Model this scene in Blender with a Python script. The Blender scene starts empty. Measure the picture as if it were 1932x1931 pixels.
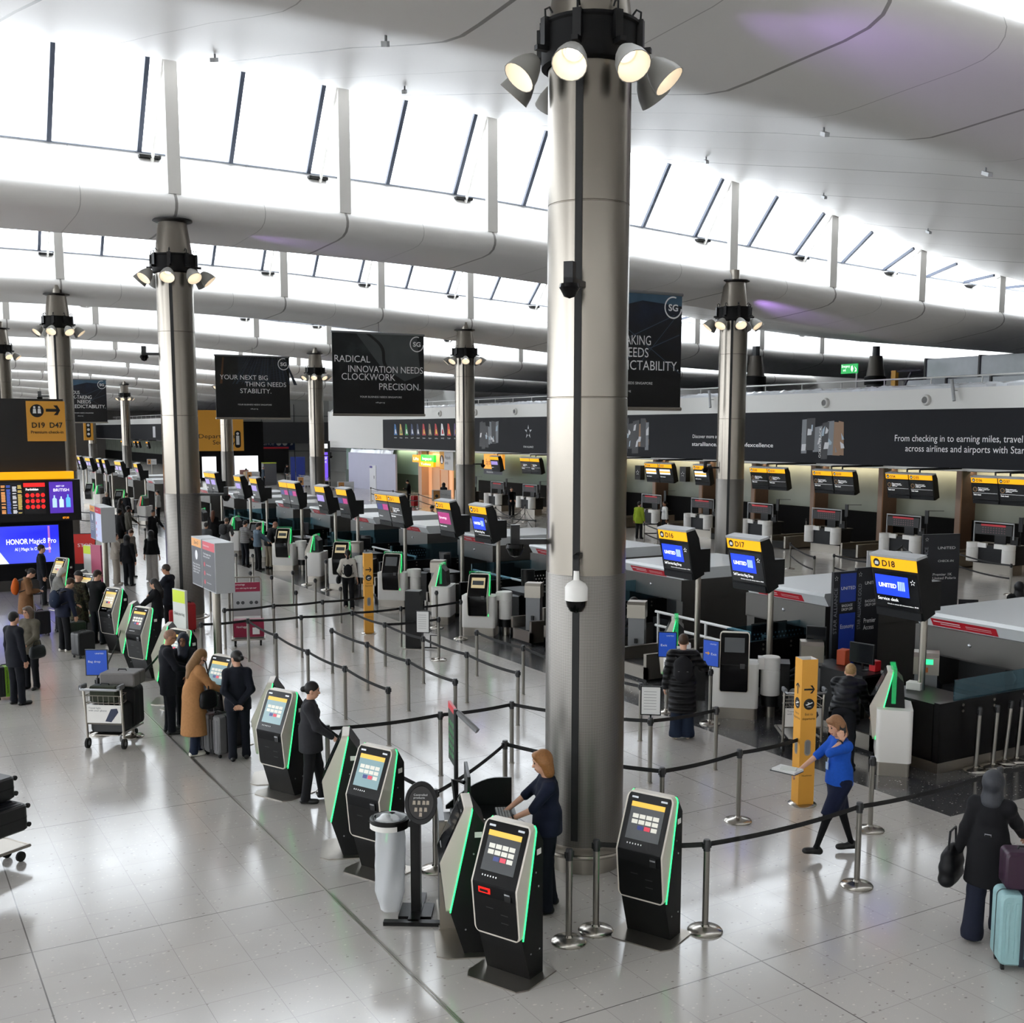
import bpy, bmesh, math, random
import numpy as np
from mathutils import Vector, Matrix
R = math.radians
random.seed(7)
SC = bpy.context.scene
COL = SC.collection

# ------------------------------------------------------------------ camera, sky, exposure
F_PX, CX, CY, PITCH, YAW, CAM_H = 2130.0, 966.0, 1080.0, R(7.2), R(29.9), 5.0
cam_data = bpy.data.cameras.new('camera')
cam_data.sensor_width = 36.0
cam_data.sensor_fit = 'HORIZONTAL'
cam_data.lens = F_PX / 1932.0 * 36.0
cam_data.shift_y = (CY - 965.5) / 1932.0
cam_data.clip_end = 600
cam = bpy.data.objects.new('camera', cam_data)
COL.objects.link(cam)
cam.location = (0, 0, CAM_H)
cam.rotation_euler = (R(90) - PITCH, 0, -YAW)
SC.camera = cam

world = bpy.data.worlds.new('overcast_sky')
SC.world = world
world.use_nodes = True
bgn = world.node_tree.nodes['Background']
bgn.inputs[0].default_value = (0.90, 0.95, 1.0, 1)
bgn.inputs[1].default_value = 3.6
SC.view_settings.view_transform = 'Standard'
SC.view_settings.look = 'None'
SC.view_settings.exposure = 1.12
SC.view_settings.gamma = 1.0
SC.cycles.max_bounces = 8
SC.cycles.diffuse_bounces = 5
SC.cycles.glossy_bounces = 4
SC.cycles.transparent_max_bounces = 16
SC.cycles.use_denoising = True
SC.cycles.sample_clamp_indirect = 6.0
SC.cycles.caustics_reflective = False
SC.cycles.caustics_refractive = False

# ------------------------------------------------------------------ helpers
_f = np.array([math.sin(YAW)*math.cos(PITCH), math.cos(YAW)*math.cos(PITCH), -math.sin(PITCH)])
_r = np.array([math.cos(YAW), -math.sin(YAW), 0.0])
_u = np.cross(_r, _f)
def sight(x, y):
    return _f + _r*(x-CX)/F_PX + _u*(CY-y)/F_PX
def G(x, y, z=0.0):
    """world point at height z for a point of the photograph"""
    d = sight(x, y); p = d*((z-CAM_H)/d[2])
    return Vector((p[0], p[1], z))
def PX(x, y, X):
    d = sight(x, y); p = d*(X/d[0]); return Vector((p[0], p[1], p[2]+CAM_H))
def PY(x, y, Y):
    d = sight(x, y); p = d*(Y/d[1]); return Vector((p[0], p[1], p[2]+CAM_H))

def lin(c):
    c = c/255.0
    return c/12.92 if c <= 0.04045 else ((c+0.055)/1.055)**2.4
def rgb(h):
    if isinstance(h, str):
        h = h.lstrip('#'); v = [int(h[i:i+2], 16) for i in (0, 2, 4)]
        return tuple(lin(c) for c in v)
    return tuple(h)
MATS = {}
def mat(name, col, rough=0.5, metal=0.0, emit=None, es=1.0, alpha=1.0, spec=0.5, noise=0.0, scale=40.0, coat=0.0):
    if name in MATS: return MATS[name]
    m = bpy.data.materials.new(name); m.use_nodes = True
    nt = m.node_tree; b = nt.nodes['Principled BSDF']
    c = rgb(col)
    b.inputs['Base Color'].default_value = (*c, 1)
    b.inputs['Roughness'].default_value = rough
    b.inputs['Metallic'].default_value = metal
    b.inputs['Specular IOR Level'].default_value = spec
    b.inputs['Alpha'].default_value = alpha
    if coat: b.inputs['Coat Weight'].default_value = coat
    if emit is not None:
        b.inputs['Emission Color'].default_value = (*rgb(emit), 1)
        b.inputs['Emission Strength'].default_value = es
    if noise:
        tc = nt.nodes.new('ShaderNodeTexCoord'); n = nt.nodes.new('ShaderNodeTexNoise')
        n.inputs['Scale'].default_value = scale
        mx = nt.nodes.new('ShaderNodeMix'); mx.data_type = 'RGBA'
        nt.links.new(tc.outputs['Object'], n.inputs['Vector'])
        nt.links.new(n.outputs['Fac'], mx.inputs[0])
        mx.inputs[6].default_value = (*[max(0, v*(1-noise)) for v in c], 1)
        mx.inputs[7].default_value = (*[min(1, v*(1+noise)) for v in c], 1)
        nt.links.new(mx.outputs[2], b.inputs['Base Color'])
    MATS[name] = m
    return m

class MB:
    """collects shapes into one mesh"""
    def __init__(s): s.v = []; s.f = []; s.mi = []; s.cur = 0
    def add(s, vs, fs):
        o = len(s.v); s.v.extend([tuple(v) for v in vs])
        s.f.extend([tuple(i+o for i in f) for f in fs]); s.mi.extend([s.cur]*len(fs)); return s
    def box(s, c, size, rz=0.0, M=None):
        x, y, z = [k/2 for k in size]
        vs = [Vector(p) for p in ((-x,-y,-z),(x,-y,-z),(x,y,-z),(-x,y,-z),(-x,-y,z),(x,-y,z),(x,y,z),(-x,y,z))]
        if M is not None: vs = [M @ v for v in vs]
        elif rz:
            m = Matrix.Rotation(rz, 3, 'Z'); vs = [m @ v for v in vs]
        c = Vector(c)
        return s.add([v+c for v in vs], [(3,2,1,0),(4,5,6,7),(0,1,5,4),(1,2,6,5),(2,3,7,6),(3,0,4,7)])
    def b2(s, lo, hi):
        return s.box([(a+b)/2 for a, b in zip(lo, hi)], [b-a for a, b in zip(lo, hi)])
    def ring(s, rings, caps=True, closed=True):
        n = len(rings[0]); vs = [p for r in rings for p in r]; fs = []
        for i in range(len(rings)-1):
            for j in range(n if closed else n-1):
                k = (j+1) % n
                fs.append((i*n+j, i*n+k, (i+1)*n+k, (i+1)*n+j))
        if caps:
            fs.append(tuple(reversed(range(n)))); fs.append(tuple(range((len(rings)-1)*n, len(rings)*n)))
        return s.add(vs, fs)
    def cyl(s, p0, p1, r0, r1=None, n=16, caps=True):
        r1 = r0 if r1 is None else r1
        p0, p1 = Vector(p0), Vector(p1); d = (p1-p0).normalized()
        a = d.orthogonal().normalized(); b = d.cross(a)
        cs = [(math.cos(2*math.pi*i/n), math.sin(2*math.pi*i/n)) for i in range(n)]
        return s.ring([[p0+(a*x+b*y)*r0 for x, y in cs], [p1+(a*x+b*y)*r1 for x, y in cs]], caps)
    def lathe(s, prof, n=24, c=(0,0,0), caps=False, M=None):
        c = Vector(c); rr = []
        for r, z in prof:
            rr.append([Vector((r*math.cos(2*math.pi*i/n), r*math.sin(2*math.pi*i/n), z)) for i in range(n)])
        if M is not None: rr = [[M @ p for p in q] for q in rr]
        return s.ring([[p+c for p in q] for q in rr], caps)
    def tube(s, path, r, n=8, closed=False):
        P = [Vector(p) for p in path]; m = len(P); rings = []
        up = None
        for i in range(m):
            if closed: t = (P[(i+1) % m]-P[i-1])
            else: t = P[min(i+1, m-1)]-P[max(i-1, 0)]
            t.normalize()
            if up is None: up = t.orthogonal().normalized()
            a = (up - t*up.dot(t))
            a = a.normalized() if a.length > 1e-6 else t.orthogonal().normalized()
            up = a; b = t.cross(a)
            rings.append([P[i]+(a*math.cos(2*math.pi*k/n)+b*math.sin(2*math.pi*k/n))*r for k in range(n)])
        if closed: rings.append(rings[0])
        return s.ring(rings, not closed)
    def prism(s, poly, lo, hi, axis='x'):
        """poly: 2-D outline; extruded from lo to hi along axis"""
        def P(a, b, t):
            return {'x': (t, a, b), 'y': (a, t, b), 'z': (a, b, t)}[axis]
        n = len(poly)
        vs = [P(a, b, lo) for a, b in poly] + [P(a, b, hi) for a, b in poly]
        fs = [tuple(reversed(range(n))), tuple(range(n, 2*n))]
        for i in range(n):
            j = (i+1) % n; fs.append((i, j, n+j, n+i))
        return s.add(vs, fs)
    def quad(s, a, b, c, d): return s.add([a, b, c, d], [(0, 1, 2, 3)])
    def sphere(s, c, r, n=12, sq=(1,1,1)):
        pr = [(math.sin(math.pi*i/n)*1.0, -math.cos(math.pi*i/n)) for i in range(n+1)]
        pr = [(max(a, 1e-4), b) for a, b in pr]
        c = Vector(c)
        rr = [[Vector((a*math.cos(2*math.pi*k/(2*n))*r*sq[0], a*math.sin(2*math.pi*k/(2*n))*r*sq[1], b*r*sq[2]))+c for k in range(2*n)] for a, b in pr]
        return s.ring(rr, True)
    def mesh(s, name, mats, sharp=35):
        me = bpy.data.meshes.new(name)
        me.from_pydata([tuple(v) for v in s.v], [], s.f)
        for m in (mats if isinstance(mats, (list, tuple)) else [mats]): me.materials.append(m)
        if any(s.mi): me.polygons.foreach_set('material_index', s.mi)
        bm = bmesh.new(); bm.from_mesh(me); bmesh.ops.recalc_face_normals(bm, faces=bm.faces); bm.to_mesh(me); bm.free()
        me.polygons.foreach_set('use_smooth', [True]*len(me.polygons))
        me.set_sharp_from_angle(angle=R(sharp)); me.update()
        return me
    def obj(s, name, mats, parent=None, loc=None, rz=0.0, bevel=0.0, sharp=35):
        o = bpy.data.objects.new(name, s.mesh(name, mats, sharp)); COL.objects.link(o)
        if parent is not None: o.parent = parent
        if loc is not None: o.location = loc
        if rz: o.rotation_euler = (0, 0, rz)
        if bevel:
            b = o.modifiers.new('bevel', 'BEVEL'); b.width = bevel; b.segments = 2; b.limit_method = 'ANGLE'; b.angle_limit = R(40)
        return o

def rrect(x0, y0, x1, y1, r, n=5):
    out = []
    for cx, cy, a0 in ((x1-r, y1-r, 0), (x0+r, y1-r, 90), (x0+r, y0+r, 180), (x1-r, y0+r, 270)):
        for i in range(n+1):
            a = R(a0+90*i/n); out.append((cx+r*math.cos(a), cy+r*math.sin(a)))
    return out
def thing(name, label, cat, loc=(0,0,0), rz=0.0, group=None):
    o = bpy.data.objects.new(name, None); COL.objects.link(o); o.empty_display_size = 0.1
    o.location = loc; o.rotation_euler = (0, 0, rz); o['label'] = label; o['category'] = cat
    if group: o['group'] = group
    return o
def tag(o, label, cat, group=None, kind=None):
    o['label'] = label; o['category'] = cat
    if group: o['group'] = group
    if kind: o['kind'] = kind
    return o
def struct(o):
    o['kind'] = 'structure'; return o
def kids(o): return [c for c in bpy.data.objects if c.parent == o]
def dup(root, loc, rz=0.0, label=None, group=None):
    r = root.copy(); COL.objects.link(r); r.location = loc; r.rotation_euler = (0, 0, rz)
    if label: r['label'] = label
    if group: r['group'] = group
    for ch in root.children:
        c = ch.copy(); COL.objects.link(c); c.parent = r
        for g in ch.children:
            d = g.copy(); COL.objects.link(d); d.parent = c
    return r
_fonts = {}
_txt_cache = {}
def text(body, w, h, m, parent, loc, rot=(R(90), 0, 0), align='LEFT', name='lettering', bold=0.0, depth=0.0, spacing=1.0):
    """flat lettering: cap height about h, total width squeezed to w when w is given"""
    key = (body, round(w or 0, 3), round(h, 3), m.name, align, bold, spacing)
    if key not in _txt_cache:
        cu = bpy.data.curves.new('t', 'FONT'); cu.body = body; cu.size = 1.0
        cu.align_x = align; cu.align_y = 'BOTTOM_BASELINE' if '\n' not in body else 'TOP'
        cu.fill_mode = 'FRONT'; cu.offset = bold; cu.space_line = spacing; cu.resolution_u = 3
        o = bpy.data.objects.new('t', cu); COL.objects.link(o)
        dg = bpy.context.evaluated_depsgraph_get()
        me = bpy.data.meshes.new_from_object(o.evaluated_get(dg))
        bpy.data.objects.remove(o); bpy.data.curves.remove(cu)
        co = np.zeros(len(me.vertices)*3); me.vertices.foreach_get('co', co); co = co.reshape(-1, 3)
        sy = h/0.70
        ww = np.ptp(co[:, 0])*sy if len(co) else 1
        sx = sy if not w else sy*w/max(ww, 1e-6)
        co[:, 0] *= sx; co[:, 1] *= sy
        me.vertices.foreach_set('co', co.ravel()); me.materials.clear(); me.materials.append(m); me.update()
        me.name = 'lettering'; _txt_cache[key] = me
    o = bpy.data.objects.new(name, _txt_cache[key]); COL.objects.link(o)
    o.parent = parent; o.location = loc; o.rotation_euler = rot
    return o

# ------------------------------------------------------------------ materials
WHITE = mat('white_paint', '#e6e4e0', 0.45)
OFFWHITE = mat('beige_white_panel', '#cfcac2', 0.4)
BLACK = mat('black_plastic', '#0a0a0b', 0.38, spec=.35)
BLACKM = mat('black_matt', '#070708', 0.65, spec=.2)
GLOSSBLACK = mat('black_gloss', '#050506', 0.12, spec=.22)
DARK = mat('charcoal', '#151619', 0.5, spec=.3)
GREY = mat('grey_metal_paint', '#77787a', 0.4, 0.3)
LGREY = mat('light_grey', '#a9abad', 0.45)
DGREY = mat('dark_grey', '#3c3d40', 0.5)
STEEL = mat('stainless_steel', '#b3aea6', 0.22, 1.0)
STEEL2 = mat('satin_steel', '#a19b92', 0.35, 1.0)
YEL = mat('yellow_vinyl', '#e3a33a', 0.5)
YELIT = mat('yellow_lit_sign', '#e09a00', 0.5, emit='#ffab08', es=0.42)
GREENLED = mat('green_light_strip', '#20ff70', 0.3, emit='#2dff7c', es=1.1)
RED = mat('red_vinyl', '#c3202f', 0.45)
WHITEINK = mat('white_lettering', '#e8e8e8', 0.5)
WHITELIT = mat('white_lit_lettering', '#ffffff', 0.5, emit='#ffffff', es=0.55)
BLACKINK = mat('black_lettering', '#0c0c0c', 0.6)
RUBBER = mat('rubber', '#151515', 0.8)
BLUELIT = mat('blue_lit_screen', '#0a2bd0', 0.3, emit='#0f3cf0', es=0.55)
SCREENOFF = mat('dark_screen', '#15171a', 0.1)
# ------------------------------------------------------------------ floor
def floor_material():
    m = bpy.data.materials.new('terrazzo_tiles'); m.use_nodes = True
    nt = m.node_tree; N = nt.nodes; L = nt.links; b = N['Principled BSDF']
    tc = N.new('ShaderNodeTexCoord'); sep = N.new('ShaderNodeSeparateXYZ'); L.new(tc.outputs['Object'], sep.inputs[0])
    def mth(op, a, b_=None, c=None):
        n = N.new('ShaderNodeMath'); n.operation = op
        for i, v in enumerate((a, b_, c)):
            if v is None: continue
            if isinstance(v, (int, float)): n.inputs[i].default_value = v
            else: L.new(v, n.inputs[i])
        return n.outputs[0]
    def line(co, off, period, half):
        t = mth('DIVIDE', mth('SUBTRACT', co, off), period)
        d = mth('ABSOLUTE', mth('SUBTRACT', mth('FRACT', mth('ADD', t, 0.5)), 0.5))
        return mth('LESS_THAN', mth('MULTIPLY', d, period), half)
    X, Y = sep.outputs[0], sep.outputs[1]
    thin = mth('MAXIMUM', line(X, 1.142, 0.597, 0.003), line(Y, 7.625, 0.606, 0.003))
    main = mth('MAXIMUM', line(X, 1.142, 2.985, 0.007), line(Y, 7.625, 3.64, 0.006))
    # tile tone
    cx = mth('FLOOR', mth('DIVIDE', mth('SUBTRACT', X, 1.142), 0.597)); cy = mth('FLOOR', mth('DIVIDE', mth('SUBTRACT', Y, 7.625), 0.606))
    cmb = N.new('ShaderNodeCombineXYZ'); L.new(cx, cmb.inputs[0]); L.new(cy, cmb.inputs[1])
    wn = N.new('ShaderNodeTexWhiteNoise'); L.new(cmb.outputs[0], wn.inputs['Vector'])
    def mix(fac, a, b_):
        n = N.new('ShaderNodeMix'); n.data_type = 'RGBA'
        if isinstance(fac, (int, float)): n.inputs[0].default_value = fac
        else: L.new(fac, n.inputs[0])
        for i, v in ((6, a), (7, b_)):
            if isinstance(v, tuple): n.inputs[i].default_value = (*v, 1)
            else: L.new(v, n.inputs[i])
        return n.outputs[2]
    light = mix(wn.outputs['Value'], (0.425, 0.406, 0.388), (0.445, 0.425, 0.405))
    noi = N.new('ShaderNodeTexNoise'); noi.inputs['Scale'].default_value = 1.6; noi.inputs['Detail'].default_value = 3; L.new(tc.outputs['Object'], noi.inputs['Vector'])
    light = mix(mth('MULTIPLY', noi.outputs['Fac'], 0.35), light, (0.52, 0.475, 0.425))
    dark = (0.055, 0.055, 0.058)
    # dark granite under and in front of the bag drop island
    inx = mth('MULTIPLY', mth('GREATER_THAN', X, 12.02), mth('LESS_THAN', X, 22.0))
    iny = mth('MULTIPLY', mth('GREATER_THAN', Y, 9.45), mth('LESS_THAN', Y, 62.0))
    dk = mth('MULTIPLY', inx, iny)
    base = mix(dk, light, dark)
    def chips(scale, thr, seed):
        v = N.new('ShaderNodeTexVoronoi'); v.inputs['Scale'].default_value = scale
        mp = N.new('ShaderNodeMapping'); mp.inputs['Location'].default_value = (seed, seed*2, 0); mp.inputs['Scale'].default_value = (1, 1.35, 1)
        L.new(tc.outputs['Object'], mp.inputs[0]); L.new(mp.outputs[0], v.inputs['Vector'])
        s2 = N.new('ShaderNodeSeparateXYZ'); L.new(v.outputs['Color'], s2.inputs[0])
        return mth('MULTIPLY', mth('LESS_THAN', v.outputs['Distance'], mth('MULTIPLY', s2.outputs[1], thr)), mth('GREATER_THAN', s2.outputs[0], 0.55))
    base = mix(mth('MULTIPLY', chips(17, 0.27, 3.1), 0.65), base, (0.66, 0.62, 0.57))
    base = mix(mth('MULTIPLY', chips(13, 0.22, 9.7), 0.7), base, (0.20, 0.18, 0.165))
    base = mix(mth('MULTIPLY', chips(29, 0.26, 5.3), 0.3), base, (0.60, 0.52, 0.44))
    base = mix(mth('MULTIPLY', thin, 0.38), base, (0.10, 0.095, 0.09))
    base = mix(mth('MULTIPLY', main, 0.75), base, (0.07, 0.065, 0.06))
    L.new(base, b.inputs['Base Color'])
    rn = N.new('ShaderNodeTexNoise'); rn.inputs['Scale'].default_value = 2.5; L.new(tc.outputs['Object'], rn.inputs['Vector'])
    L.new(mth('ADD', mth('MULTIPLY', rn.outputs['Fac'], 0.08), 0.12), b.inputs['Roughness'])
    b.inputs['Specular IOR Level'].default_value = 0.6
    return m
fl = MB(); fl.b2((-40, -14, -0.3), (70, 230, 0.0))
struct(fl.obj('floor', floor_material()))
strip = MB(); strip.b2((4.105, 2, 0.0), (4.122, 60, 0.0025)); strip.b2((4.134, 2, 0.0), (4.151, 60, 0.0025))
struct(strip.obj('trim_1', STEEL2))

# ------------------------------------------------------------------ roof: curved leaves on tube-edged beams, skylight strips between
BX = [-60, 3, 7, 11.4, 16, 24.6, 29, 33.5, 38, 44, 90]
TUBE_T = [10.66, 10.68, 10.70, 10.65, 10.54, 10.06, 9.82, 9.59, 9.42, 9.25, 8.6]
EDGE_T = [13.84, 13.84, 13.88, 13.86, 13.70, 12.87, 12.18, 11.30, 10.67, 10.3, 9.6]
def tube_z(X): return float(np.interp(X, BX, TUBE_T))-10.68
def edge_z(X): return float(np.interp(X, BX, EDGE_T))-13.85
def smooth_fn(fn):
    xs = np.arange(-60, 90.01, 1.0); v = np.array([fn(x) for x in xs])
    k = np.hanning(9); k /= k.sum(); vs = np.convolve(np.pad(v, 4, mode='edge'), k, 'valid')
    return lambda X: float(np.interp(X, xs, vs))
tube_z = smooth_fn(tube_z); edge_z = smooth_fn(edge_z)
PROF = [(1.35, 11.80), (0.30, 10.80), (0.06, 10.70), (0.0, 10.66), (-0.10, 10.55), (-0.15, 10.42), (-0.13, 10.30), (-0.03, 10.18), (0.20, 10.09), (0.6, 10.045), (1.5, 10.02),
        (2.4, 9.99), (2.9, 9.99), (3.4, 10.06), (4.2, 10.25), (5.3, 10.53), (6.6, 10.87), (8.1, 11.22), (10, 11.68), (12, 12.14), (14, 12.62), (16, 13.13), (17.2, 13.50), (18.0, 13.85), (18.12, 14.0), (17.9, 14.25), (9, 12.9), (2.2, 11.95), (1.42, 11.9), (1.35, 11.80)]
def prof_at(dy, z, X):
    t = min(max(dy/18.0, 0), 1)
    if z > 11.6 and dy < 9: t = 0.0
    return z + tube_z(X)*(1-t) + edge_z(X)*t
def ceiling_material():
    m = bpy.data.materials.new('white_roof_lining'); m.use_nodes = True
    nt = m.node_tree; N = nt.nodes; L = nt.links; b = N['Principled BSDF']
    tc = N.new('ShaderNodeTexCoord'); sep = N.new('ShaderNodeSeparateXYZ'); L.new(tc.outputs['Object'], sep.inputs[0])
    def mth(op, a, b_):
        n = N.new('ShaderNodeMath'); n.operation = op
        for i, v in enumerate((a, b_)):
            if isinstance(v, (int, float)): n.inputs[i].default_value = v
            else: L.new(v, n.inputs[i])
        return n.outputs[0]
    def line(off, half):
        t = mth('FRACT', mth('ADD', mth('DIVIDE', mth('SUBTRACT', sep.outputs[0], off), 4.4), 0.5), 0)
        return mth('LESS_THAN', mth('MULTIPLY', mth('ABSOLUTE', mth('SUBTRACT', t, 0.5), 0), 4.4), half)
    a = line(7.02, 0.035); c = line(9.22, 0.010)
    fac = mth('MAXIMUM', mth('MULTIPLY', a, 0.75), mth('MULTIPLY', c, 0.5))
    mx = N.new('ShaderNodeMix'); mx.data_type = 'RGBA'; L.new(fac, mx.inputs[0])
    mx.inputs[6].default_value = (0.76, 0.745, 0.725, 1); mx.inputs[7].default_value = (0.12, 0.11, 0.10, 1)
    L.new(mx.outputs[2], b.inputs['Base Color']); b.inputs['Roughness'].default_value = 0.42
    return m
CEIL = ceiling_material()
GLASS = bpy.data.materials.new('roof_glass'); GLASS.use_nodes = True
_n = GLASS.node_tree.nodes; _l = GLASS.node_tree.links
_t = _n.new('ShaderNodeBsdfTransparent'); _t.inputs[0].default_value = (0.97, 0.985, 1, 1)
_g = _n.new('ShaderNodeBsdfGlossy'); _g.inputs['Roughness'].default_value = 0.03
_m = _n.new('ShaderNodeMixShader'); _m.inputs[0].default_value = 0.06
_l.new(_t.outputs[0], _m.inputs[1]); _l.new(_g.outputs[0], _m.inputs[2]); _l.new(_m.outputs[0], _n['Material Output'].inputs[0])
MULL = mat('blue_grey_mullion', '#4a5160', 0.5)
BEAMS = [10.6+18*k for k in range(-2, 12)]
xs_roof = list(np.arange(-38, 68.01, 1.1))
for k, Y0 in enumerate(BEAMS):
    mb = MB()
    rings = [[(x, Y0+dy, prof_at(dy, z, x)) for dy, z in PROF[:-1]] for x in xs_roof]
    mb.ring(rings, True)
    struct(mb.obj('ceiling', CEIL, sharp=50))
    # skylight over this beam
    if k == 0: continue
    w = struct(bpy.data.objects.new('window_%d' % k, None)); COL.objects.link(w)
    gl = MB(); xs = np.arange(-38, 68.1, 2.2)
    for a, b_ in zip(xs[:-1], xs[1:]):
        def top(x): return (x, Y0+0.02, 13.83+edge_z(x))
        def bot(x): return (x, Y0+1.38, 11.83+tube_z(x))
        gl.quad(top(a), top(b_), bot(b_), bot(a))
    gl.obj('glazing', GLASS, w)
    rail = MB(); rail.tube([(x, Y0+1.36, 11.86+tube_z(x)) for x in xs], 0.022, 6); rail.obj('sill_rail', mat('pale_sill_rail', '#8b919c', .5), w)
    lo, hi = (-9, 10) if k < 7 else (-3, 8)
    for j in range(lo, hi):
        px = 7.02+4.4*j
        if not -36 < px < 64: continue
        zt = 13.86+edge_z(px); zb = 10.66+tube_z(px)
        p = MB(); p.b2((px-0.16, Y0-0.02, zb), (px+0.16, Y0+0.14, zt)); p.obj('post', WHITE, w, bevel=0.01)
        for off, strut in ((1.78, False), (3.88, True)):
            mx_ = px+off
            m1 = MB(); a = Vector((mx_, Y0+0.0, 13.80+edge_z(mx_))); b_ = Vector((mx_, Y0+1.32, 11.86+tube_z(mx_)))
            d = (b_-a).normalized(); side = Vector((1, 0, 0)); nr = d.cross(side)
            h = [side*sx*0.055+nr*sy*0.05 for sx, sy in ((-1,-1),(1,-1),(1,1),(-1,1))]
            m1.ring([[a+q for q in h], [b_+q for q in h]]); m1.obj('mullion', MULL, w)
            if strut and k < 6:
                s = MB(); s.cyl((mx_+0.36, Y0-0.02, 13.8+edge_z(mx_)), (mx_+0.28, Y0+1.18, 11.62+tube_z(mx_)), 0.045, n=8); s.obj('strut', WHITE, w)
                f = MB(); f.box((mx_+0.22, Y0+1.2, 11.72+tube_z(mx_)), (0.52, 0.2, 0.07)); f.obj('strut_foot', BLACK, w)

# ------------------------------------------------------------------ outer walls of the hall
wl = MB()
wl.b2((-38.4, -14, 0), (-38, 230, 4.0)); struct(wl.obj('wall_left', WHITE))
wb = MB(); wb.b2((-40, -14.4, 0), (70, -14, 11)); struct(wb.obj('wall_near', WHITE))
# ------------------------------------------------------------------ right side: mezzanine, banner wall
XW = 37.0
FACE_NX = -R(90)        # rz that turns a local -Y front towards world -X
PLASTER = mat('white_parapet', '#d9d8d4', 0.5)
GREENGL = mat('green_back_painted_glass', '#767c72', 0.25, noise=0.3, scale=0.7)
BROWN = mat('brown_timber_fin', '#3d2e25', 0.5, noise=0.2, scale=6)
BROWNL = mat('pale_timber_edge', '#8a6f5c', 0.5)
BANNERM = mat('dark_grey_vinyl', '#1d1e22', 0.6, spec=.15)
mz = MB()
for a, b_ in ((-13, 97.5), (129, 228)):
    mz.b2((XW+0.05, a, 3.40), (64, b_, 5.87))
struct(mz.obj('floor', DGREY)).name = 'floor_mezzanine'
pw = MB()
for a, b_ in ((-13, 97.5), (129, 228)):
    pw.b2((XW, a, 5.78), (XW+0.18, b_, 6.61)); pw.b2((XW-0.02, a, 3.41), (XW+0.05, b_, 5.80))
pw.b2((XW-0.02, 97.5, 3.41), (50, 97.7, 6.61))
struct(pw.obj('wall_right', PLASTER))
low = MB(); low.b2((38.6, 57, 1.40), (38.75, 74.5, 3.43)); struct(low.obj('wall_right_green', mat('dark_green_wall', '#3f5143', 0.5)))
low = MB(); low.b2((38.6, 74.5, 1.40), (38.75, 97.5, 3.43)); struct(low.obj('wall_right_teal', mat('teal_green_glass', '#7d9c92', 0.3)))
low = MB(); low.b2((38.6, -13, 1.40), (38.75, 57, 3.43)); low.b2((38.6, 132, 1.40), (38.75, 228, 3.43)); struct(low.obj('wall_right_glass', GREENGL))
low = MB(); low.b2((38.45, -13, 0), (38.75, 71.7, 1.40)); low.b2((38.45, 132, 0), (38.75, 228, 1.40)); struct(low.obj('wall_right_base', mat('black_base_wall', '#050506', .7, spec=.1)))
gw = MB(); gw.b2((38.5, 71.7, 0), (38.75, 97.5, 1.40)); struct(gw.obj('wall_right_green', mat('dark_green_wall', '#3f5143', 0.5)))
Y = 2.18; fi = 0
while Y < 57:
    t = MB(); t.cur = 0; t.b2((37.70, Y-0.12, 0), (37.77, Y+0.12, 3.40)); t.cur = 1; t.b2((37.77, Y-0.12, 0), (38.7, Y+0.12, 3.40))
    if Y > 14: struct(t.obj('trim_%d' % (2+fi), [BROWNL, BROWN])); fi += 1
    Y += 3.98
# warm cove light under the banner soffit
cove = bpy.data.lights.new('cove_light', 'AREA'); cove.shape = 'RECTANGLE'; cove.size = 0.15; cove.size_y = 80; cove.energy = 420; cove.color = (1.0, 0.80, 0.55)
co = bpy.data.objects.new('cove_light', cove); COL.objects.link(co); co.location = (38.3, 46, 3.36); co.rotation_euler = (0, R(-25), 0)
cv = MB(); cv.b2((38.02, 5, 3.34), (38.06, 88, 3.40)); struct(cv.obj('trim_30', WHITE))

# far wall, mezzanine back wall, recess
CONC = mat('grey_wall_panels', '#b4b5b2', 0.6, noise=0.06, scale=0.8)
fw = MB(); fw.b2((-38, 214, 0), (64, 214.4, 14)); struct(fw.obj('wall_far', mat('dark_far_wall', '#6a6662', 0.7)))
bw = MB(); bw.b2((64, -14, 0), (64.4, 230, 13)); struct(bw.obj('wall_mezzanine', mat('pale_grey_wall', '#a9a7a3', 0.6)))
rw = MB(); rw.b2((50, 97.7, 0), (50.2, 132, 9.0)); rw.b2((37.2, 131.8, 0), (50, 132, 9.0)); struct(rw.obj('wall_recess', CONC))
jl = MB()
for z in (2.4, 4.6, 6.6): jl.b2((49.96, 97.8, z), (50.0, 131.7, z+0.06))
for y in (104, 111, 118, 125): jl.b2((49.96, y, 0), (50.0, y+0.06, 8))
for z in (2.4, 4.6, 6.6): jl.b2((37.3, 131.74, z), (49.9, 131.8, z+0.06))
for x in (41.5, 45.5): jl.b2((x, 131.74, 0), (x+.06, 131.8, 8))
struct(jl.obj('trim_31', DGREY))
LOUV = mat('dark_louvre', '#3a3a3c', 0.5)
lv = thing('louvre_screen', 'dark horizontal slatted screen rising behind the balcony railing at the far middle', 'screen', (52, 92, 5.88), R(0))
b_ = MB()
for i in range(13): b_.box((0, 0, 0.12+i*0.16), (0.10, 44, 0.10))
b_.obj('slats', LOUV, lv)
b_ = MB(); b_.b2((0.06, -22, 0), (0.12, 22, 2.2)); b_.obj('backing', mat('grey_backing', '#6d6e70', 0.6), lv)

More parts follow.
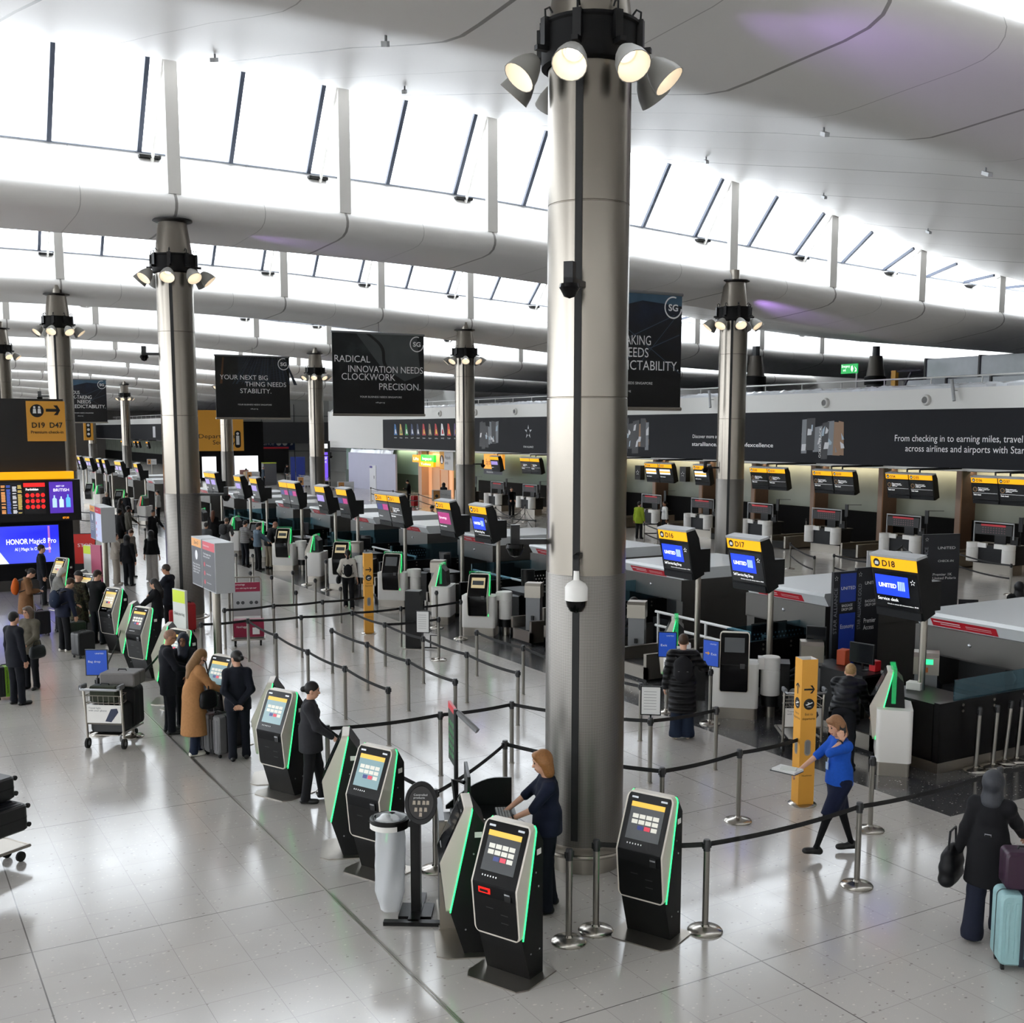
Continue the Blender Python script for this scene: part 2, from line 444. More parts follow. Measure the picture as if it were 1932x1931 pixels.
# long dark banner along the front of the mezzanine
INK = WHITEINK
ban = thing('wall_banner', 'long dark grey advertising banner on the mezzanine front with white sentence lettering', 'banner', (XW-0.06, 0, 0), FACE_NX)
def lx(Y): return -Y
def ban_part(mb, name, m): return mb.obj(name, m, ban)
p = MB(); p.b2((lx(85.21), -0.02, 3.51), (lx(-14.58), 0.05, 5.80)); p.obj('panel', BANNERM, ban)
text('From checking in to earning miles, travel seamlessly', 7.568, 0.263, INK, ban, (lx(32.67), -0.03, 4.529))
text('across airlines and airports with Star Alliance', 6.727, 0.263, INK, ban, (lx(32.09), -0.03, 4.125))
text('Discover more at', 1.962, 0.179, INK, ban, (lx(45.72), -0.03, 4.574))
text('staralliance.com/realmofexcellence', 5.942, 0.191, INK, ban, (lx(45.75), -0.03, 4.182), bold=0.012)
PIC = [mat('print_blush', '#b58f80', 0.5), mat('print_tan', '#8a6a4e', 0.5), mat('print_grey', '#74777c', 0.5), mat('print_deep', '#15151a', 0.5), mat('print_blue_grey', '#9fb0bd', 0.5), mat('print_rust', '#a2552e', 0.5), mat('print_white', '#c9c9cc', 0.5)]
def collage(Yl, rnd, flip=False):
    """a printed collage of upright photo strips"""
    g = random.Random(rnd); x = 0.0
    shapes = [[] for _ in PIC]
    for k in range(7):
        w = g.uniform(0.25, 0.60); z0 = 3.63+g.uniform(0, .55); z1 = 5.65-g.uniform(0, .5); sk = g.uniform(-0.12, 0.12)
        shapes[g.choice((3, 3, 1, 3, 2))].append([(x, z0), (x+w, z0+sk*.3), (x+w+sk, z1), (x+sk, z1-sk)])
        for q in range(4):
            a = g.uniform(x, x+w*.6); c = g.uniform(z0+.1, z1-.5); s_ = g.uniform(.08, .3)
            shapes[g.choice((0, 4, 6, 1, 0, 2))].append([(a, c), (a+s_, c+.02), (a+s_+sk, c+g.uniform(.1, .5)), (a+sk, c+.3)])
        x += w*0.85
    for i, ps in enumerate(shapes):
        if not ps: continue
        m = MB()
        for j, pl in enumerate(ps): m.add([(lx(Yl)+a, -0.024-0.0015*i-0.0002*j, b) for a, b in pl], [(0, 1, 2, 3)])
        m.obj('collage_print', PIC[i], ban)
for yl, s_ in ((37.98, 3), (52.2, 5), (68.7, 9)):
    collage(yl, s_)
text('GOLD TRACK', 1.35, .13, INK, ban, (lx(36.75), -0.04, 3.75), (R(90), R(-90), 0))
def star_logo(parent, x, y, z, r, m, name='star_emblem'):
    mb = MB()
    for k in range(5):
        a = R(90+72*k)
        def P(rr, da): return (x+rr*math.cos(a+da), y, z+rr*math.sin(a+da))
        mb.add([P(r, 0), P(r*.38, R(30)), P(r*.50, 0)], [(0, 1, 2)]); mb.add([P(r, 0), P(r*.50, 0), P(r*.42, R(-26))], [(0, 1, 2)])
    return mb.obj(name, m, parent)
star_logo(ban, lx(62.12), -0.03, 4.85, 0.46, mat('silver_print', '#c4c6ca', 0.4))
text('STAR ALLIANCE', 1.233, 0.112, INK, ban, (lx(62.73), -0.03, 3.856))
tails = ['#2f6fb0', '#d8b45e', '#1f8a3e', '#20305e', '#26304f', '#b3202a', '#7a6a55', '#b8242b', '#e8e8ea', '#d6402c', '#50306e']
for i, c in enumerate(tails):
    yy = 82.97-1.043*i; x = lx(yy); m = MB()
    m.add([(x, -0.03, 4.574), (x+0.62, -0.03, 4.574), (x+0.30, -0.03, 5.404), (x+0.08, -0.03, 5.448)], [(0, 1, 2, 3)]); m.obj('tail_print', mat('tail_%d' % i, c, 0.5), ban)
    m = MB(); m.add([(x+.18, -0.034, 4.69), (x+.49, -0.034, 4.69), (x+.34, -0.034, 5.02), (x+.22, -0.034, 5.02)], [(0, 1, 2, 3)]); m.obj('tail_mark', mat('tail_m%d' % i, ['#e8e8e8', '#2c7a3c', '#f0f0f0', '#c7ccd8', '#d8d8d8', '#d7a93c', '#c9b58f', '#e6c33a', '#c3202f', '#f2c52a', '#c89b3c'][i], 0.5), ban)
    text(['ANA', 'Ethiopian', 'EVA', 'LOT', 'United', 'Shenzhen', 'Singapore', 'South African', 'SWISS', 'TAP', 'Thai'][i], 0.5, 0.085, INK, ban, (x+.02, -0.03, 4.327))
bn2 = thing('wall_banner', 'distant dark grey banner beyond the recess, left of the yellow departures sign', 'banner', (XW-0.06, 0, 0), FACE_NX)
p = MB(); p.b2((lx(229.85), -0.02, 3.51), (lx(130.06), 0.05, 5.80)); p.obj('panel', BANNERM, bn2)
p = MB(); p.b2((lx(159.21), -0.03, 4.495), (lx(153.05), -0.024, 4.72)); p.b2((lx(158.09), -0.03, 4.047), (lx(150.24), -0.024, 4.271)); p.obj('lettering', WHITEINK, bn2)
p = MB(); p.b2((lx(168.18), -0.03, 3.879), (lx(166.61), -0.024, 5.448)); p.b2((lx(140.15), -0.03, 3.879), (lx(139.03), -0.024, 5.224)); p.b2((lx(136.79), -0.03, 3.879), (lx(135.89), -0.024, 5.224)); p.b2((lx(133.98), -0.03, 3.879), (lx(133.2), -0.024, 5.224)); p.obj('collage_print', PIC[6], bn2)
# crumpled clear sheeting along the parapet
g = random.Random(2)
def sheet_mesh(a, b_):
    mb = MB(); rings = []
    y = a
    while y < b_:
        rings.append([(XW+0.0+g.uniform(-.03, .03), y, 6.612), (XW-0.03+g.uniform(-.05, .02), y, 6.67+g.uniform(0, .06)), (XW+0.06, y, 6.73+g.uniform(0, .09)), (XW+0.18, y, 6.71+g.uniform(-.02, .07)), (XW+0.25, y, 6.612)])
        y += g.uniform(.12, .3)
    return mb.ring(rings, False, False)
o = sheet_mesh(16, 97).obj('plastic_sheeting', mat('crumpled_white_film', '#dfe3e8', 0.15), sharp=15)
tag(o, 'crumpled translucent white plastic sheeting lying along the top of the mezzanine parapet', 'sheeting')
# balcony railings
RAIL = mat('white_rail', '#d4d4d2', 0.35)
def railing(a, b_, label, step=2.4):
    t = thing('balcony_railing', label, 'railing', (XW+0.45, 0, 5.87))
    m = MB(); m.tube([(0, a, 1.20), (0, b_, 1.20)], 0.035, 8); m.obj('handrail', RAIL, t)
    m = MB(); m.tube([(0, a, 0.92), (0, b_, 0.92)], 0.012, 6); m.obj('wire', RAIL, t)
    n = int((b_-a)/step)
    for i in range(min(n, 34)+1):
        m = MB(); m.cyl((0, a+i*step, 0), (0, a+i*step, 1.20), 0.024, n=8); m.obj('baluster', RAIL, t)
railing(17, 97, 'white tubular balcony railing above the long dark banner')
railing(130, 200, 'distant white balcony railing beyond the grey recess', 3.2)
# round loudspeakers in the parapet
first = None
for i, Y in enumerate((31.2, 36.65, 42.08, 63.86, 69.33, 74.84)):
    lab = ['round white loudspeaker on the parapet above the sentence lettering', 'round white loudspeaker on the parapet above the right-hand photo collage', 'round white loudspeaker on the parapet just right of the slim column over the counters', 'round white loudspeaker on the parapet above the star emblem', 'round white loudspeaker on the parapet just right of the middle column', 'round white loudspeaker on the parapet above the row of tail fin prints'][i]
    if first is None:
        first = thing('wall_loudspeaker', lab, 'loudspeaker', (XW, Y, 6.17), FACE_NX, 'round loudspeakers along the parapet')
        Mx = Matrix.Rotation(R(90), 3, 'X')
        m = MB(); m.lathe([(0.225, 0), (0.225, 0.03), (0.19, 0.11), (0.135, 0.13), (0.125, 0.10)], 20, M=Mx); m.obj('rim', PLASTER, first)
        m = MB(); m.lathe([(0.13, 0.095), (0.0005, 0.11)], 20, M=Mx); m.obj('grille', mat('grey_grille', '#6a6a6a', 0.6), first)
    else: dup(first, (XW, Y, 6.17), FACE_NX, lab)
first = None
for px_, py_, lab in ((1341, 758, 'slanting white floodlight bar on the parapet left of the slim column'), (1800, 742, 'slanting white floodlight bar on the parapet above the sentence lettering')):
    q = PX(px_, py_, XW-0.2)
    if first is None:
        first = thing('floodlight_bar', lab, 'light', q, FACE_NX, 'floodlight bars on the parapet')
        m = MB(); m.cyl((-0.14, 0, 0.52), (0.12, -0.12, -0.30), 0.065, n=10); m.obj('body', LGREY, first)
        m = MB(); m.cyl((-0.02, 0, 0.1), (-0.02, 0.22, 0.1), 0.025, n=8); m.obj('bracket', RAIL, first)
    else: dup(first, q, FACE_NX, lab)
# emergency exit sign on the mezzanine
GRSIGN = mat('green_exit_lit', '#0d8a3e', 0.4, emit='#14a04a', es=0.5)
ex = thing('exit_sign', 'green emergency exit sign on a post above the mezzanine', 'sign', PX(1602, 696, 40), FACE_NX)
m = MB(); m.b2((-0.5, 0, -0.22), (0.5, 0.06, 0.22)); m.obj('panel', GRSIGN, ex)
text('Emergency\n   exit', 0.5, 0.12, WHITELIT, ex, (-0.46, -0.006, 0.2))
m = MB(); m.cyl((0.44, 0.04, -1.75), (0.44, 0.04, -0.2), 0.04, n=8); m.obj('post', RAIL, ex)
m = MB(); m.add([(0.12, -0.006, 0.1), (0.2, -0.006, 0.14), (0.26, -0.006, 0), (0.2, -0.006, -0.16), (0.12, -0.006, -0.05)], [(0, 1, 2, 3, 4)]); m.add([(0.32, -0.006, 0.1), (0.46, -0.006, -0.02), (0.46, -0.006, -0.14), (0.34, -0.006, -0.14), (0.42, -0.006, -0.06)], [(0, 1, 2, 3, 4)]); m.obj('pictogram', WHITELIT, ex)
# plant units on the mezzanine
DUCT = mat('galvanised_duct', '#7d8082', 0.35, 0.7, noise=.1, scale=3)
def duct(px0, px1, py0, py1, X, lab):
    a = PX(px0, py0, X); b_ = PX(px1, py1, X); q = thing('air_duct', lab, 'duct', ((X), (a.y+b_.y)/2, b_.z))
    L_ = abs(a.y-b_.y); H_ = a.z-b_.z; n = max(2, int(L_/2.0))
    m = MB(); m.b2((0, -L_/2, 0), (1.2, L_/2, H_)); m.obj('casing', DUCT, q, bevel=.02)
    for i in range(n+1):
        m = MB(); m.b2((-0.05, -L_/2+i*L_/n-0.05, -0.04), (1.24, -L_/2+i*L_/n+0.05, H_+.04)); m.obj('flange', BLACK, q)
    for y in (-L_/2+.3, L_/2-.3):
        m = MB(); m.b2((0.2, y-.06, 5.87-b_.z), (.35, y+.06, 0)); m.obj('leg', BLACK, q)
duct(1747, 1960, 678, 708, 43, 'large galvanised air duct raised on black legs at the right end of the mezzanine')
duct(1708, 1960, 718, 733, 41, 'low galvanised air duct behind the balcony railing, below the large duct')
yp = PX(1688, 715, 39.6); m = thing('yellow_prop', 'yellow steel prop standing behind the balcony railing', 'prop', (39.6, yp.y, 5.87))
b_ = MB(); b_.b2((-.1, -.12, 0), (.1, .12, 1.7)); b_.obj('post', mat('yellow_steel', '#b98a1c', 0.5), m)
b_ = MB(); b_.tube([(0, -.9, 1.6), (0, -.1, .3)], .05, 6); b_.tube([(0, -1.4, 1.66), (0, .2, 1.66)], .05, 6); b_.obj('brace', DGREY, m)

# ------------------------------------------------------------------ steel columns with floodlight rings
def mesh_sleeve_mat():
    m = bpy.data.materials.new('perforated_steel'); m.use_nodes = True
    nt = m.node_tree; N = nt.nodes; L = nt.links; b = N['Principled BSDF']
    tc = N.new('ShaderNodeTexCoord'); sp = N.new('ShaderNodeSeparateXYZ'); L.new(tc.outputs['Object'], sp.inputs[0])
    def mth(op, a, b2=None):
        n = N.new('ShaderNodeMath'); n.operation = op
        for i, v in enumerate((a, b2)):
            if v is None: continue
            if isinstance(v, (int, float)): n.inputs[i].default_value = v
            else: L.new(v, n.inputs[i])
        return n.outputs[0]
    ang = mth('MULTIPLY', mth('ARCTAN2', sp.outputs[1], sp.outputs[0]), 0.455/0.016)
    fu = mth('ABSOLUTE', mth('SUBTRACT', mth('FRACT', ang), 0.5)); fv = mth('ABSOLUTE', mth('SUBTRACT', mth('FRACT', mth('DIVIDE', sp.outputs[2], 0.016)), 0.5))
    hole = mth('LESS_THAN', mth('MAXIMUM', fu, fv), 0.33)
    mx = N.new('ShaderNodeMix'); mx.data_type = 'RGBA'; L.new(hole, mx.inputs[0]); mx.inputs[6].default_value = (0.25, 0.236, 0.216, 1); mx.inputs[7].default_value = (0.07, 0.065, 0.06, 1)
    L.new(mx.outputs[2], b.inputs['Base Color']); b.inputs['Metallic'].default_value = 0.85; b.inputs['Roughness'].default_value = 0.38
    return m
SLEEVE = mesh_sleeve_mat()
COLST = mat('brushed_column_steel', '#8f8980', 0.27, 1.0, noise=.05, scale=1.2)
CONEST = mat('cone_steel', '#8a847c', 0.32, 1.0)
LAMPW = mat('lamp_shade_outside', '#8f8d88', 0.45)
LAMPI = mat('lamp_shade_inside', '#efe6d8', 0.4, emit='#ffe9c8', es=0.02)
LAMPB = mat('lamp_glow', '#ffffff', 0.4, emit='#fff3df', es=5.0)
SLOT = mat('black_slot', '#060606', 0.6)
_colmesh = {}
def column(x, y, lab, slot_head, base_z=0.0, full=True, ztop=10.12, zring=8.85):
    c = thing('steel_column', lab, 'column', (x, y, base_z)); r = 0.447
    h = zring-base_z
    m = MB(); pr = []
    for z in (3.4, 5.35, 7.4, h+.35): pr += [(r, z-.012), (r-.006, z-.006), (r-.006, z), (r, z+.006)]
    m.lathe([(r, 3.4 if full else 0)]+pr[4:]+[(r, h+.4)], 40); m.obj('shaft', COLST, c)
    if full:
        m = MB(); m.lathe([(r+.004, .32), (r+.004, 3.4), (r, 3.41)], 40); m.obj('perforated_sleeve', SLEEVE, c)
        m = MB(); m.lathe([(r-.01, 0), (r-.01, .32)], 40); m.obj('plinth', STEEL2, c)
        m = MB(); ring = [(math.cos(2*math.pi*k/40)*(r+.10), math.sin(2*math.pi*k/40)*(r+.10), .24) for k in range(40)]; m.tube(ring, .026, 8, True); m.obj('bumper_rail', STEEL, c)
    s = math.sin(R(slot_head)); co_ = math.cos(R(slot_head))
    m = MB(); m.box((s*(r-.01), co_*(r-.01), (h+.2)/2+.2), (0.078, 0.05, h-.2), rz=-R(slot_head)); m.obj('service_slot', SLOT, c)
    m = MB(); m.lathe([(r+.015, h+.38), (r-.11, h+1.22)], 32); m.obj('cone_capital', CONEST, c)
    m = MB(); m.lathe([(r-.10, h+1.20), (r+.03, h+1.24), (r+.03, h+1.27), (.02, h+1.28)], 28); m.obj('cap_plate', BLACK, c)
    m = MB(); m.cyl((0, 0, h+1.25), (0, 0, h+1.6), .16, n=14); m.obj('pin', STEEL2, c)
    return c
def lamp_ring(x, y, z, lab, n=8, turn=0.0, detail=True):
    t = thing('floodlight_ring', lab, 'light fitting', (x, y, z), group='floodlight rings around the steel columns')
    m = MB(); m.lathe([(.46, -.02), (.52, 0), (.52, .38), (.54, .40), (.54, .43), (.46, .43)], 36); m.obj('band', BLACKM, t)
    for k in range(n):
        a = turn+2*math.pi*k/n; d = Vector((math.cos(a), math.sin(a), 0))
        M = Matrix.Rotation(a, 3, 'Z') @ Matrix.Rotation(R(-42), 3, 'Y')
        tip = d*0.66+Vector((0, 0, .02))
        m = MB(); m.lathe([(.035, .0), (.075, -.015), (.125, -.09), (.165, -.19), (.185, -.30), (.178, -.30), (.16, -.2)], 18, c=tip, M=M); sh = m.obj('lamp_shade', LAMPW, t)
        m = MB(); m.lathe([(.176, -.299), (.158, -.19), (.115, -.09), (.09, -.07)], 18, c=tip, M=M); m.obj('reflector', LAMPI, sh)
        m = MB(); m.lathe([(.075, -.085), (.0005, -.09)], 14, c=tip, M=M); m.obj('bulb', LAMPB, sh)
        m = MB(); m.box(d*.57+Vector((0, 0, .13)), (.18, .07, .05), rz=a); m.box(d*.545+Vector((0, 0, .30)), (.07, .09, .28), rz=a)
        pth = [d*.545+Vector((0, 0, .44)), d*.55+Vector((0, 0, .52)), d*.50+Vector((0, 0, .55)), d*.46+Vector((0, 0, .5))]; m.tube(pth, .012, 6); m.obj('bracket', BLACK, t)
    return t
COLS = [
 (7.04, 10.57, 'foreground', 'tall steel column nearest the viewer with perforated lower sleeve', 227, 1),
 (7.02, 28.95, 'left', 'thick steel column beyond the camel coat, left of the queue lanes', 206, 1),
 (6.85, 46.6, 'behind the board', 'steel column rising behind the black information block', 205, 1),
 (6.55, 63.5, 'far left', 'steel column at the far left edge behind the information block', 205, 1),
 (24.6, 28.5, 'right', 'slim steel column at the right in front of the dark banner', 226, 1),
 (24.3, 46.6, 'middle', 'steel column in the middle beside the repack area sign', 215, 1),
 (23.7, 64.6, 'between banners', 'steel column between the two hanging Singapore banners', 212, 1),
 (23.4, 82.6, 'departures', 'distant steel column standing in front of the yellow departures sign', 210, 1),
 (23.4, 118.6, 'far', 'far steel column just left of the thick left-hand column', 210, 1),
 (23.2, 136.6, 'farthest', 'farthest steel column carrying the small vertical toilet sign', 210, 1),
]
rings_ = {}
for i, (x, y, k_, lab, sh, full) in enumerate(COLS):
    zr = 8.83 if x < 10 else (8.45 if y < 30 else (8.25 if y < 50 else 8.2))
    column(x, y, lab, sh, full=bool(full), zring=zr)
    lab2 = 'black ring of bell floodlights, ' + {'foreground': 'largest, on the foreground column', 'left': 'on the thick left-hand column', 'behind the board': 'on the column behind the information block', 'far left': 'on the column at the far left edge', 'right': 'on the slim column before the dark wall banner', 'middle': 'on the column beside the repack sign', 'between banners': 'on the column between the two hanging banners', 'departures': 'on the column before the yellow departures sign', 'far': 'on the far column just left of the thick column', 'farthest': 'on the farthest column with the toilet sign'}[k_]
    if 'foreground' == k_: lamp_ring(x, y, zr, lab2, 8, R(222-90-22+22.5))
    else:
        if i == 1: proto_ring = lamp_ring(x, y, zr, lab2, 8, R(20))
        else: dup(proto_ring, (x, y, zr), 0, lab2)
for px_, lab in ((1425, 'mezzanine column stub with dark cone head, left of the exit sign'), (1651, 'mezzanine column stub with dark cone head, right of the exit sign')):
    d = sight(px_, 720); s_ = 60.0/(d @ _f); X_, Y_ = d[0]*s_, d[1]*s_
    c = thing('column_head', lab, 'column', (X_, Y_, 5.87))
    m = MB(); m.lathe([(.44, 0), (.44, 1.9)], 24); m.obj('shaft', DGREY, c)
    m = MB(); m.lathe([(.56, 1.5), (.56, 1.9), (.5, 1.95)], 24); m.obj('band', BLACKM, c)
    m = MB(); m.lathe([(.47, 1.95), (.33, 3.0)], 24); m.obj('cone_capital', mat('dark_cone', '#5c5751', .5, .4), c)
    m = MB(); m.cyl((0, 0, 3.0), (0, 0, 3.5), .2, n=10); m.obj('pin', DGREY, c)
# security cameras bracketed to the columns
def dome_camera(loc, head, lab, white=True):
    t = thing('security_camera', lab, 'camera', loc, -R(head))
    m = MB(); m.b2((-.03, 0, .0), (.03, .26, .05)); m.b2((-.03, .2, -.12), (.03, .26, .05)); m.obj('arm', BLACK, t)
    m = MB(); m.lathe([(.03, -.12), (.035, -.22), (.10, -.26), (.125, -.30), (.125, -.44)], 18, c=(0, .23, 0), caps=True); m.obj('housing', WHITE if white else BLACK, t)
    m = MB(); m.lathe([(.115, -.44), (.105, -.50), (.07, -.56), (.001, -.585)], 18, c=(0, .23, 0)); m.obj('dome', GLOSSBLACK, t)
def arm_camera(loc, head, lab, L_=.42):
    t = thing('security_camera', lab, 'camera', loc, -R(head))
    m = MB(); m.b2((-.05, 0, -.06), (.05, L_, .0)); m.b2((-.05, L_-.1, -.06), (.05, L_, .16)); m.obj('arm', BLACK, t)
    m = MB(); m.lathe([(.10, -.06), (.11, -.10), (.09, -.13), (.06, -.19), (.001, -.21)], 14, c=(0, L_-.05, 0)); m.obj('dome', GLOSSBLACK, t)
def at_col(c, head, z): return (c[0]+math.sin(R(head))*.45, c[1]+math.cos(R(head))*.45, z)
dome_camera(at_col(COLS[0], 222, 3.62), 222, 'white dome camera with black smoked bowl on the foreground column')
arm_camera(at_col(COLS[0], 223, 6.55), 232, 'black bracket camera high on the foreground column')
arm_camera(at_col(COLS[0], 300, 3.78), 296, 'black dome camera on a short arm at the left side of the foreground column', .40)
arm_camera(at_col(COLS[1], 300, 6.9), 296, 'small bracket camera high on the left side of the thick left-hand column')
arm_camera(at_col(COLS[1], 120, 3.4), 116, 'bracket camera low on the right side of the thick left-hand column', .7)
arm_camera(at_col(COLS[2], 300, 6.3), 296, 'small bracket camera on the column behind the black information block')
arm_camera(at_col(COLS[5], 120, 3.45), 116, 'bracket camera on the right side of the column beside the repack sign')
arm_camera(at_col(COLS[6], 120, 3.5), 116, 'bracket camera on the column between the hanging banners')
arm_camera(at_col(COLS[4], 300, 3.8), 296, 'bracket camera on the slim column right of the dark banner lettering')
# small ceiling sensors under the roof leaves
first = None
for px_, py_, lab in ((404, 113, 'leftmost'), (727, 83, 'topmost left'), (763, 173, 'one left of the foreground column lamps'), (1556, 253, 'upper right'), (1333, 305, 'one just right of the foreground column'), (1862, 328, 'far right upper'), (1555, 372, 'lower middle right'), (1752, 438, 'lowest right')):
    d = sight(px_, py_); t_ = 5.0
    while t_ < 60:
        p_ = d*t_; Y_ = p_[1]; z_ = p_[2]+CAM_H
        dy = Y_-10.6
        if dy > 0:
            pts = [q for q in PROF[9:24]]
            zc = float(np.interp(dy, [q[0] for q in pts], [q[1] for q in pts])); zc = prof_at(dy, zc, p_[0])
            if z_ >= zc-.12: break
        t_ += .05
    if first is None:
        first = thing('ceiling_sensor', 'x', 'sensor', p_+np.array([0, 0, CAM_H]), R(60), 'ceiling sensors under the roof leaf')
        m = MB(); m.box((0, 0, 0), (.34, .08, .07), M=Matrix.Rotation(R(-18), 3, 'Y')); m.obj('body', LGREY, first)
        m = MB(); m.cyl((0.06, 0, 0), (0.06, 0, .22), .018, n=6); m.obj('stem', GREY, first); cur = first
    else: cur = dup(first, p_+np.array([0, 0, CAM_H]), R(60))
    cur['label'] = 'small white sensor under the roof leaf, %s of eight' % lab

# ------------------------------------------------------------------ hanging advertising banners
BANTOP = mat('banner_print', '#16181b', 0.5)
def banner_mat(kind):
    m = bpy.data.materials.new('banner_picture_%d' % kind); m.use_nodes = True
    nt = m.node_tree; N = nt.nodes; L = nt.links; b = N['Principled BSDF']; b.inputs['Roughness'].default_value = .45
    tc = N.new('ShaderNodeTexCoord'); sp = N.new('ShaderNodeSeparateXYZ'); L.new(tc.outputs['Generated'], sp.inputs[0])
    no = N.new('ShaderNodeTexNoise'); no.inputs['Scale'].default_value = 3.2; no.inputs['Detail'].default_value = 6; L.new(tc.outputs['Generated'], no.inputs[0])
    cr = N.new('ShaderNodeValToRGB'); L.new(no.outputs['Fac'], cr.inputs[0])
    dk, md, hi = {0: ('#090b0d', '#151b1d', '#3a4144'), 1: ('#0a0b0c', '#10130f', '#2c2c24'), 2: ('#0b0d13', '#121826', '#1b2740')}[kind]
    cr.color_ramp.elements[0].position = .35; cr.color_ramp.elements[0].color = (*rgb(dk), 1); cr.color_ramp.elements[1].position = .75; cr.color_ramp.elements[1].color = (*rgb(hi), 1)
    e = cr.color_ramp.elements.new(.55); e.color = (*rgb(md), 1)
    r2 = N.new('ShaderNodeMapRange'); L.new(sp.outputs[2], r2.inputs[0]); r2.inputs[1].default_value = .25; r2.inputs[2].default_value = 1.0
    mx = N.new('ShaderNodeMix'); mx.data_type = 'RGBA'; L.new(r2.outputs[0], mx.inputs[0]); mx.inputs[6].default_value = (*rgb('#0b0c0e'), 1); L.new(cr.outputs[0], mx.inputs[7])
    L.new(mx.outputs[2], b.inputs['Base Color']); return m
BW, BH = 4.38, 3.56
def hang_banner(xl, y, z0, kind, lines, lab, beam_z, lead=None):
    t = thing('hanging_banner', lab, 'banner', (xl+BW/2, y, z0))
    m = MB(); m.b2((-BW/2, -.012, 0), (BW/2, .012, BH)); m.obj('printed_panel', banner_mat(kind), t)
    m = MB(); m.tube([(-BW/2-.03, 0, BH), (BW/2+.03, 0, BH)], .05, 8); m.obj('top_pole', GREY, t)
    m = MB(); m.tube([(-BW/2-.03, 0, 0), (BW/2+.03, 0, 0)], .06, 8); m.obj('bottom_pole', STEEL2, t)
    m = MB(); m.tube([(0, 0, BH), (0, 0, beam_z-z0)], .012, 5); m.obj('wire', BLACK, t)
    fr = -.016
    if kind == 2:
        m = MB(); m.add([(-BW/2, fr, BH), (BW/2, fr, BH), (BW/2, fr, BH*.90), (BW*.15, fr, BH*.93), (-BW/2, fr, BH*.74)], [(0, 1, 2, 3, 4)]); m.obj('sky_print', mat('banner_sky', '#3f5a70', .5, noise=.5, scale=1.2), t)
        m = MB()
        for (a, c, e, f) in ((-2.1, 1.2, 1.9, 2.9), (-1.5, .9, 2.1, 2.3), (-.2, 2.6, 2.15, 1.1), (.5, 1.3, 2.0, 2.9)):
            m.add([(a, fr-.001, c), (a, fr-.001, c+.03), (e, fr-.001, f+.03), (e, fr-.001, f)], [(0, 1, 2, 3)])
        m.obj('panel_lines_print', mat('banner_line', '#3c4858', .5), t)
    if kind == 0:
        m = MB(); m.add([(-BW*.25, fr, BH), (BW*.42, fr, BH), (BW*.46, fr, BH*.5), (BW*.28, fr, BH*.42), (0, fr, BH*.62)], [(0, 1, 2, 3, 4)]); m.obj('machinery_print', mat('banner_grey_area', '#45494a', .5, noise=.4, scale=.9), t)
        m = MB(); pth = [(-BW*.13+.5*s_+.25*math.sin(s_*2), fr, BH*.99-.62*s_) for s_ in np.linspace(0, 2.6, 14)]
        m.ring([[(p_[0]-.07, fr-.002, p_[2]), (p_[0]+.07, fr-.002, p_[2]+.04)] for p_ in pth], False, False); m.obj('lever_print', mat('banner_black', '#0a0b0c', .5), t)
    if kind == 1:
        m = MB(); g_ = random.Random(4)
        for k in range(16):
            a = -BW*.05+k*.14; m.add([(a, fr, BH), (a+.03, fr, BH), (a-.9+g_.uniform(-.2, .2)+k*.1, fr, BH*.55), (a-.93+k*.1, fr, BH*.55)], [(0, 1, 2, 3)])
            m.add([(-BW*.2, fr-.001, BH*.98-k*.09), (-BW*.2, fr-.001, BH*.97-k*.09), (BW*.45, fr-.001, BH*.93-k*.1), (BW*.45, fr-.001, BH*.94-k*.1)], [(0, 1, 2, 3)])
        m.obj('lattice_print', mat('banner_lattice', '#2b3340', .5), t)
        m = MB(); m.add([(-BW*.44, fr, BH*.55), (-BW*.41, fr, BH*.55), (-BW*.38, fr, BH*.97), (-BW*.40, fr, BH*.97)], [(0, 1, 2, 3)]); m.obj('trunk_print', mat('banner_trunk', '#5a3a22', .5), t)
    for s_, x, z, w, h in lines: text(s_, w*BW, h*BH, WHITEINK, t, (-BW/2+x*BW, fr-.006, z*BH))
    m = MB(); pth = [(BW*.42+.33*math.cos(a), fr-.006, BH*.885+.33*math.sin(a)) for a in np.linspace(R(60), R(350), 30)]
    m.ring([[(BW*.42+r_*math.cos(a), fr-.006, BH*.885+r_*math.sin(a)) for r_ in (.30, .345)] for a in np.linspace(R(70), R(355), 36)], False, False); m.obj('emblem_circle', WHITEINK, t)
    text('SG', .38, .2, WHITEINK, t, (BW*.42-.19, fr-.006, BH*.885-.1), bold=.03)
TAIL = [('YOUR BUSINESS NEEDS SINGAPORE', .285, .21, .46, .022), ('edb.gov.sg', .455, .145, .10, .018)]
hang_banner(17.99, 46.9, 5.65, 0, [('RADICAL', .015, .64, .38, .082), ('INNOVATION NEEDS', .16, .52, .82, .082), ('CLOCKWORK', .09, .425, .58, .082), ('PRECISION.', .49, .31, .46, .082)]+TAIL, 'square dark hanging banner reading radical innovation needs clockwork precision', 9.78)
hang_banner(17.83, 64.9, 5.65, 1, [('YOUR NEXT BIG', .06, .62, .64, .075), ('THING NEEDS', .39, .515, .56, .075), ('STABILITY.', .32, .405, .42, .075)]+TAIL, 'square dark hanging banner reading your next big thing needs stability', 9.78)
RT = [('AMBITIOUS', .17, .66, .34, .078), ('RISK-TAKING', .29, .55, .43, .082), ('NEEDS', .46, .445, .24, .082), ('PREDICTABILITY.', .31, .335, .66, .082)]+TAIL
hang_banner(18.42, 28.9, 5.65, 2, RT, 'dark blue hanging banner half hidden behind the foreground column, reading ambitious risk-taking needs predictability', 9.76)
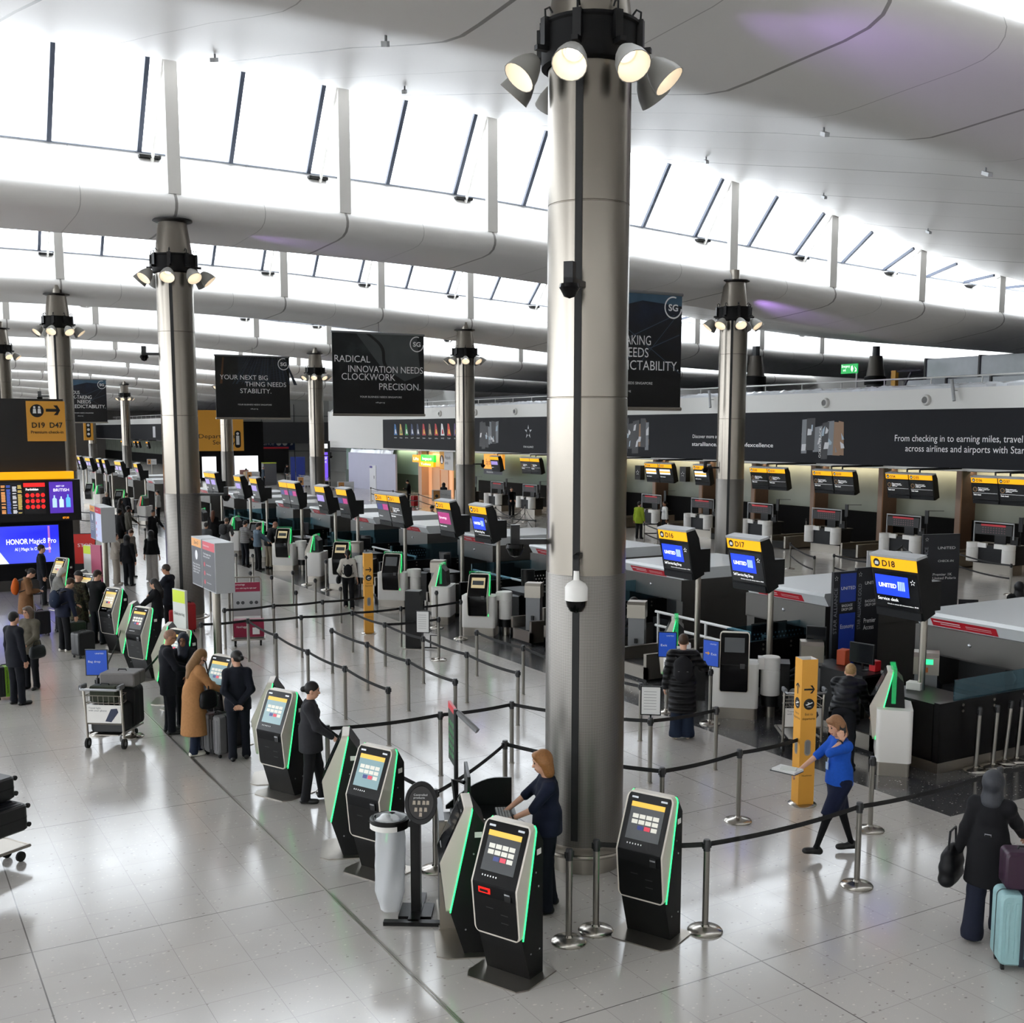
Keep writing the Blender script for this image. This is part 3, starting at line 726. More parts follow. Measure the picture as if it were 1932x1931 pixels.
hang_banner(14.05, 100.9, 5.6, 2, RT, 'small distant blue hanging banner beside the black information block', 9.98)

# ------------------------------------------------------------------ black information block at the left
TY = 38.0
inf = thing('information_block', 'large black free-standing block with departure screens and yellow check-in sign', 'information display', (3.2, TY, 0), R(0))
m = MB(); m.b2((-3.2, 0.05, 0), (2.55, 1.5, 3.45)); m.obj('lower_body', BLACKM, inf)
m = MB(); m.b2((-3.2, 0.15, 3.45), (2.45, 1.5, 5.95)); m.obj('upper_body', mat('charcoal_panel', '#1a1a1b', .6), inf)
m = MB(); m.b2((-3.2, -.02, 0), (2.52, .06, .32)); m.obj('skirting', mat('granite_skirt', '#34322f', .4), inf)
m = MB(); m.b2((-3.2, -.28, 3.47), (2.6, .1, 3.70)); m.obj('lit_header', YELIT, inf)
m = MB(); m.b2((-3.2, -.22, 2.16), (2.78, .1, 3.44)); m.obj('screen_casing', BLACK, inf)
def pic(parent, name, x0, x1, z0, z1, y, m_): mb = MB(); mb.quad((x0, y, z0), (x1, y, z0), (x1, y, z1), (x0, y, z1)); return mb.obj(name, m_, parent)
def em(name, c, s=.55): return mat(name, c, .4, emit=c, es=s)
ins = thing('advert_screen', 'bright blue lit advertising screen low on the black information block', 'screen', (3.2, TY, 0))
m = MB(); m.b2((-3.2, -.04, .80), (2.12, .04, 2.04)); m.obj('housing', BLACK, ins)
BLU = bpy.data.materials.new('blue_advert'); BLU.use_nodes = True
nt = BLU.node_tree; tc = nt.nodes.new('ShaderNodeTexCoord'); gr = nt.nodes.new('ShaderNodeTexNoise'); gr.inputs['Scale'].default_value = 1.1; gr.inputs['Detail'].default_value = 1
cr = nt.nodes.new('ShaderNodeValToRGB'); nt.links.new(tc.outputs['Generated'], gr.inputs[0]); nt.links.new(gr.outputs['Fac'], cr.inputs[0])
cr.color_ramp.elements[0].position = .3; cr.color_ramp.elements[0].color = (*rgb('#1c22d8'), 1); cr.color_ramp.elements[1].position = .7; cr.color_ramp.elements[1].color = (*rgb('#5a6cf0'), 1)
bb = nt.nodes['Principled BSDF']; nt.links.new(cr.outputs[0], bb.inputs['Emission Color']); bb.inputs['Emission Strength'].default_value = .6; bb.inputs['Base Color'].default_value = (.02, .02, .2, 1)
pic(ins, 'picture', -3.2, 2.10, .86, 2.02, -.045, BLU)
m = MB(); m.quad((1.78, -.05, 1.15), (1.84, -.05, 1.15), (1.84, -.05, 2.0), (1.78, -.05, 2.0)); m.obj('pylon_print', em('pink_line', '#b06ac0', .4), ins)
m = MB(); m.add([(-.2, -.05, .86), (.62, -.05, .86), (.3, -.05, 1.35), (-.2, -.05, 1.5)], [(0, 1, 2, 3)]); m.obj('white_swoosh', em('swoosh_white', '#d8e0f4', .5), ins)
text('HONOR', .62, .16, WHITELIT, ins, (.56, -.052, 1.46), bold=.02); text('Magic8 Pro', .78, .16, WHITELIT, ins, (1.22, -.052, 1.46)); text('AI | Magic In One Touch', 1.05, .1, WHITELIT, ins, (.8, -.052, 1.25))
scr = thing('departure_screen', 'row of lit departure and safety screens under the yellow header of the black block', 'screen', (3.2, TY, 0))
for x0, x1, name, c in ((-.4, .36, 'flight_list', '#0b0c12'), (.44, 1.08, 'flight_list', '#0b0c12'), (1.12, 1.74, 'safety_notice', '#0b0b0d'), (1.86, 2.55, 'bottle_advert', '#4a2a9c')):
    pic(scr, name, x0, x1, 2.40, 3.38, -.235, em('scr_'+c, c, .5))
g = random.Random(5)
for x0 in (-.4, .46):
    for c, sh in (('#e8a060', 0), ('#4860c0', 1), ('#d0d0d4', 2), ('#c8b060', 3)):
        m = MB()
        for i in range(22):
            z = 3.30-.04*i
            a = x0+.02+.15*sh+(.02 if sh > 1 else 0)
            if g.random() < .75: m.quad((a, -.24, z-.028), (a+g.uniform(.08, .13), -.24, z-.028), (a+.11, -.24, z), (a, -.24, z))
        m.obj('flight_rows', em('row_'+c, c, .4), scr)
pic(scr, 'red_heading', 1.12, 1.74, 3.24, 3.36, -.24, em('scr_red', '#e02020', .6))
text('Forbidden', .36, .07, WHITELIT, scr, (1.18, -.245, 3.13), bold=.02)
m = MB()
for i in range(4):
    for j in range(3):
        c0 = (1.22+.15*i, -.24, 2.98-.18*j); m.add([(c0[0]+.06*math.cos(2*math.pi*k/14), -.24, c0[2]+.065*math.sin(2*math.pi*k/14)) for k in range(14)], [tuple(range(14))])
m.obj('red_discs', em('scr_red', '#e02020', .6), scr)
text('BEST OF', .24, .05, WHITELIT, scr, (2.06, -.245, 3.22)); text('BRITISH', .46, .09, WHITELIT, scr, (1.97, -.245, 3.08))
for x, c, h in ((2.0, '#a8c8f0', .38), (2.2, '#c0d8f4', .34), (2.4, '#58b0f0', .40)):
    m = MB(); m.add([(x-.06, -.24, 2.58), (x+.07, -.24, 2.58), (x+.07, -.24, 2.58+h*.7), (x+.02, -.24, 2.58+h*.8), (x+.02, -.24, 2.58+h), (x-.02, -.24, 2.58+h), (x-.02, -.24, 2.58+h*.8), (x-.06, -.24, 2.58+h*.7)], [tuple(range(8))]); m.obj('bottle_picture', em('bot'+c, c, .5), scr)
text('07:30', .18, .06, em('amber', '#ff9a1a', .8), scr, (2.22, -.235, 2.22))
sg = thing('checkin_sign', 'yellow sign with arrow reading D19 D47 premium check-in on the black block', 'sign', (3.2, TY, 0))
m = MB(); m.b2((1.36, .06, 4.64), (2.48, .15, 5.88)); m.obj('panel', YEL, sg)
def disc(parent, x, z, r, y, m_, name='disc'):
    mb = MB(); mb.add([(x+r*math.cos(2*math.pi*k/24), y, z+r*math.sin(2*math.pi*k/24)) for k in range(24)], [tuple(range(24))]); return mb.obj(name, m_, parent)
disc(sg, 1.66, 5.58, .20, .055, BLACKINK)
m = MB()
for dx in (-.07, .07):
    m.add([(1.66+dx+.035*math.cos(2*math.pi*k/10), .05, 5.69+.035*math.sin(2*math.pi*k/10)) for k in range(10)], [tuple(range(10))])
    m.add([(1.66+dx-.05, .05, 5.50), (1.66+dx+.05, .05, 5.50), (1.66+dx+.04, .05, 5.645), (1.66+dx-.04, .05, 5.645)], [(0, 1, 2, 3)])
m.obj('people_pictogram', WHITEINK, sg)
def arrow(parent, x, z, L_, y, m_, ang=0.0, t_=.045):
    mb = MB(); h = L_*.36
    pl = [(-L_/2, -t_), (L_/2-t_*2.4, -t_), (L_/2-h-t_, -h), (L_/2-h+t_*1.6, -h), (L_/2, 0), (L_/2-h+t_*1.6, h), (L_/2-h-t_, h), (L_/2-t_*2.4, t_), (-L_/2, t_)]
    ca, sa = math.cos(ang), math.sin(ang)
    mb.add([(x+a*ca-b*sa, y, z+a*sa+b*ca) for a, b in pl], [(0, 1, 7, 8), (1, 2, 3, 4), (1, 4, 7), (4, 5, 6, 7)]); return mb.obj('arrow', m_, parent)
arrow(sg, 2.13, 5.60, .42, .055, BLACKINK)
text('D19', .38, .16, BLACKINK, sg, (1.48, .05, 5.06), bold=.02); text('D47', .38, .16, BLACKINK, sg, (2.0, .05, 5.06), bold=.02); text('Premium check-in', .95, .09, BLACKINK, sg, (1.45, .05, 4.88), bold=.012)
# ------------------------------------------------------------------ self-service check-in kiosks
BEIGE = mat('kiosk_side_panel', '#cdc6bb', 0.4)
KBODY = mat('kiosk_black_body', '#070708', 0.42, spec=.3)
SCR_BG = mat('kiosk_screen_dark', '#26282a', 0.15, emit='#3a3d3f', es=0.4)
SCR_TEAL_REFL = mat('kiosk_screen_teal_reflection', '#5c7378', 0.15, emit='#8fb0b6', es=0.26)  # bluish reflection on the screens put in as a teal glow
SCR_SAND = mat('kiosk_screen_sand', '#8a7d60', 0.15, emit='#c4b48c', es=0.34)
SCR_YEL = mat('kiosk_screen_yellow', '#a88630', 0.3, emit='#e8b440', es=0.42)
SCR_WHT = mat('kiosk_screen_tile', '#8a8c88', 0.3, emit='#e0ddd0', es=0.36)
SCR_RED = mat('kiosk_screen_red', '#902838', 0.3, emit='#d0344c', es=0.4)
SCR_NAVY = mat('kiosk_screen_navy', '#1c2658', 0.3, emit='#24306e', es=0.4)
REDGLOW = mat('red_scanner_light', '#ff1010', 0.3, emit='#ff1408', es=0.75)
SILVER = mat('silver_button', '#b9bcc0', 0.25, 0.6)
ZT, ZK, ZB = 1.455, 0.92, 0.42
def kf(z): return np.interp(z, [ZB, ZK, ZT], [-.205, -.262, -.02])
def kb(z): return np.interp(z, [ZB, ZT], [-.165, .058])
def khw(z, w=.255, r=.065):
    d = min(ZT-z, z-ZB)
    return w if d >= r else w-r+math.sqrt(max(0, r*r-(r-d)**2))
def kz(): return [ZT-.001, ZT-.006, ZT-.016, ZT-.03, ZT-.048, ZT-.066, 1.2, 1.05, ZK+.004, ZK-.004, .75, .6, ZB+.066, ZB+.048, ZB+.03, ZB+.016, ZB+.006, ZB+.001]
_kioskmesh = {}
def km(key, fn, m, sharp=35):
    if key not in _kioskmesh: _kioskmesh[key] = fn().mesh(key.split('#')[0], m, sharp)
    return _kioskmesh[key]
def put(me, name, parent, loc=(0, 0, 0), rz=0.0):
    o = bpy.data.objects.new(name, me); COL.objects.link(o); o.parent = parent; o.location = loc
    if rz: o.rotation_euler = (0, 0, rz)
    return o
def face_strip(z0, z1, inset, lift, n=1, x0=None, x1=None):
    """patch lying on the kiosk front between two heights"""
    mb = MB(); zs = [z for z in kz() if z0 < z < z1]; zs = [z1]+zs+[z0]; rows = []
    for z in zs:
        h = khw(min(max(z, ZB+.001), ZT-.001))-inset; a, b = (-h, h) if x0 is None else (x0, x1)
        up = z > ZK; ny = -lift*(.91 if up else .99); nz = lift*(.41 if up else -.11)
        rows.append([(a, kf(z)+ny, z+nz), (b, kf(z)+ny, z+nz)])
    return mb.ring(rows, False, False)
def shell_mb():
    m = MB(); m.ring([[(-khw(z), kf(z), z), (khw(z), kf(z), z), (khw(z), kb(z), z), (-khw(z), kb(z), z)] for z in kz()]); return m
def led_mb(s):
    m = MB(); pts = [(s*.2575, kb(z)-.004, z) for z in np.linspace(ZB+.01, ZT-.06, 8)] + [(s*(khw(z)+.003), kb(z)-.004, z) for z in (ZT-.03, ZT-.012)]
    m.tube(pts, .0072, 6); return m
def kiosk_top(t, screen='dark', red=False, detail=True, led=True):
    put(km('shell', shell_mb, BEIGE), 'shell', t)
    b_ = put(km('front_glass', lambda: face_strip(ZK+.01, ZT-.018, .018, .003), GLOSSBLACK), 'front_glass', t)
    put(km('lower_panel', lambda: face_strip(ZB+.018, .805, .018, .003), mat('kiosk_lower_panel', '#0b0b0c', .35, spec=.25)), 'lower_panel', t)
    put(km('scanner_recess', lambda: face_strip(.80, ZK+.012, .018, .002), BLACKM), 'scanner_recess', t)
    s = put(km('screen#'+screen, lambda: face_strip(1.03, 1.36, 0, .006, x0=-.182, x1=.182), {'dark': SCR_BG, 'teal': SCR_TEAL_REFL, 'sand': SCR_SAND, 'off': SCREENOFF}[screen]), 'screen', t)
    if detail and screen != 'off':
        put(km('screen_header', lambda: face_strip(1.315, 1.36, 0, .008, x0=-.182, x1=.182), SCR_YEL), 'screen_header', s)
        def tiles(rows, cols, skip=0):
            m = MB()
            for r_ in rows:
                for c in cols:
                    z1 = 1.255-.050*r_; f = face_strip(z1-.037, z1, 0, .008, x0=-.145+.074*c, x1=-.145+.074*c+.064); m.add(f.v, f.f)
            return m
        put(km('screen_tiles', lambda: tiles((0, 1), (0, 1, 2, 3)), SCR_WHT), 'screen_tiles', s)
        put(km('screen_tile_navy', lambda: tiles((2,), (1,)), SCR_NAVY), 'screen_tile', s)
        put(km('screen_tile_red', lambda: tiles((2,), (2,)), SCR_RED), 'screen_tile', s)
        put(km('screen_tile_white', lambda: tiles((2,), (3,)), SCR_WHT), 'screen_tile', s)
    if detail:
        for x in (-.16, .16):
            put(km('button%d' % (x > 0), lambda: face_strip(1.39, 1.407, 0, .007, x0=x-.035, x1=x+.035), SILVER), 'button', t)
        def keys():
            m = MB()
            for i in range(6): f = face_strip(.985, .998, 0, .007, x0=-.15+.03*i, x1=-.138+.03*i); m.add(f.v, f.f)
            return m
        put(km('key_row', keys, WHITEINK), 'key_row', t)
        def reader():
            m = MB(); m.b2((.12, kf(.86)-.012, .81), (.19, kf(.86)+.02, .895)); return m
        rd = put(km('card_reader', reader, BLACK), 'card_reader', t)
        put(km('card_slot', lambda: face_strip(.872, .888, 0, .02, x0=.125, x1=.185), SILVER), 'card_slot', rd)
        def slots():
            m = MB()
            for x, z in ((-.06, .70), (.1, .66), (.1, .58)): f = face_strip(z-.004, z+.004, 0, .006, x0=x-.04, x1=x+.04); m.add(f.v, f.f)
            return m
        put(km('slot_marks', slots, mat('slot_grey', '#3a3a3c', .4)), 'slot_marks', t)
    if red:
        def rg():
            m = MB(); f = face_strip(.835, .89, 0, .008, x0=-.17, x1=-.04); m.add(f.v, f.f); return m
        put(km('scanner_light', rg, REDGLOW), 'scanner_light', t)
        put(km('scanner_plate', lambda: face_strip(.846, .874, 0, .012, x0=-.155, x1=-.06), BLACK), 'scanner_plate', t)
    if led:
        for s_ in (-1, 1): put(km('light_strip%d' % s_, lambda: led_mb(s_), GREENLED), 'light_strip', t)
def kiosk_body_mb():
    m = MB(); m.prism([(.055, 1.45), (.175, 1.27), (.175, 0.012), (-.035, 0.012), (-.168, .43)], -.243, .243, 'x'); return m
def kiosk_base_mb():
    m = MB(); pl = [(-.34, -.20), (-.27, -.30), (.27, -.30), (.34, -.20), (.34, .26), (-.34, .26)]; m.prism(pl, 0, .012, 'z'); return m
def sticker_mb(s):
    m = MB(); x = s*.245; m.quad((x, .07, 1.16), (x, .14, 1.16), (x, .14, 1.215), (x, .07, 1.215)); return m
def screws_mb(s):
    m = MB()
    for y, z in ((.06, 1.0), (.10, .86), (-.02, .25), (.12, .25)): m.cyl((s*.243, y, z), (s*.247, y, z), .009, n=8)
    return m
def kiosk(loc, rz, lab, screen='dark', red=False):
    t = thing('checkin_kiosk', lab, 'kiosk', loc, R(rz), 'self-service check-in kiosks in the row')
    put(km('body', kiosk_body_mb, KBODY), 'body', t)
    put(km('base_plate', kiosk_base_mb, STEEL2), 'base_plate', t)
    for s_ in (-1, 1):
        put(km('sticker%d' % s_, lambda: sticker_mb(s_), WHITE), 'sticker', t)
        put(km('screws%d' % s_, lambda: screws_mb(s_), SILVER), 'screws', t)
    kiosk_top(t, screen, red)
    return t
# front faces roughly towards the viewer (-65) or away to the left (-112)
KA, KB = -65, -113
kiosk((4.94, 8.62, 0), KA, 'black check-in kiosk nearest the viewer with red scanner glow and tiled screen', red=True)
kiosk((4.86, 9.36, 0), KB, 'kiosk seen side on with green strip, just left behind the nearest kiosk', 'off')
kiosk((6.55, 8.62, 0), KA, 'check-in kiosk standing alone right of the foreground column', )
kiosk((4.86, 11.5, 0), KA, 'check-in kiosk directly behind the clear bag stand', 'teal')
kiosk((4.78, 12.3, 0), KB, 'side-on kiosk with green strip behind the bag stand kiosk', 'off')
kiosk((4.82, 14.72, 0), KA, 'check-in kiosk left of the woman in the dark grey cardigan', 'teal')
kiosk((4.90, 15.45, 0), KB, 'side-on kiosk between the navy-suited woman and the grey cardigan woman', 'off')
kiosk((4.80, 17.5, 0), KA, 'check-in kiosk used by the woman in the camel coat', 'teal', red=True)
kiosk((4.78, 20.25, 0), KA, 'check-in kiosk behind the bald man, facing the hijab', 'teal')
kiosk((4.72, 20.95, 0), KB, 'side-on kiosk with green strip left of the bald man', 'off')
kiosk((4.76, 23.2, 0), KA, 'large-looking kiosk with dark lower panel left of the yellow notice board', 'dark')
kiosk((4.70, 23.95, 0), KB, 'side-on kiosk with bright green strip behind the blue bag drop sign', 'off')
kiosk((4.8, 26.4, 0), KA, 'kiosk with sand-coloured screen used by the man in the black jacket', 'sand')
kiosk((4.75, 29.3, 0), KA, 'kiosk with orange-lit screen behind the group on the left', 'sand')
kiosk((4.7, 30.1, 0), KB, 'kiosk with green-lit top behind the group on the left', 'off')
kiosk((4.72, 33.4, 0), KA, 'farthest kiosk in the row beside the blue advertising screen', 'sand')

# ------------------------------------------------------------------ retractable belt posts
POSTST = mat('post_steel', '#8f8b85', 0.28, 1.0)
BELTM = mat('black_belt_webbing', '#0c0c0d', 0.7)
def post_mb():
    m = MB(); m.cyl((0, 0, .01), (0, 0, .86), .032, n=14); return m
def head_mb():
    m = MB(); m.lathe([(.036, .84), (.036, .945), (.030, .955), (.0005, .957)], 14); m.box((0, 0, .895), (.095, .03, .06)); return m
def base_mb():
    m = MB(); m.lathe([(.178, 0), (.178, .012), (.165, .026), (.10, .042), (.045, .055), (.033, .075)], 28); return m
def socket_mb():
    m = MB(); m.lathe([(.042, 0), (.042, .012), (.033, .014)], 14); return m
HT = .955
def belt_to(t, a, b, za=.905, zb=.905, sag=None):
    a, b = Vector(a), Vector(b); L_ = (b-a).length; s_ = L_*.018 if sag is None else sag
    mb = MB(); rows = []; n = 10
    side = Vector((-(b-a).y, (b-a).x, 0)).normalized()*.0015
    for i in range(n+1):
        f = i/n; p = a.lerp(b, f)-a; z = za+(zb-za)*f-4*s_*f*(1-f)
        rows.append([(p.x-side.x, p.y-side.y, z-.026), (p.x+side.x, p.y+side.y, z-.026), (p.x+side.x, p.y+side.y, z+.026), (p.x-side.x, p.y-side.y, z+.026)])
    mb.ring(rows); return mb.obj('belt', BELTM, t)
def post(loc, lab, base=True, group='belt posts of the queue lanes', lean=None):
    t = thing('belt_post', lab, 'queue post', loc, 0, group)
    put(km('pole', post_mb, POSTST), 'pole', t); put(km('belt_head', head_mb, mat('belt_head_grey', '#2c2c2e', .4, .3)), 'belt_head', t)
    if base: put(km('base', base_mb, STEEL), 'base', t)
    else: put(km('floor_socket', socket_mb, STEEL2), 'floor_socket', t)
    if lean: t.rotation_euler = lean
    return t
ORD = ['first', 'second', 'third', 'fourth', 'fifth', 'sixth', 'seventh', 'eighth', 'ninth', 'tenth', 'eleventh', 'twelfth']
def row(pts, desc, base=False, belts=True, end=None, skip=()):
    out = []
    P = [G(*p) for p in pts]
    for i, p in enumerate(P):
        lab = f'{ORD[i]} post from left {desc}' if len(P) > 1 else f'belt post {desc}'
        out.append(post(p, lab, base if not isinstance(base, (list, tuple)) else base[i]))
        if belts and i+1 < len(P) and i not in skip: belt_to(out[-1], p, P[i+1])
    if end is not None: belt_to(out[-1], P[-1], G(*end) if len(end) == 2 else Vector(end))
    return out, P
def link(t, a, b): belt_to(t, a, b)
YP1 = Vector((10.62, 10.78, 0)); YP2 = Vector((10.56, 25.6, 0))
rA, pA = row([(425.5, 1225), (518, 1215), (610, 1206)], 'of the belt ending at the distant yellow pillar', end=tuple(YP2))
rB, pB = row([(382, 1258), (470, 1249), (570, 1241), (665.5, 1231), (757, 1221), (869.5, 1206)], 'of the belt passing in front of the maroon bag sizer', base=[0, 0, 0, 0, 0, 1])
rC, pC = row([(727, 1258), (799, 1290), (881, 1326), (977, 1369)], 'of the lane running from the black stand to the foreground column'); link(rB[3], pB[3], pC[0])
rD, pD = row([(627.5, 1271), (694, 1303), (771, 1342), (859.5, 1388)], 'of the middle slanting queue lane')
rE, pE = row([(522.6, 1283), (582.5, 1320), (652.5, 1358), (734, 1406.6)], 'of the slanting lane nearest the kiosks'); link(rB[1], pB[1], pE[0])
rC2, pC2 = row([(828, 1246)], 'with wide steel base beside the small notice frame', base=True); link(rC[0], pC[0], pC2[0])
rF, pF = row([(620, 1495), (831.7, 1463.8), (965.5, 1440), (1225.6, 1477.6), (1349, 1453)], 'of the long belt crossing behind the foreground column', base=[1, 0, 0, 0, 0])
rG, pG = row([(953, 1530), (1247, 1592), (1392, 1550)], 'of the belt ending at the near yellow pillar', base=[0, 1, 1], end=tuple(YP1))
rP, pP = row([(822, 1642)], 'with shiny round base behind the side-on kiosk near the bag stand', base=True); link(rF[0], pF[0], pP[0]); link(rP[0], pP[0], pG[0])
rN, pN = row([(1124, 1757), (1330, 1757), (1616, 1672), (1879, 1592), (2050, 1560)], 'of the nearest belt, right of the foreground column base', base=True)
row([(1073, 1778)], 'with round base standing nearest the viewer left of the lone kiosk', base=True)
row([(1641, 1567)], 'with round base behind the walking woman in blue', base=True)
rJ, pJ = row([(899.6, 1276), (987, 1311)], 'of the pair left of the foreground column edge', end=(1210, 1400)); row([(1207.5, 1398)], 'left of the person in the long black puffer coat', False)
row([(824, 1185)], 'with round base beside the side-on bag drop unit', True)
for k, (x, y, bs) in enumerate(((434, 1172, 0), (397.7, 1154, 0), (560, 1184.5, 0), (596, 1157, 0), (643.7, 1176, 0), (416, 1087, 0), (439, 1130, 0), (446.5, 1098.6, 0), (478, 1100, 0), (474, 1140, 0), (514, 1150, 0), (553.6, 1139, 0), (578.4, 1104, 1), (615.7, 1113.5, 1))):
    where = ['beside the grey twin notice box', 'just left of the grey twin notice box edge', 'right of the maroon bag sizer top', 'second right of the maroon bag sizer', 'left of the woman in the white sweater', 'farthest left of the empty lanes', 'just above left of the maroon bag sizer', 'behind the maroon bag sizer, far left', 'by the denim jacket', 'directly above the maroon bag sizer', 'two right of the maroon bag sizer handle', 'three right of the maroon bag sizer', 'with disc base by the second bag drop unit', 'with disc base behind the white sweater woman'][k]
    p = post(G(x, y), 'loose belt post without belt, '+where, bool(bs))
# folded away posts beside the service desk
for k, (x, y, lx_) in enumerate(((1840, 1455, 2), (1872, 1449, 3), (1894, 1440, 6), (1917, 1437, 4))):
    post(G(x, y), ['leftmost', 'second from left', 'third from left', 'rightmost'][k]+' of four stored posts leaning by the black desk wall', True, 'stored posts by the desk wall', (0, R(lx_), 0))

# ------------------------------------------------------------------ yellow exit pillars
def plane_icon(parent, x, z, r, y, rot=(0, 0, 0), loc=(0, 0, 0)):
    mb = MB(); mb.add([(x+r*math.cos(2*math.pi*k/24), y, z+r*math.sin(2*math.pi*k/24)) for k in range(24)], [tuple(range(24))])
    d = mb.obj('disc', BLACKINK, parent); d.rotation_euler = rot; d.location = loc
    mb = MB(); s_ = r*.7
    mb.add([(x-s_, y-.001, z-.1*s_), (x-.6*s_, y-.001, z-.35*s_), (x+.95*s_, y-.001, z+.3*s_), (x+.9*s_, y-.001, z+.52*s_)], [(0, 1, 2, 3)])
    mb.add([(x-.5*s_, y-.001, z+.45*s_), (x-.2*s_, y-.001, z+.5*s_), (x+.35*s_, y-.001, z+.25*s_), (x+.1*s_, y-.001, z+.05*s_)], [(0, 1, 2, 3)])
    mb.add([(x-.5*s_, y-.001, z-.72*s_), (x+.6*s_, y-.001, z-.72*s_), (x+.6*s_, y-.001, z-.58*s_), (x-.5*s_, y-.001, z-.58*s_)], [(0, 1, 2, 3)])
    e = mb.obj('aircraft_pictogram', WHITEINK, parent); e.rotation_euler = rot; e.location = loc
def exit_pillar(loc, rz, lab, H_=2.0, s_=.22):
    t = thing('exit_pillar', lab, 'sign pillar', loc, R(rz))
    h = s_/2
    m = MB(); o = [(-h, -h), (h, -h), (h, h), (-h, h)]; i_ = [(a*.95, b*.95) for a, b in o]
    m.ring([[(a, b, .03) for a, b in o], [(a, b, H_) for a, b in o], [(a, b, H_) for a, b in i_], [(a, b, 1.7) for a, b in i_]], False)
    m.obj('sleeve', [YEL], t)
    m = MB(); m.ring([[(a*.94, b*.94, H_+.001) for a, b in o], [(a*.93, b*.93, 1.75) for a, b in o]], False); m.obj('inner_lining', WHITE, t)
    m = MB(); m.lathe([(.19, 0), (.19, .012), (.16, .03), (.05, .04)], 28); m.obj('base', STEEL, t)
    for q, ang in ((0, 0), (1, -90)):
        rot = (0, 0, R(ang))
        a = arrow(t, 0, 1.60, .15, -h-.003, BLACKINK, R(90) if q else 0, .012); a.rotation_euler = rot
        plane_icon(t, 0, 1.40, .075, -h-.003, rot)
        for body, z, w, hh in (('Exit to', 1.25, .11, .032), ('departures', 1.19, .18, .032), ('Heathrow', .42, .14, .02)):
            p = Vector((-w/2, -h-.003, z)); p.rotate(Matrix.Rotation(R(ang), 3, 'Z')); text(body, w, hh, BLACKINK, t, p, (R(90), 0, R(ang)))
        mb = MB(); mb.add([(a_, -h-.002, b) for a_, b in rrect(-.045, .70, .045, .92, .045)], [tuple(range(24))]); c = mb.obj('belt_opening', STEEL2, t); c.rotation_euler = rot
        mb = MB(); mb.add([(a_, -h-.0035, b) for a_, b in rrect(-.03, .72, .03, .90, .03)], [tuple(range(24))]); c = mb.obj('belt_opening_back', GREY, t); c.rotation_euler = rot
exit_pillar((10.70, 10.78, 0), -20, 'near square yellow exit to departures pillar beside the phoning woman')
exit_pillar((10.64, 25.6, 0), -15, 'distant square yellow exit pillar beside the bag drop units')
# ------------------------------------------------------------------ overhead desk displays on poles
UNITED = mat('united_blue_lit', '#1a35d8', 0.3, emit='#1b3df0', es=0.62)
MAROONLIT = mat('maroon_lit', '#8c1a5c', 0.3, emit='#98206a', es=0.5)
def bag_icon(t, x, z, r, y):
    disc(t, x, z, r, y, BLACKINK, 'bag_disc')
    mb = MB(); s_ = r*.62; mb.add([(x-s_, y-.001, z-s_*.7), (x+s_*.8, y-.001, z-s_*.8), (x+s_, y-.001, z+s_*.3), (x-s_*.1, y-.001, z+s_*.7), (x-s_*.8, y-.001, z+s_*.4)], [(0, 1, 2, 3, 4)]); mb.obj('bag_pictogram', WHITEINK, t)
def united_logo(t, x, z, w, h, y):
    pic(t, 'airline_panel', x, x+w, z, z+h, y, UNITED)
    text('UNITED', w*.54, h*.20, WHITELIT, t, (x+w*.09, y-.003, z+h*.40), bold=.03)
    mb = MB(); a = x+w*.68; b = z+h*.30; q = w*.21
    mb.quad((a, y-.003, b), (a+q, y-.003, b), (a+q, y-.003, b+h*.45), (a, y-.003, b+h*.45)); mb.obj('globe_emblem', mat('globe_pale', '#9fb8f4', .3, emit='#9fb8f4', es=.5), t)
    mb = MB()
    for k in range(3): mb.quad((a+q*(.2+.25*k), y-.004, b), (a+q*(.26+.25*k), y-.004, b), (a+q*(.34+.25*k), y-.004, b+h*.45), (a+q*(.28+.25*k), y-.004, b+h*.45))
    mb.obj('globe_lines', UNITED, t)
TILT = R(12)
def display_head(parent, num, content, dx=0.0, W=.90, named='display'):
    """one tilted head, front towards local -Y, made at the origin of parent"""
    d = bpy.data.objects.new(named, None); COL.objects.link(d); d.parent = parent; d.location = (dx, 0, 0); d.rotation_euler = (-TILT*-1, 0, 0)
    return d
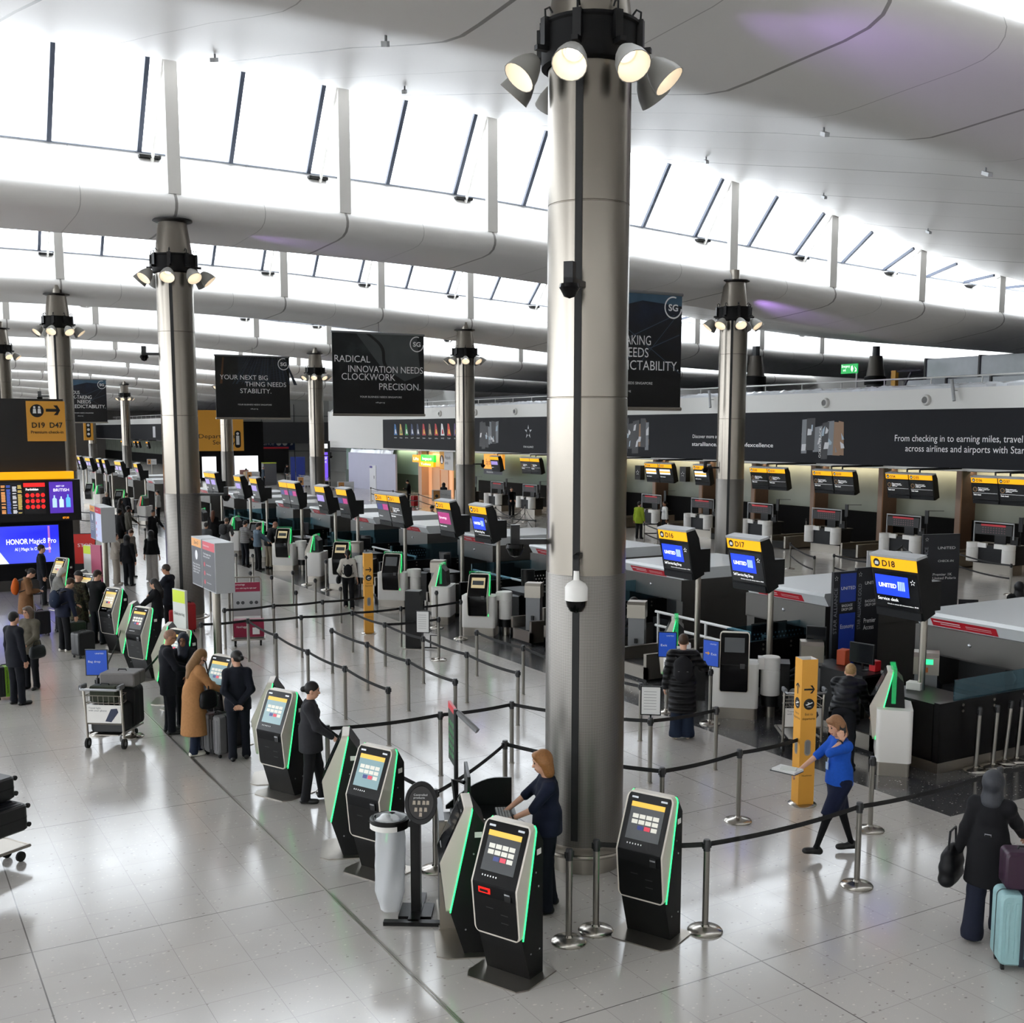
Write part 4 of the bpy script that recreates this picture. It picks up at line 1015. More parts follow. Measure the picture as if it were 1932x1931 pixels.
def panel_content(d, num, content, W, detail=True):
    y = -.135; hw = W/2
    pic(d, 'number_panel', -hw+.01, hw-.01, .30, .48, y, YELIT)
    if detail and num:
        bag_icon(d, -hw+.12, .39, .065, y-.002); text(num, .25, .095, BLACKINK, d, (-hw+.22, y-.004, .343), bold=.025)
    if content == 'united':
        united_logo(d, -hw+.06, -.12, W*.70, .32, y); star_logo(d, hw-.12, y-.002, .13, .05, WHITELIT)
        text('Service desk' if num == 'D18' else 'Self Service Bag Drop', .40 if num == 'D18' else .52, .05, WHITELIT, d, (-hw+.07, y-.002, -.205))
        text('Check-in closes 60 minutes before', .5, .018, WHITELIT, d, (-hw+.25, y-.002, -.265)); text('09:30', .07, .02, WHITELIT, d, (hw-.13, y-.002, -.265))
    elif content == 'maroon':
        pic(d, 'airline_panel', -hw+.06, hw-.15, -.12, .20, y, MAROONLIT); text('Eurowings', .42, .07, WHITELIT, d, (-hw+.12, y-.003, .02)); text('Check-in assistance', .4, .04, WHITELIT, d, (-hw+.07, y-.002, -.20))
    elif content == 'pair':
        pic(d, 'airline_panel', -hw+.06, -.01, .02, .2, y, SCR_NAVY); pic(d, 'airline_panel', .01, hw-.06, .02, .2, y, MAROONLIT); text('Check-in', .25, .04, WHITELIT, d, (-hw+.07, y-.002, -.20))
    elif content == 'pink':
        pic(d, 'airline_panel', -hw+.06, hw-.2, -.02, .2, y, em('lilac_lit', '#8a7ab4', .5)); text('Bag Drop', .25, .04, WHITELIT, d, (-hw+.07, y-.002, -.20))
    elif content == 'closed':
        disc(d, -hw+.15, .06, .085, y-.001, em('ring_tan', '#8a6a48', .3), 'notice_ring'); disc(d, -hw+.15, .06, .068, y-.002, BLACKINK, 'notice_disc')
        text('Please ensure your\nluggage is supervised\nat all times', .46, .035, WHITELIT, d, (-hw+.28, y-.002, .14)); text('Desk closed', .3, .05, WHITELIT, d, (-hw+.07, y-.002, -.16))
        pic(d, 'divider_line', -hw+.05, hw-.05, -.075, -.070, y-.001, WHITELIT)
    elif content == 'listing':
        pic(d, 'airline_panel', -hw+.06, hw-.2, -.04, .22, y, em('cream_lit', '#cfd4d8', .5)); pic(d, 'yellow_row', -hw+.06, hw-.2, .05, .12, y-.002, YELIT); text('Check-in assistance', .4, .04, WHITELIT, d, (-hw+.07, y-.002, -.18))
def head_shell(t, dx, W, detail_back=True):
    hw = W/2
    m = MB(); m.prism([(-.13, .49), (.07, .52), (.14, .30), (.14, -.42), (-.10, -.47), (-.13, -.32)], dx-hw, dx+hw, 'x'); m.obj('casing', BLACK, t)
    m = MB(); m.b2((dx-hw-.005, -.14, .485), (dx+hw+.005, .08, .525)); m.obj('top_cap', LGREY, t)
    m = MB(); m.b2((dx-hw+.02, -.15, -.46), (dx+hw-.02, -.10, -.34)); m.obj('lower_housing', DARK, t)
    m = MB(); m.quad((dx-hw+.03, -.134, -.31), (dx+hw-.03, -.134, -.31), (dx+hw-.03, -.134, .26), (dx-hw+.03, -.134, .26)); m.obj('display_glass', mat('display_glass', '#101216', .15), t)
def pole_display(Y, nums, contents, lab, X=13.7, ztop=3.12, base_z=0.0, detail=True, cat_group='pole displays along the bag drop island'):
    n = len(nums); W = .90
    t = thing('desk_display', lab, 'sign', (X, Y, 0), FACE_NX+R(0), cat_group)
    tilt = bpy.data.objects.new('display_head', None); COL.objects.link(tilt); tilt.parent = t; tilt.location = (0, 0, ztop-.50); tilt.rotation_euler = (TILT, 0, 0)
    for i in range(n):
        dx = (i-(n-1)/2)*(W+.02)
        # casing and faces sit one level down as sub-parts of the head
        sub0 = len(bpy.data.objects)
        head_shell(tilt, dx, W)
        sub = [o for o in tilt.children]
        class Sh: pass
        before = set(o.name for o in tilt.children)
        panel_content(tilt, nums[i], contents[i], W, detail)
        for o in tilt.children:
            if o.name not in before: o.location = (o.location.x+dx, o.location.y, o.location.z)
    m = MB(); m.b2((.05, .10, ztop-.85), (.38+.0, .42, ztop-.40)); m.obj('rear_box', BLACK, t)
    m = MB(); m.cyl((.22, .26, base_z), (.22, .26, ztop-.6), .055, n=16); m.obj('pole', STEEL2, t)
    return t
pole_display(11.85, ['D18'], ['united'], 'pole display numbered D18 reading service desk')
pole_display(15.22, ['D17'], ['united'], 'pole display numbered D17 reading self service bag drop')
pole_display(17.25, ['D16'], ['united'], 'pole display numbered D16 reading self service bag drop')
pole_display(25.2, ['D13'], ['united'], 'pole display numbered D13 with blue airline panel')
pole_display(27.2, ['D12'], ['maroon'], 'pole display numbered D12 with maroon airline panel')
pole_display(30.9, ['D10', 'D11'], ['pair', 'closed'], 'twin pole display left of the one numbered D12')
pole_display(34.6, [''], ['pair'], 'single pole display, second left of the twin beside D12', detail=False)
pole_display(36.6, [''], ['pink'], 'single pole display, fourth left of the D12 sign', detail=False)
pole_display(40.0, ['', ''], ['pair', 'pair'], 'twin pole display above the bald man at the bag drop', detail=False)
pole_display(44.1, [''], ['pink'], 'single pole display in front of the departures column', detail=False)
pole_display(46.3, [''], ['pink'], 'single pole display left of the departures column', detail=False)
pole_display(50.6, ['', ''], ['pink', 'pink'], 'twin pole display just right of the thick left-hand column', detail=False)
for k, (px_, n, c) in enumerate(((263, 1, 'pair'), (229, 2, 'pink'), (202, 1, 'pink'), (191, 1, 'pink'), (172, 2, 'pink'), (155, 1, 'pink'), (149, 1, 'pink'))):
    Y = PX(px_, 890, 13.7).y
    pole_display(Y, ['']*n, [c]*n, ['single', 'twin'][n-1]+' pole display, '+ORD[k]+' one left of the thick left-hand column', detail=False)
# hanging displays over the wall counters
def wall_display(Y, nums, contents, lab):
    t = thing('counter_display', lab, 'sign', (34.6, Y*34.6/32.0, 2.86), FACE_NX, 'hanging displays over the wall counters')
    tilt = bpy.data.objects.new('display_head', None); COL.objects.link(tilt); tilt.parent = t; tilt.rotation_euler = (TILT, 0, 0)
    W = 1.10; n = len(nums)
    for i in range(n):
        dx = (i-(n-1)/2)*(W+.02); head_shell(tilt, dx, W); before = set(o.name for o in tilt.children)
        panel_content(tilt, nums[i], contents[i], W, bool(nums[i]))
        for o in tilt.children:
            if o.name not in before: o.location = (o.location.x+dx, o.location.y, o.location.z)
    for dx in ((-.3, .3) if n > 1 else (0,)):
        m = MB(); m.cyl((dx, .05, .4), (dx, .05, .66), .03, n=8); m.cyl((dx, .05, .64), (dx, 3.9, .64), .03, n=8); m.obj('hanger', BLACK, t)
for Y, nums, c, lab in ((23.85, ['D36', 'D37'], ['closed', 'closed'], 'hanging twin display numbered D36 and D37'), (27.45, ['D34', 'D35'], ['closed', 'closed'], 'hanging twin display numbered D34 and D35'), (31.05, ['D32', 'D33'], ['closed', 'closed'], 'hanging twin display numbered D32 and D33'), (34.6, ['D30', 'D31'], ['closed', 'closed'], 'hanging twin display right of the slim column'),
    (38.8, ['D29'], ['listing'], 'hanging single display left of the slim column'), (41.85, ['D26', 'D27'], ['listing', 'listing'], 'hanging twin display between the foreground column and the slim column'), (45.6, [''], ['closed'], 'hanging display just right of the foreground column edge'), (53.4, ['', ''], ['closed', 'closed'], 'hanging twin display just left of the foreground column'), (57.4, [''], ['pink'], 'hanging single display with lilac panel under the star emblem')):
    wall_display(Y, nums, c, lab)
for k, px_ in enumerate((381, 399, 280, 263, 256, 246, 232)):
    Y = PX(px_, 842, 32).y; wall_display(Y, ['', ''] if k < 2 else [''], ['closed', 'closed'] if k < 2 else ['closed'], 'distant hanging counter display, %s of the seven beyond the recess' % ORD[k])
# small black exit-style emblems on the glass wall
for k, (px_, py_) in enumerate(((1203, 892), (1288, 895))):
    q = PX(px_, py_, 38.3); t = thing('wall_plaque', ['black star plaque on the green wall nearest the foreground column', 'black star plaque on the green wall left of the slim column'][k], 'plaque', q, FACE_NX)
    m = MB(); m.b2((-.26, 0, -.4), (.26, .3, .4)); m.obj('plate', BLACK, t); star_logo(t, 0, -.005, .0, .16, WHITEINK)

# ------------------------------------------------------------------ bag drop units
GLASSG = bpy.data.materials.new('green_edge_glass'); GLASSG.use_nodes = True
b_ = GLASSG.node_tree.nodes['Principled BSDF']; b_.inputs['Base Color'].default_value = (.02, .5, .15, 1); b_.inputs['Alpha'].default_value = .35; b_.inputs['Roughness'].default_value = .05; b_.inputs['Emission Color'].default_value = (.05, 1, .3, 1); b_.inputs['Emission Strength'].default_value = .12
REDLED = mat('red_light_strip', '#ff3030', .3, emit='#ff2a2a', es=1.2)
def bagdrop_base_mb():
    m = MB(); m.prism(rrect(-.42, -.20, .42, .30, .07), .20, .98, 'z'); return m
def plinth_mb():
    m = MB(); m.prism(rrect(-.41, -.18, .41, .28, .06), 0, .20, 'z'); return m
def drum_mb():
    m = MB(); m.lathe([(.165, .40), (.165, .84), (.158, .845), (.158, .855), (.165, .86), (.165, 1.06), (.15, 1.075), (.001, 1.076)], 26, c=(.62, .12, 0)); m.b2((.40, .0, .86), (.60, .24, 1.06)); return m
def drumfoot_mb():
    m = MB(); m.lathe([(.15, .20), (.15, .40)], 20, c=(.62, .14, 0)); m.b2((.45, .12, .18), (.95, .55, .95)); return m
def bdfoot_mb():
    m = MB(); m.lathe([(.09, 0), (.09, .2)], 16, c=(.62, .14, 0)); return m
def bagdrop(loc, rz, lab, screen='off', led=GREENLED, zoff=.0, drum=True):
    t = thing('bag_drop_unit', lab, 'bag drop', loc, R(rz), 'self-service bag drop units along the island')
    put(km('cabinet', bagdrop_base_mb, WHITE), 'cabinet', t); put(km('plinth', plinth_mb, STEEL2), 'plinth', t)
    if drum:
        put(km('drum', drum_mb, WHITE), 'drum', t); put(km('drum_foot', drumfoot_mb, BLACK), 'drum_stand', t); put(km('drum_leg', bdfoot_mb, STEEL2), 'drum_leg', t)
    off = (0, -.04, .06)
    b0 = set(o.name for o in t.children)
    put(km('shell', shell_mb, BEIGE), 'shell', t)
    put(km('front_glass', lambda: face_strip(ZK+.01, ZT-.018, .018, .003), GLOSSBLACK), 'front_glass', t)
    put(km('lower_glass', lambda: face_strip(ZB+.018, ZK+.012, .018, .003), GLOSSBLACK), 'lower_glass', t)
    s = put(km('bd_screen#'+screen, lambda: face_strip(1.12, 1.36, 0, .006, x0=-.17, x1=.17), {'off': SCR_BG, 'pic': SCR_SAND}[screen]), 'screen', t)
    if screen == 'pic': put(km('bd_picture', lambda: face_strip(1.19, 1.29, 0, .009, x0=-.14, x1=.14), mat('belt_picture', '#23282a', .3, emit='#23282a', es=.4)), 'screen_picture', s)
    put(km('bd_reader', lambda: face_strip(.86, .94, 0, .012, x0=.10, x1=.18), DGREY), 'card_reader', t)
    for s_ in ((1,) if led is not None and -60 < rz < -30 else ((-1, 1) if led is not None else ())): put(km('bd_strip%d%s' % (s_, led.name), lambda: led_mb(s_), led), 'light_strip', t)
    def body():
        m = MB(); m.prism([(.055, 1.45), (.20, 1.30), (.26, .5), (-.165, .43)], -.24, .24, 'x'); return m
    put(km('bd_body', body, KBODY), 'rear_body', t)
    def glass():
        m = MB(); m.b2((-.262, kb(1.45)-.02, .98), (-.255, .10, 1.50)); m.b2((.255, kb(1.45)-.02, .98), (.262, .10, 1.50)); m.b2((-.262, .02, 1.485), (.262, .10, 1.495)); return m
    put(km('bd_glass', glass, GLASSG), 'glass_fin', t) if led is not None else None
    for o in t.children:
        if o.name not in b0: o.location = off
    return t
A_, B_ = -42, -128
bagdrop((13.02, 14.85, 0), A_, 'bag drop unit with white base and dark screen under the D17 display', led=None)
bagdrop((12.98, 11.35, 0), -136, 'bag drop unit seen from the side with glowing green glass under the D18 display', drum=False)
bagdrop((13.0, 16.5, 0), B_, 'bag drop unit with green glow in front of the long black puffer coat', drum=True)
bagdrop((12.95, 24.1, 0), A_, 'bag drop unit with pale picture screen under the D13 display', 'pic')
bagdrop((12.95, 26.2, 0), B_, 'side-on bag drop unit just left of the D12 pole', drum=False)
bagdrop((12.95, 29.3, 0), A_, 'bag drop unit immediately right of the distant yellow pillar')
bagdrop((12.95, 33.2, 0), A_, 'bag drop unit used by the woman in the white sweater', 'pic')
bagdrop((12.95, 35.6, 0), B_, 'side-on bag drop unit just behind the white sweater woman, left', drum=False)
bagdrop((12.95, 38.8, 0), A_, 'bag drop unit right of the bald man', 'pic')
bagdrop((12.95, 42.0, 0), A_, 'bag drop unit used by the person in stripes')
bagdrop((12.95, 44.8, 0), B_, 'side-on bag drop unit with orange notice left of the striped top', drum=False)
bagdrop((12.95, 50.0, 0), B_, 'side-on bag drop unit right beside the thick left-hand column', drum=False)
for k, (px_, rz_, led, lab) in enumerate(((272, B_, REDLED, 'side-on bag drop unit with red light strip beyond the queue'), (228, A_, GREENLED, 'bag drop unit used by the dark-haired man far left'), (189, B_, GREENLED, 'side-on bag drop unit behind the orange exit notice far left'), (172, A_, GREENLED, 'leftmost distant bag drop unit beside the black information block'))):
    q = PX(px_, 960, 12.95); bagdrop((12.95, q.y, 0), rz_, lab, led=led, drum=(k in (1, 3)))

# ------------------------------------------------------------------ baggage injector hoods, conveyors, desks, partitions
HOODT = mat('white_hood_top', '#d4d8da', 0.18)
STEELB = mat('brushed_hood_steel', '#615f5c', 0.42, 0.75, noise=.06, scale=2)
def hood(Y0, lab, x0=15.5, L_=2.85, W=2.2, ztop=1.95):
    t = thing('baggage_hood', lab, 'conveyor hood', (x0, Y0, 0), 0, 'white topped baggage hoods behind the bag drop units')
    m = MB(); m.prism([(0.0, ztop), (-.02, ztop-.06), (.10, ztop-.25), (L_, ztop-.25), (L_, ztop)], 0, W, 'y'); m.obj('white_top', HOODT, t)
    m = MB(); m.b2((.02, .0, ztop-.72), (L_, W, ztop-.25)); m.obj('steel_hood', STEELB, t)
    m = MB(); m.b2((.06, .0, 0), (L_, .22, ztop-.7)); m.obj('side_cheek', STEELB, t)
    m = MB(); m.b2((.06, W-.22, 0), (L_, W, ztop-.7)); m.obj('side_cheek', STEELB, t)
    m = MB(); m.b2((.5, .22, 0), (L_, W-.22, .62)); m.obj('belt_bed', DGREY, t)
    m = MB(); m.b2((.9, .22, .62), (.95, W-.22, ztop-.7)); m.obj('curtain', mat('rubber_curtain', '#3a3a3b', .6), t)
    # red notice strip, lettering and lock
    def front(y0, y1, z0, z1, nm, mm, off=.004):
        q = MB()
        def P(y, z):
            x = np.interp(z, [ztop-.25, ztop-.06], [.10, -.02])
            return (x-off, y, z-off*.4)
        q.quad(P(y1, z0), P(y0, z0), P(y0, z1), P(y1, z1)); return q.obj(nm, mm, t)
    front(W*.28, W*.86, ztop-.235, ztop-.10, 'red_notice', RED)
    front(W*.60, W*.84, ztop-.155, ztop-.14, 'notice_line', WHITEINK, .006); front(W*.60, W*.78, ztop-.19, ztop-.178, 'notice_line', WHITEINK, .006)
    front(W*.33, W*.55, ztop-.16, ztop-.152, 'notice_line', WHITEINK, .006); front(W*.33, W*.55, ztop-.19, ztop-.184, 'notice_line', WHITEINK, .006)
    m = MB(); m.sphere((.02, W*.5, ztop-.45), .035, 8); m.obj('lock', SILVER, t)
    m = MB(); m.b2((.02, .02, ztop-.71), (.022, W-.02, ztop-.7)); m.obj('seam', DGREY, t)
    return t
HL = ['behind the D18 display', 'between the D17 display and the blue airline boards', 'left of the D16 display pole', 'cut off by the left edge of the foreground column', 'behind the D13 display', 'left of the D12 display', 'behind the twin display beside D12', 'left of the twin display beside D12', 'behind the single displays in the middle', 'far off, right of the twin display near the bald man', 'far off, behind the twin display near the bald man', 'farthest off before the thick left-hand column']
for i in range(12): hood(10.9+4.3*i, 'white topped steel baggage hood '+HL[i])
for k, px_ in enumerate((205, 250, 290, 180)):
    hood(PX(px_, 900, 15.5).y, 'distant white topped baggage hood, %s of those left of the thick column' % ORD[k])
TEAL = bpy.data.materials.new('teal_tinted_glass'); TEAL.use_nodes = True
n_ = TEAL.node_tree.nodes; l_ = TEAL.node_tree.links
tr_ = n_.new('ShaderNodeBsdfTransparent'); tr_.inputs[0].default_value = (.46, .66, .74, 1); gl_ = n_.new('ShaderNodeBsdfGlossy'); gl_.inputs['Roughness'].default_value = .04; mxs = n_.new('ShaderNodeMixShader'); mxs.inputs[0].default_value = .20; gl_.inputs[0].default_value = (.55, .78, .88, 1)
l_.new(tr_.outputs[0], mxs.inputs[1]); l_.new(gl_.outputs[0], mxs.inputs[2]); l_.new(mxs.outputs[0], n_['Material Output'].inputs[0])
DESK = mat('black_desk_panel', '#0a0a0c', 0.3, spec=.3)
DESKTOP = mat('black_worktop', '#0e0f10', 0.35, spec=.3)
def partition(Y, lab, x0=13.35, x1=18.4, h=1.05, glass=1.36):
    t = thing('desk_partition', lab, 'desk screen', (0, Y, 0))
    m = MB(); m.b2((x0, -.05, .16), (x1, .05, h)); m.obj('panel', DESK, t)
    m = MB(); m.b2((x0, -.055, 0), (x1, .055, .16)); m.obj('kick_plate', STEEL2, t)
    m = MB(); m.b2((x0+.35, -.008, h), (x1, .008, glass)); m.obj('glass_screen', TEAL, t)
    m = MB()
    for i in range(7):
        for z in (h-.07, h-.16): m.cyl((x0+.5+.7*i, -.062, z), (x0+.5+.7*i, -.05, z), .022, n=10)
    m.obj('glass_clamps', STEEL2, t)
    return t
PT = [(10.82, 'long black desk wall with glass top running right from the D18 pole'), (15.85, 'black desk partition with teal glass behind the D17 bag drop unit'), (21.2, 'black desk partition with glass hidden behind the foreground column'), (25.95, 'black desk partition with teal glass above the seated agent left of the foreground column'), (31.2, 'black desk partition with teal glass left of the D12 pole'), (36.5, 'black desk partition with teal glass beyond the white sweater woman'), (43.0, 'black desk partition with teal glass beyond the bald man'), (49.0, 'farthest teal glass desk partition before the thick left-hand column')]
for Y, lab in PT: partition(Y, lab, glass=1.36 if Y < 20 else 1.52)
pt = thing('desk_pedestal', 'black box pedestal at the foot of the D18 pole', 'pedestal', (13.72, 11.6, 0))
m = MB(); m.b2((-.35, -.70, .16), (.55, .35, 1.02)); m.obj('cabinet', BLACK, pt); m = MB(); m.b2((-.36, -.73, 0), (.56, .36, .16)); m.obj('kick_plate', STEEL2, pt)
def desk(Y, lab, x0=13.9, x1=14.55, w=1.3, group='black service desks between the bag drop units'):
    t = thing('service_desk', lab, 'desk', (x0, Y, 0), 0, group)
    m = MB(); m.b2((0, -w/2, .98), (x1-x0, w/2, 1.02)); m.obj('worktop', DESKTOP, t)
    m = MB(); m.b2((.02, -w/2+.03, .1), (.10, w/2-.03, .98)); m.b2((x1-x0-.1, -w/2+.03, .1), (x1-x0-.02, w/2-.03, .98)); m.obj('cabinet', BLACK, t)
    m = MB(); m.b2((.03, -w/2+.05, 0), (x1-x0-.03, w/2-.05, .1)); m.obj('kick_plate', STEEL2, t)
    return t
def monitor(loc, rz, lab, w=.50, h=.31, m_=None):
    t = thing('monitor', lab, 'monitor', loc, R(rz))
    m = MB(); m.b2((-w/2, -.02, .12), (w/2, .02, .12+h)); m.obj('housing', BLACK, t, bevel=.006)
    pic(t, 'screen', -w/2+.012, w/2-.012, .135, .105+h, -.0215, m_ or SCREENOFF)
    m = MB(); m.cyl((0, .03, .01), (0, .03, .2), .02, n=8); m.lathe([(.10, 0), (.10, .012), (.03, .02)], 16, c=(0, .03, 0)); m.obj('stand', BLACK, t)
    return t
desk(13.4, 'black service desk between the D18 and D17 bag drop units')
desk(21.9, 'black service desk left behind the foreground column')
desk(24.1, 'black service desk of the agent just left of the foreground column')
desk(28.7, 'black service desk between the D12 and D13 poles')
desk(34.3, 'black service desk beside the white sweater woman')
desk(40.3, 'black service desk beyond the bald man')
desk(46.5, 'black service desk right of the thick left-hand column')
monitor((14.1, 14.0, 1.02), -55, 'upright monitor on the desk right of the D17 unit', .34, .5)
monitor((14.25, 13.1, 1.02), -80, 'monitor of the agent behind the D18 glass', .46, .34)
monitor((14.2, 23.9, 1.02), -30, 'tilted monitor beside the agent left of the foreground column', .34, .42)
monitor((14.2, 28.5, 1.02), -40, 'monitor between the D12 and D13 poles', .34, .42)
monitor((14.2, 34.3, 1.02), -40, 'monitor right of the white sweater woman', .34, .42)
monitor((14.2, 40.2, 1.02), -40, 'monitor on the desk beyond the bald man', .34, .42)
def conveyor(Y, lab, x0=13.3, L_=2.4, W=.95):
    t = thing('bag_conveyor', lab, 'conveyor', (x0, Y, 0), 0, 'steel bag drop conveyors')
    m = MB(); m.b2((0, -W/2, .05), (L_, -W/2+.09, .56)); m.b2((0, W/2-.09, .05), (L_, W/2, .56)); m.b2((0, -W/2, .05), (.06, W/2, .30)); m.obj('side_walls', STEEL2, t)
    m = MB(); m.b2((.06, -W/2+.09, .05), (L_, W/2-.09, .30)); m.obj('belt', RUBBER, t)
    m = MB(); m.b2((.02, -W/2+.02, 0), (L_, W/2-.02, .05)); m.obj('foot', BLACK, t)
    m = MB(); m.b2((.35, -W/2+.0, .56), (.75, -W/2+.09, .86)); m.obj('end_guard', STEEL2, t)
    return t
conveyor(18.25, 'steel bag conveyor left of the person in the long black puffer coat')
conveyor(21.2, 'steel bag conveyor half hidden by the foreground column')
conveyor(22.7, 'steel bag conveyor right of the D13 bag drop unit, at the column edge')
conveyor(12.4, 'steel bag conveyor being loaded by the bending person in black')
conveyor(27.4, 'steel bag conveyor right of the bag drop unit by the yellow pillar')
conveyor(31.9, 'steel bag conveyor right of the white sweater woman')
def scan_pedestal(loc, rz, lab, lit=False, H_=1.42):
    t = thing('scan_pedestal', lab, 'pedestal', loc, R(rz), 'grey pedestals at the conveyors')
    m = MB(); m.b2((-.17, -.14, .0), (.17, .14, H_-.12)); m.obj('column', GREY, t)
    m = MB(); m.prism([(-.18, H_-.34), (-.18, H_-.06), (-.12, H_), (.16, H_), (.16, H_-.34)], -.19, .19, 'x'); m.obj('head', STEEL2, t)
    if lit:
        pic(t, 'display', -.06, .10, H_-.17, H_-.09, -.185, GREENLED); pic(t, 'keypad', -.10, .03, H_-.30, H_-.22, -.185, mat('amber_pad', '#b0602a', .5))
    m = MB(); m.b2((-.03, -.20, .55), (.03, -.14, .65)); m.obj('bracket', BLACK, t)
    return t
scan_pedestal((14.5, 12.0, 0), -50, 'grey control pedestal with green display beside the bending person', True, 1.5)
scan_pedestal((13.9, 13.9, 0), -40, 'grey pedestal behind the near yellow pillar')
scan_pedestal((14.0, 19.05, 0), -45, 'grey pedestal at the right edge of the foreground column')
scan_pedestal((13.6, 22.6, 0), -45, 'grey pedestal in front of the agent left of the foreground column')
scan_pedestal((13.7, 27.9, 0), -45, 'grey pedestal between the D12 and D13 poles')
scan_pedestal((13.7, 33.9, 0), -45, 'grey pedestal near the white sweater woman')
# pierced black screens with white dots
def dotted(loc, w, h, rz, lab):
    t = thing('dotted_screen', lab, 'screen', loc, R(rz))
    m = MB(); m.b2((-w/2, 0, 0), (w/2, .03, h)); m.obj('panel', BLACKM, t)
    m = MB(); nx = int(w/.09); nz = int((h-.1)/.085)
    for i in range(nx):
        for j in range(nz):
            x = -w/2+.06+i*.09+(j % 2)*.045; z = .06+j*.085
            if x < w/2-.04: m.add([(x+.021*math.cos(a), -.002, z+.021*math.sin(a)) for a in np.linspace(0, 2*math.pi, 7)[:-1]], [tuple(range(6))])
    m.obj('dot_print', WHITEINK, t)
dotted((15.3, 16.2, .35), 1.35, .95, 0, 'black screen printed with white dots behind the D16 pole')
dotted((15.6, 25.0, .9), 1.3, .45, 0, 'dark screen printed with white dots behind the agent left of the foreground column')
dotted((15.2, 33.0, .9), 1.3, .4, 0, 'dark screen printed with white dots left of the D12 pole')
# safety rails in front of the hoods
for Y, lab in ((17.7, 'white tubular safety rail behind the D16 pole'), (26.2, 'white tubular safety rail right of the D13 pole'), (33.5, 'white tubular safety rail behind the twin display beside D12'), (47.0, 'white tubular safety rail far along the island')):
    t = thing('safety_rail', lab, 'rail', (14.9, Y, 0))
    for z in (1.05, .75):
        m = MB(); m.tube([(0, -1.6, z), (0, 1.9, z)], .03, 8); m.obj('rail', RAIL, t)
    for y in (-1.5, .2, 1.8):
        m = MB(); m.cyl((0, y, 0), (0, y, 1.05), .03, n=8); m.obj('stanchion', RAIL, t)
# airline boards
NAVYB = mat('navy_board', '#11131b', .45); BLUEB = mat('blue_board', '#1d3a9a', .45)
def board(loc, w, h, rz, lab, strips, extra=None):
    t = thing('airline_board', lab, 'board', loc, R(rz))
    m = MB(); m.b2((-w/2, 0, 0), (w/2, .06, h)); m.obj('panel', NAVYB, t)
    for kind, a in strips:
        if kind == 'vert':
            x, s_ = a; star_logo(t, x, -.004, h-.12, .05, WHITEINK); text(s_, .85 if len(s_) > 8 else .6, .085, LGREY_INK, t, (x+.04, -.004, h-1.15), (R(90), R(-90), 0))
        elif kind == 'blue': x0, x1, z0, z1 = a; pic(t, 'blue_panel', x0, x1, z0, z1, -.003, BLUEB)
        elif kind == 'white': x0, x1, z0, z1 = a; pic(t, 'white_panel', x0, x1, z0, z1, -.003, WHITE)
        elif kind == 'text': s_, x, z, w_, h_ = a; text(s_, w_, h_, WHITEINK, t, (x, -.005, z))
        elif kind == 'red': x, z, s_ = a; mb = MB(); mb.add([(x-.3*s_, -.006, z-.5*s_), (x+.0*s_, -.006, z-.35*s_), (x+.35*s_, -.006, z+.35*s_), (x+.2*s_, -.006, z+.5*s_), (x-.05*s_, -.006, z+.42*s_), (x+.12*s_, -.006, z+.25*s_), (x-.1*s_, -.006, z+.05*s_)], [(0, 1, 2, 6), (2, 3, 4, 5), (6, 2, 5)]); mb.obj('red_emblem', RED, t)
        elif kind == 'dark': s_, x, z, w_, h_ = a; text(s_, w_, h_, BLACKINK, t, (x, -.006, z))
    return t
LGREY_INK = mat('grey_lettering', '#8d9096', .5)
board((15.54, 14.75, .0), .58, 2.42, 0, 'navy and blue airline board reading economy, left of the D18 display', [('vert', (-.23, 'STAR ALLIANCE')), ('blue', (-.13, .28, 1.85, 2.38)), ('text', ('UNITED', -.11, 2.08, .36, .06)), ('text', ('BAGGAGE\nDROP OFF', -.08, 1.82, .28, .05)), ('blue', (-.13, .28, .4, 1.64)), ('text', ('Economy', -.10, 1.36, .34, .08))])
board((16.14, 14.75, .0), .60, 2.46, 0, 'navy airline board reading premier access, just left of the D18 display', [('vert', (-.22, 'STAR ALLIANCE GOLD')), ('text', ('UNITED', -.10, 2.14, .36, .06)), ('text', ('BAGGAGE\nDROP OFF', -.08, 1.86, .28, .05)), ('text', ('Premier\nAccess', -.10, 1.52, .32, .09))])
q = G(1560, 1120); 
board((21.6, 17.6, 0), .95, 2.6, -18, 'tall navy airline board beside the white trolley notice', [('vert', (-.38, 'STAR ALLIANCE')), ('text', ('UNITED', -.1, 2.25, .45, .06)), ('text', ('CHECK-IN', -.08, 1.95, .4, .05)), ('text', ('Premier 1K\nUnited Polaris', -.2, 1.7, .6, .06))])
board((22.3, 13.4, 0), .70, 2.35, -25, 'tall navy airline board right of the D18 display with vertical lettering', [('vert', (-.27, 'STAR ALLIANCE GOLD')), ('text', ('UNITED', -.05, 2.0, .34, .05)), ('text', ('CHECK-IN', -.05, 1.75, .3, .04)), ('text', ('Premier\nAccess', -.1, 1.55, .34, .06))])
board((19.2, 13.2, 0), .85, 1.75, -5, 'dark board with white panel and red feathered emblem behind the D18 hood', [('vert', (-.34, 'STAR ALLIANCE')), ('white', (-.22, .38, .85, 1.70)), ('red', (.08, 1.36, .34)), ('dark', ('SHENZHEN AIRLINES', -.14, 1.0, .44, .06)), ('text', ('CHECK-IN', -.12, .7, .4, .05))])
board((17.2, 20.9, 0), .80, 1.85, 0, 'dark board with white panel and red emblem nearest the foreground column', [('white', (-.36, .25, .95, 1.75)), ('red', (-.05, 1.45, .3)), ('dark', ('AIR CHINA', -.28, 1.1, .44, .07))])
